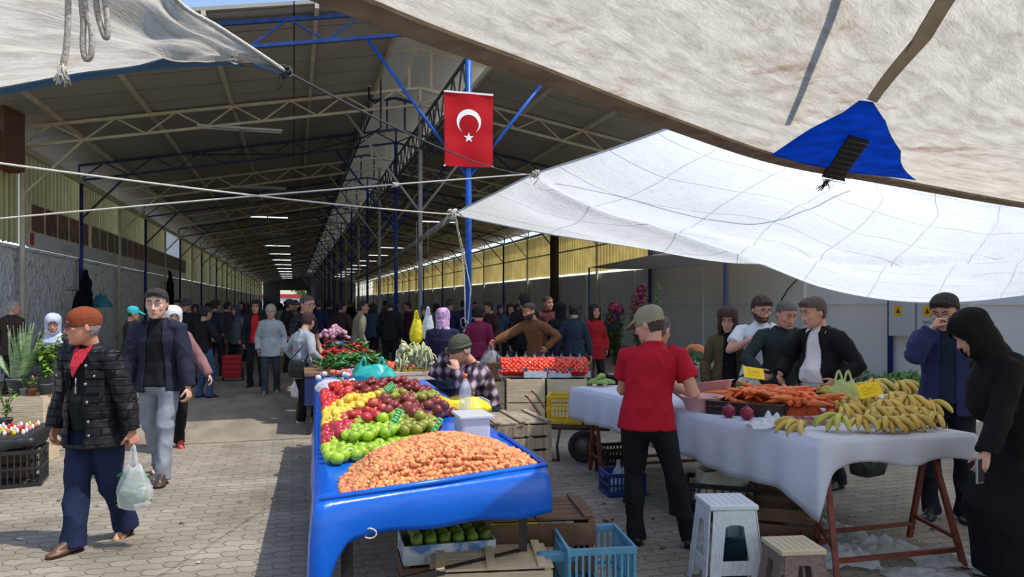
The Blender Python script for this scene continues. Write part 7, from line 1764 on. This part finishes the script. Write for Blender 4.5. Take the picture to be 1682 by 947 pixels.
# ---------------- hanging bags by the pale centre post
def hook_line(p, top, lab):
    return tag(MB().tube([p, V((p.x,p.y,top))], .004, 5).build('cord', cable_m), lab, 'cord')
py1 = L3(684,11.0,1.66-18/1215*11.0+.05); bag(py1, .20,.10,.36, yellow_film, 'bright yellow carrier bag hanging by the pale centre post', seed=51, neck=.5); hook_line(py1, 2.85, 'thin cord holding the yellow carrier bag')
py2 = L3(703,11.0,1.60); bag(py2, .18,.10,.36, film('white_film_b',(214,220,226),.6), 'whitish carrier bag hanging right of the yellow one', seed=52, neck=.5); hook_line(py2, 2.85, 'thin cord holding the whitish carrier bag')
# ---------------- right background: greens, pumpkin, flowers, meter boxes
def leaf_heap(c, L_, D_, H_, n, lm, lab, seed):
    r_ = random.Random(seed); m_ = MB()
    for k in range(n):
        a, b_ = r_.uniform(-1,1), r_.uniform(-1,1); 
        if a*a+b_*b_ > 1.1: continue
        z = H_*(1-.6*(a*a+b_*b_))*r_.uniform(.5,1); q = V((a*L_/2,b_*D_/2,max(z,.01))); d = V((r_.uniform(-1,1),r_.uniform(-1,1),r_.uniform(-.3,.8))).normalized(); s = r_.uniform(.05,.10); w_ = d.orthogonal().normalized()*s*.45
        m_.add([q,q+d*s*.5+w_,q+d*s,q+d*s*.5-w_],[(0,1,2,3)])
    m_.ell((0,0,H_*.25),(L_*.42,D_*.42,H_*.45),16,8); o = m_.build('leafy_greens', lm); o.location = c; return tag(o, lab, 'greens', kind='stuff')
def plain_table(c, L_, D_, h_, rz, lab, m=woodg):
    o = empty('market_table', c, rz, lab, 'table'); MB().box((0,0,h_-.02),(L_,D_,.04),bev=.005).build('board', m, o)
    for sx in (-1,1):
        for sy in (-1,1): MB().box((sx*(L_/2-.05),sy*(D_/2-.05),(h_-.04)/2),(.05,.05,h_-.04)).build('leg', steel, o)
    MB().box((0,-D_/2+.01,h_-.16),(L_,.015,.24)).build('front_panel', mat('grey_panel',(110,112,114),.7), o)
plain_table(L3(1135,9.9), 1.2,.8,.85, .1, 'dark table of greens and pumpkin behind the olive-jacketed woman')
leaf_heap(L3(1122,9.8,.85), .7,.6,.16, 700, dgr, 'dark green leafy heap in front of the pumpkin', 3)
o = empty('pumpkin', L3(1142,10.15,.85), 0, 'round orange-brown pumpkin on the far right table', 'pumpkin'); m_ = MB(); n_ = 40; vs = []
for i in range(13):
    t = math.pi*i/12
    for j in range(n_): a = 2*math.pi*j/n_; r_ = .15*math.sin(t)*(1+.06*abs(math.sin(a*5))); vs.append((r_*math.cos(a), r_*math.sin(a), .12-.12*math.cos(t)))
m_.add(vs,[(i*n_+j,i*n_+(j+1)%n_,(i+1)*n_+(j+1)%n_,(i+1)*n_+j) for i in range(12) for j in range(n_)],True); m_.build('flesh', mat('pumpkin_skin',(178,96,34),.5,var=.15), o); MB().tube([(0,0,.23),(.01,0,.26),(.03,0,.29)],[.016,.012,.012],7).build('stalk', stemm, o)
for k in range(6):
    o = MB().ell((0,0,0),(.05,.035,.025),10,8).build('white_packet', mat('white_pack',(220,220,216),.5)) if k == 0 else o.copy()
    if k: COL.objects.link(o)
    o.location = L3(1110+9*k,9.55,.88+.02*(k%2)); tag(o, 'small white packet beside the greens near the pumpkin, %s from the left' % ordn(k), 'packet', 'white packets near the pumpkin')
plain_table(V((4.10,8.25,0)), 1.5,.8,.62, .05, 'low table of green bunches behind the black-cardigan man')
leaf_heap(V((3.78,8.1,.62)), .8,.6,.26, 900, dgr, 'dark green leafy bunches just right of the black-cardigan man', 5); leaf_heap(V((4.35,8.15,.62)), .7,.6,.26, 900, mat('mid_leaf',(76,116,48),.5,var=.3,vs=8,trans=.2), 'lighter green leafy bunches left of the man in navy overshirt', 6)
o = MB().box((3.75,7.78,.42),(.5,.05,.30),bev=.005).build('printed_carton', mat('printed_carton',(190,176,170),.8,rgb2=(170,50,80),vs=9,thr=(.52,.6))); tag(o, 'printed pink and pale carton front below the green bunches', 'box')
fl_ = mat('magenta_petals', (128,24,62), .6, var=.35, vs=12)
def shrub(p, lab, h, seed, clusters):
    o = leafy('flowering_shrub', p, lab, h, .32, 34, dgr, seed, mat('big_pot',(70,56,50),.7), .22, .34, 14, (.09,.035)); m_ = MB(); r_ = random.Random(seed)
    for (x,z,r) in clusters:
        for k in range(90): d = V((r_.gauss(0,1),r_.gauss(0,1),r_.gauss(0,1))).normalized()*r*r_.uniform(.3,1); q = V((x,-.1,z))+d; a = d.orthogonal().normalized()*.028; b_ = d.cross(a).normalized()*.028; m_.add([q-a,q-b_,q+a,q+b_],[(0,1,2,3)])
    m_.build('blossoms', fl_, o); return o
shrub(L3(1012,13.6), 'left flowering shrub with dark magenta blossoms by the grey wall', 1.15, 5, [(-.05,1.55,.14),(.05,1.5,.12),(-.1,1.35,.1)])
shrub(L3(1050,13.4), 'right flowering shrub with tall magenta spray by the grey wall', 1.5, 6, [(-.02,1.7,.17),(-.05,1.5,.16),(.02,1.9,.12)])
leafy('young_tree', L3(1068,13.9), 'thin-stemmed leafy shrub right of the magenta flowers', 1.75, .35, 30, dgr, 9, mat('big_pot',(70,56,50),.7), .2, .3, 10, (.08,.03))
for k in range(2):
    c = hall(UR-.02, 11.75+(-.36 if k else .36), 1.33); o = empty('meter_box', V((c.x,c.y,c.z)), TH-R(90), 'grey meter box with yellow warning label, %s' % ('left one without lettering','right one with scribbled lettering')[k], 'box'); gm = mat('grey_enamel',(188,192,192),.45)
    MB().box((0,-.09,0),(.66,.18,.72),bev=.01).build('cabinet', gm, o); MB().box((0,-.185,0),(.60,.012,.66),bev=.004).build('door', gm, o)
    MB().box((-.06 if k else -.06,-.194,.16),(.19,.004,.20)).build('warning_label', mat('warning_yellow',(226,180,30),.5), o)
    m_ = MB(); m_.add([(-.12,-.198,.11),(.0,-.198,.11),(-.06,-.198,.22)],[(0,1,2)]); m_.build('warning_triangle', mat('warning_dark',(90,66,20),.6), o)
    if k:
        m_ = MB(); x = -.16
        for j in range(8): m_.tube([(x,-.196,-.08+rr.uniform(-.02,.02)),(x+.02,-.196,-.03+rr.uniform(-.02,.02)),(x+.035,-.196,-.09)], .004, 4); x += .045
        m_.build('scribble', mat('blue_marker',(60,80,110),.6), o)
o = MB().tube([hall(11.1,31,0), hall(11.1,31,5.2)], .20, 14).build('timber_pole', mat('dark_timber',(58,46,38),.8,var=.2,vs=8)); tag(o, 'thick dark timber pole near the right wall inside the hall', 'pole')
# cable and downpipe on the right wall
tag(MB().tube([hall(UR-.02,v_,z_) for v_, z_ in ((15.5,2.6),(15.6,2.2),(15.9,2.0),(16.2,1.7))], .015, 6).build('cable', cable_m), 'short black cable loop on the right wall', 'cable')
# small beige awning under the right cladding
aw = sheet('awning', lambda s,t: hall(9.3+2.55*t, 14.6+8*s, 2.55+.25*s-.10*math.sin(math.pi*s)*(1-t)+.5*t), 24, 10, mat('beige_awning',(216,210,200),.7,trans=.75)); solid(aw,.004); tag(aw, 'small beige awning along the top of the right wall below the white tarp', 'awning')
tag(MB().bar(hall(9.3,14.6,0),hall(9.3,14.6,2.56),.05).build('awning_post',dblue),'thin dark post at the near corner of the beige awning','post'); tag(MB().bar(hall(9.3,22.6,0),hall(9.3,22.6,2.80),.05).build('awning_post',dblue),'thin dark post at the far corner of the beige awning','post')

# ---------------- litter on the paving
lit = [mat('dry_leaf',(92,78,48),.8), mat('green_scrap',(86,104,50),.7), mat('paper_scrap',(190,188,180),.8), mat('dark_scrap',(34,30,28),.8)]
for k in range(60):
    px, py = rr.uniform(860,1640), rr.uniform(720,930)
    if k > 44: px, py = rr.uniform(20,500), rr.uniform(735,930)
    p = gz(px,py,.0); j = rr.choice([0,0,1,1,2,3]); s = rr.uniform(.008,.026); m_ = MB(); n_ = 6; vs = [(0,0,.012*rr.random()+.003)]
    for i in range(n_): a = 6.283*i/n_; r_ = s*rr.uniform(.5,1.4); vs.append((r_*math.cos(a),r_*math.sin(a)*.7,rr.uniform(.001,.010)))
    m_.add(vs,[(0,1+i,1+(i+1)%n_) for i in range(n_)]); o = m_.build('litter_scrap', lit[j]); o.location = (p.x,p.y,.002); o.rotation_euler = (0,0,rr.uniform(0,6))
    tag(o, '%s trodden into the %s paving' % (['dry brown leaf scrap','green vegetable scrap','scrap of pale paper','small dark scrap'][j], 'shaded' if px > 800 else 'sunlit'), 'litter', 'litter on the paving')
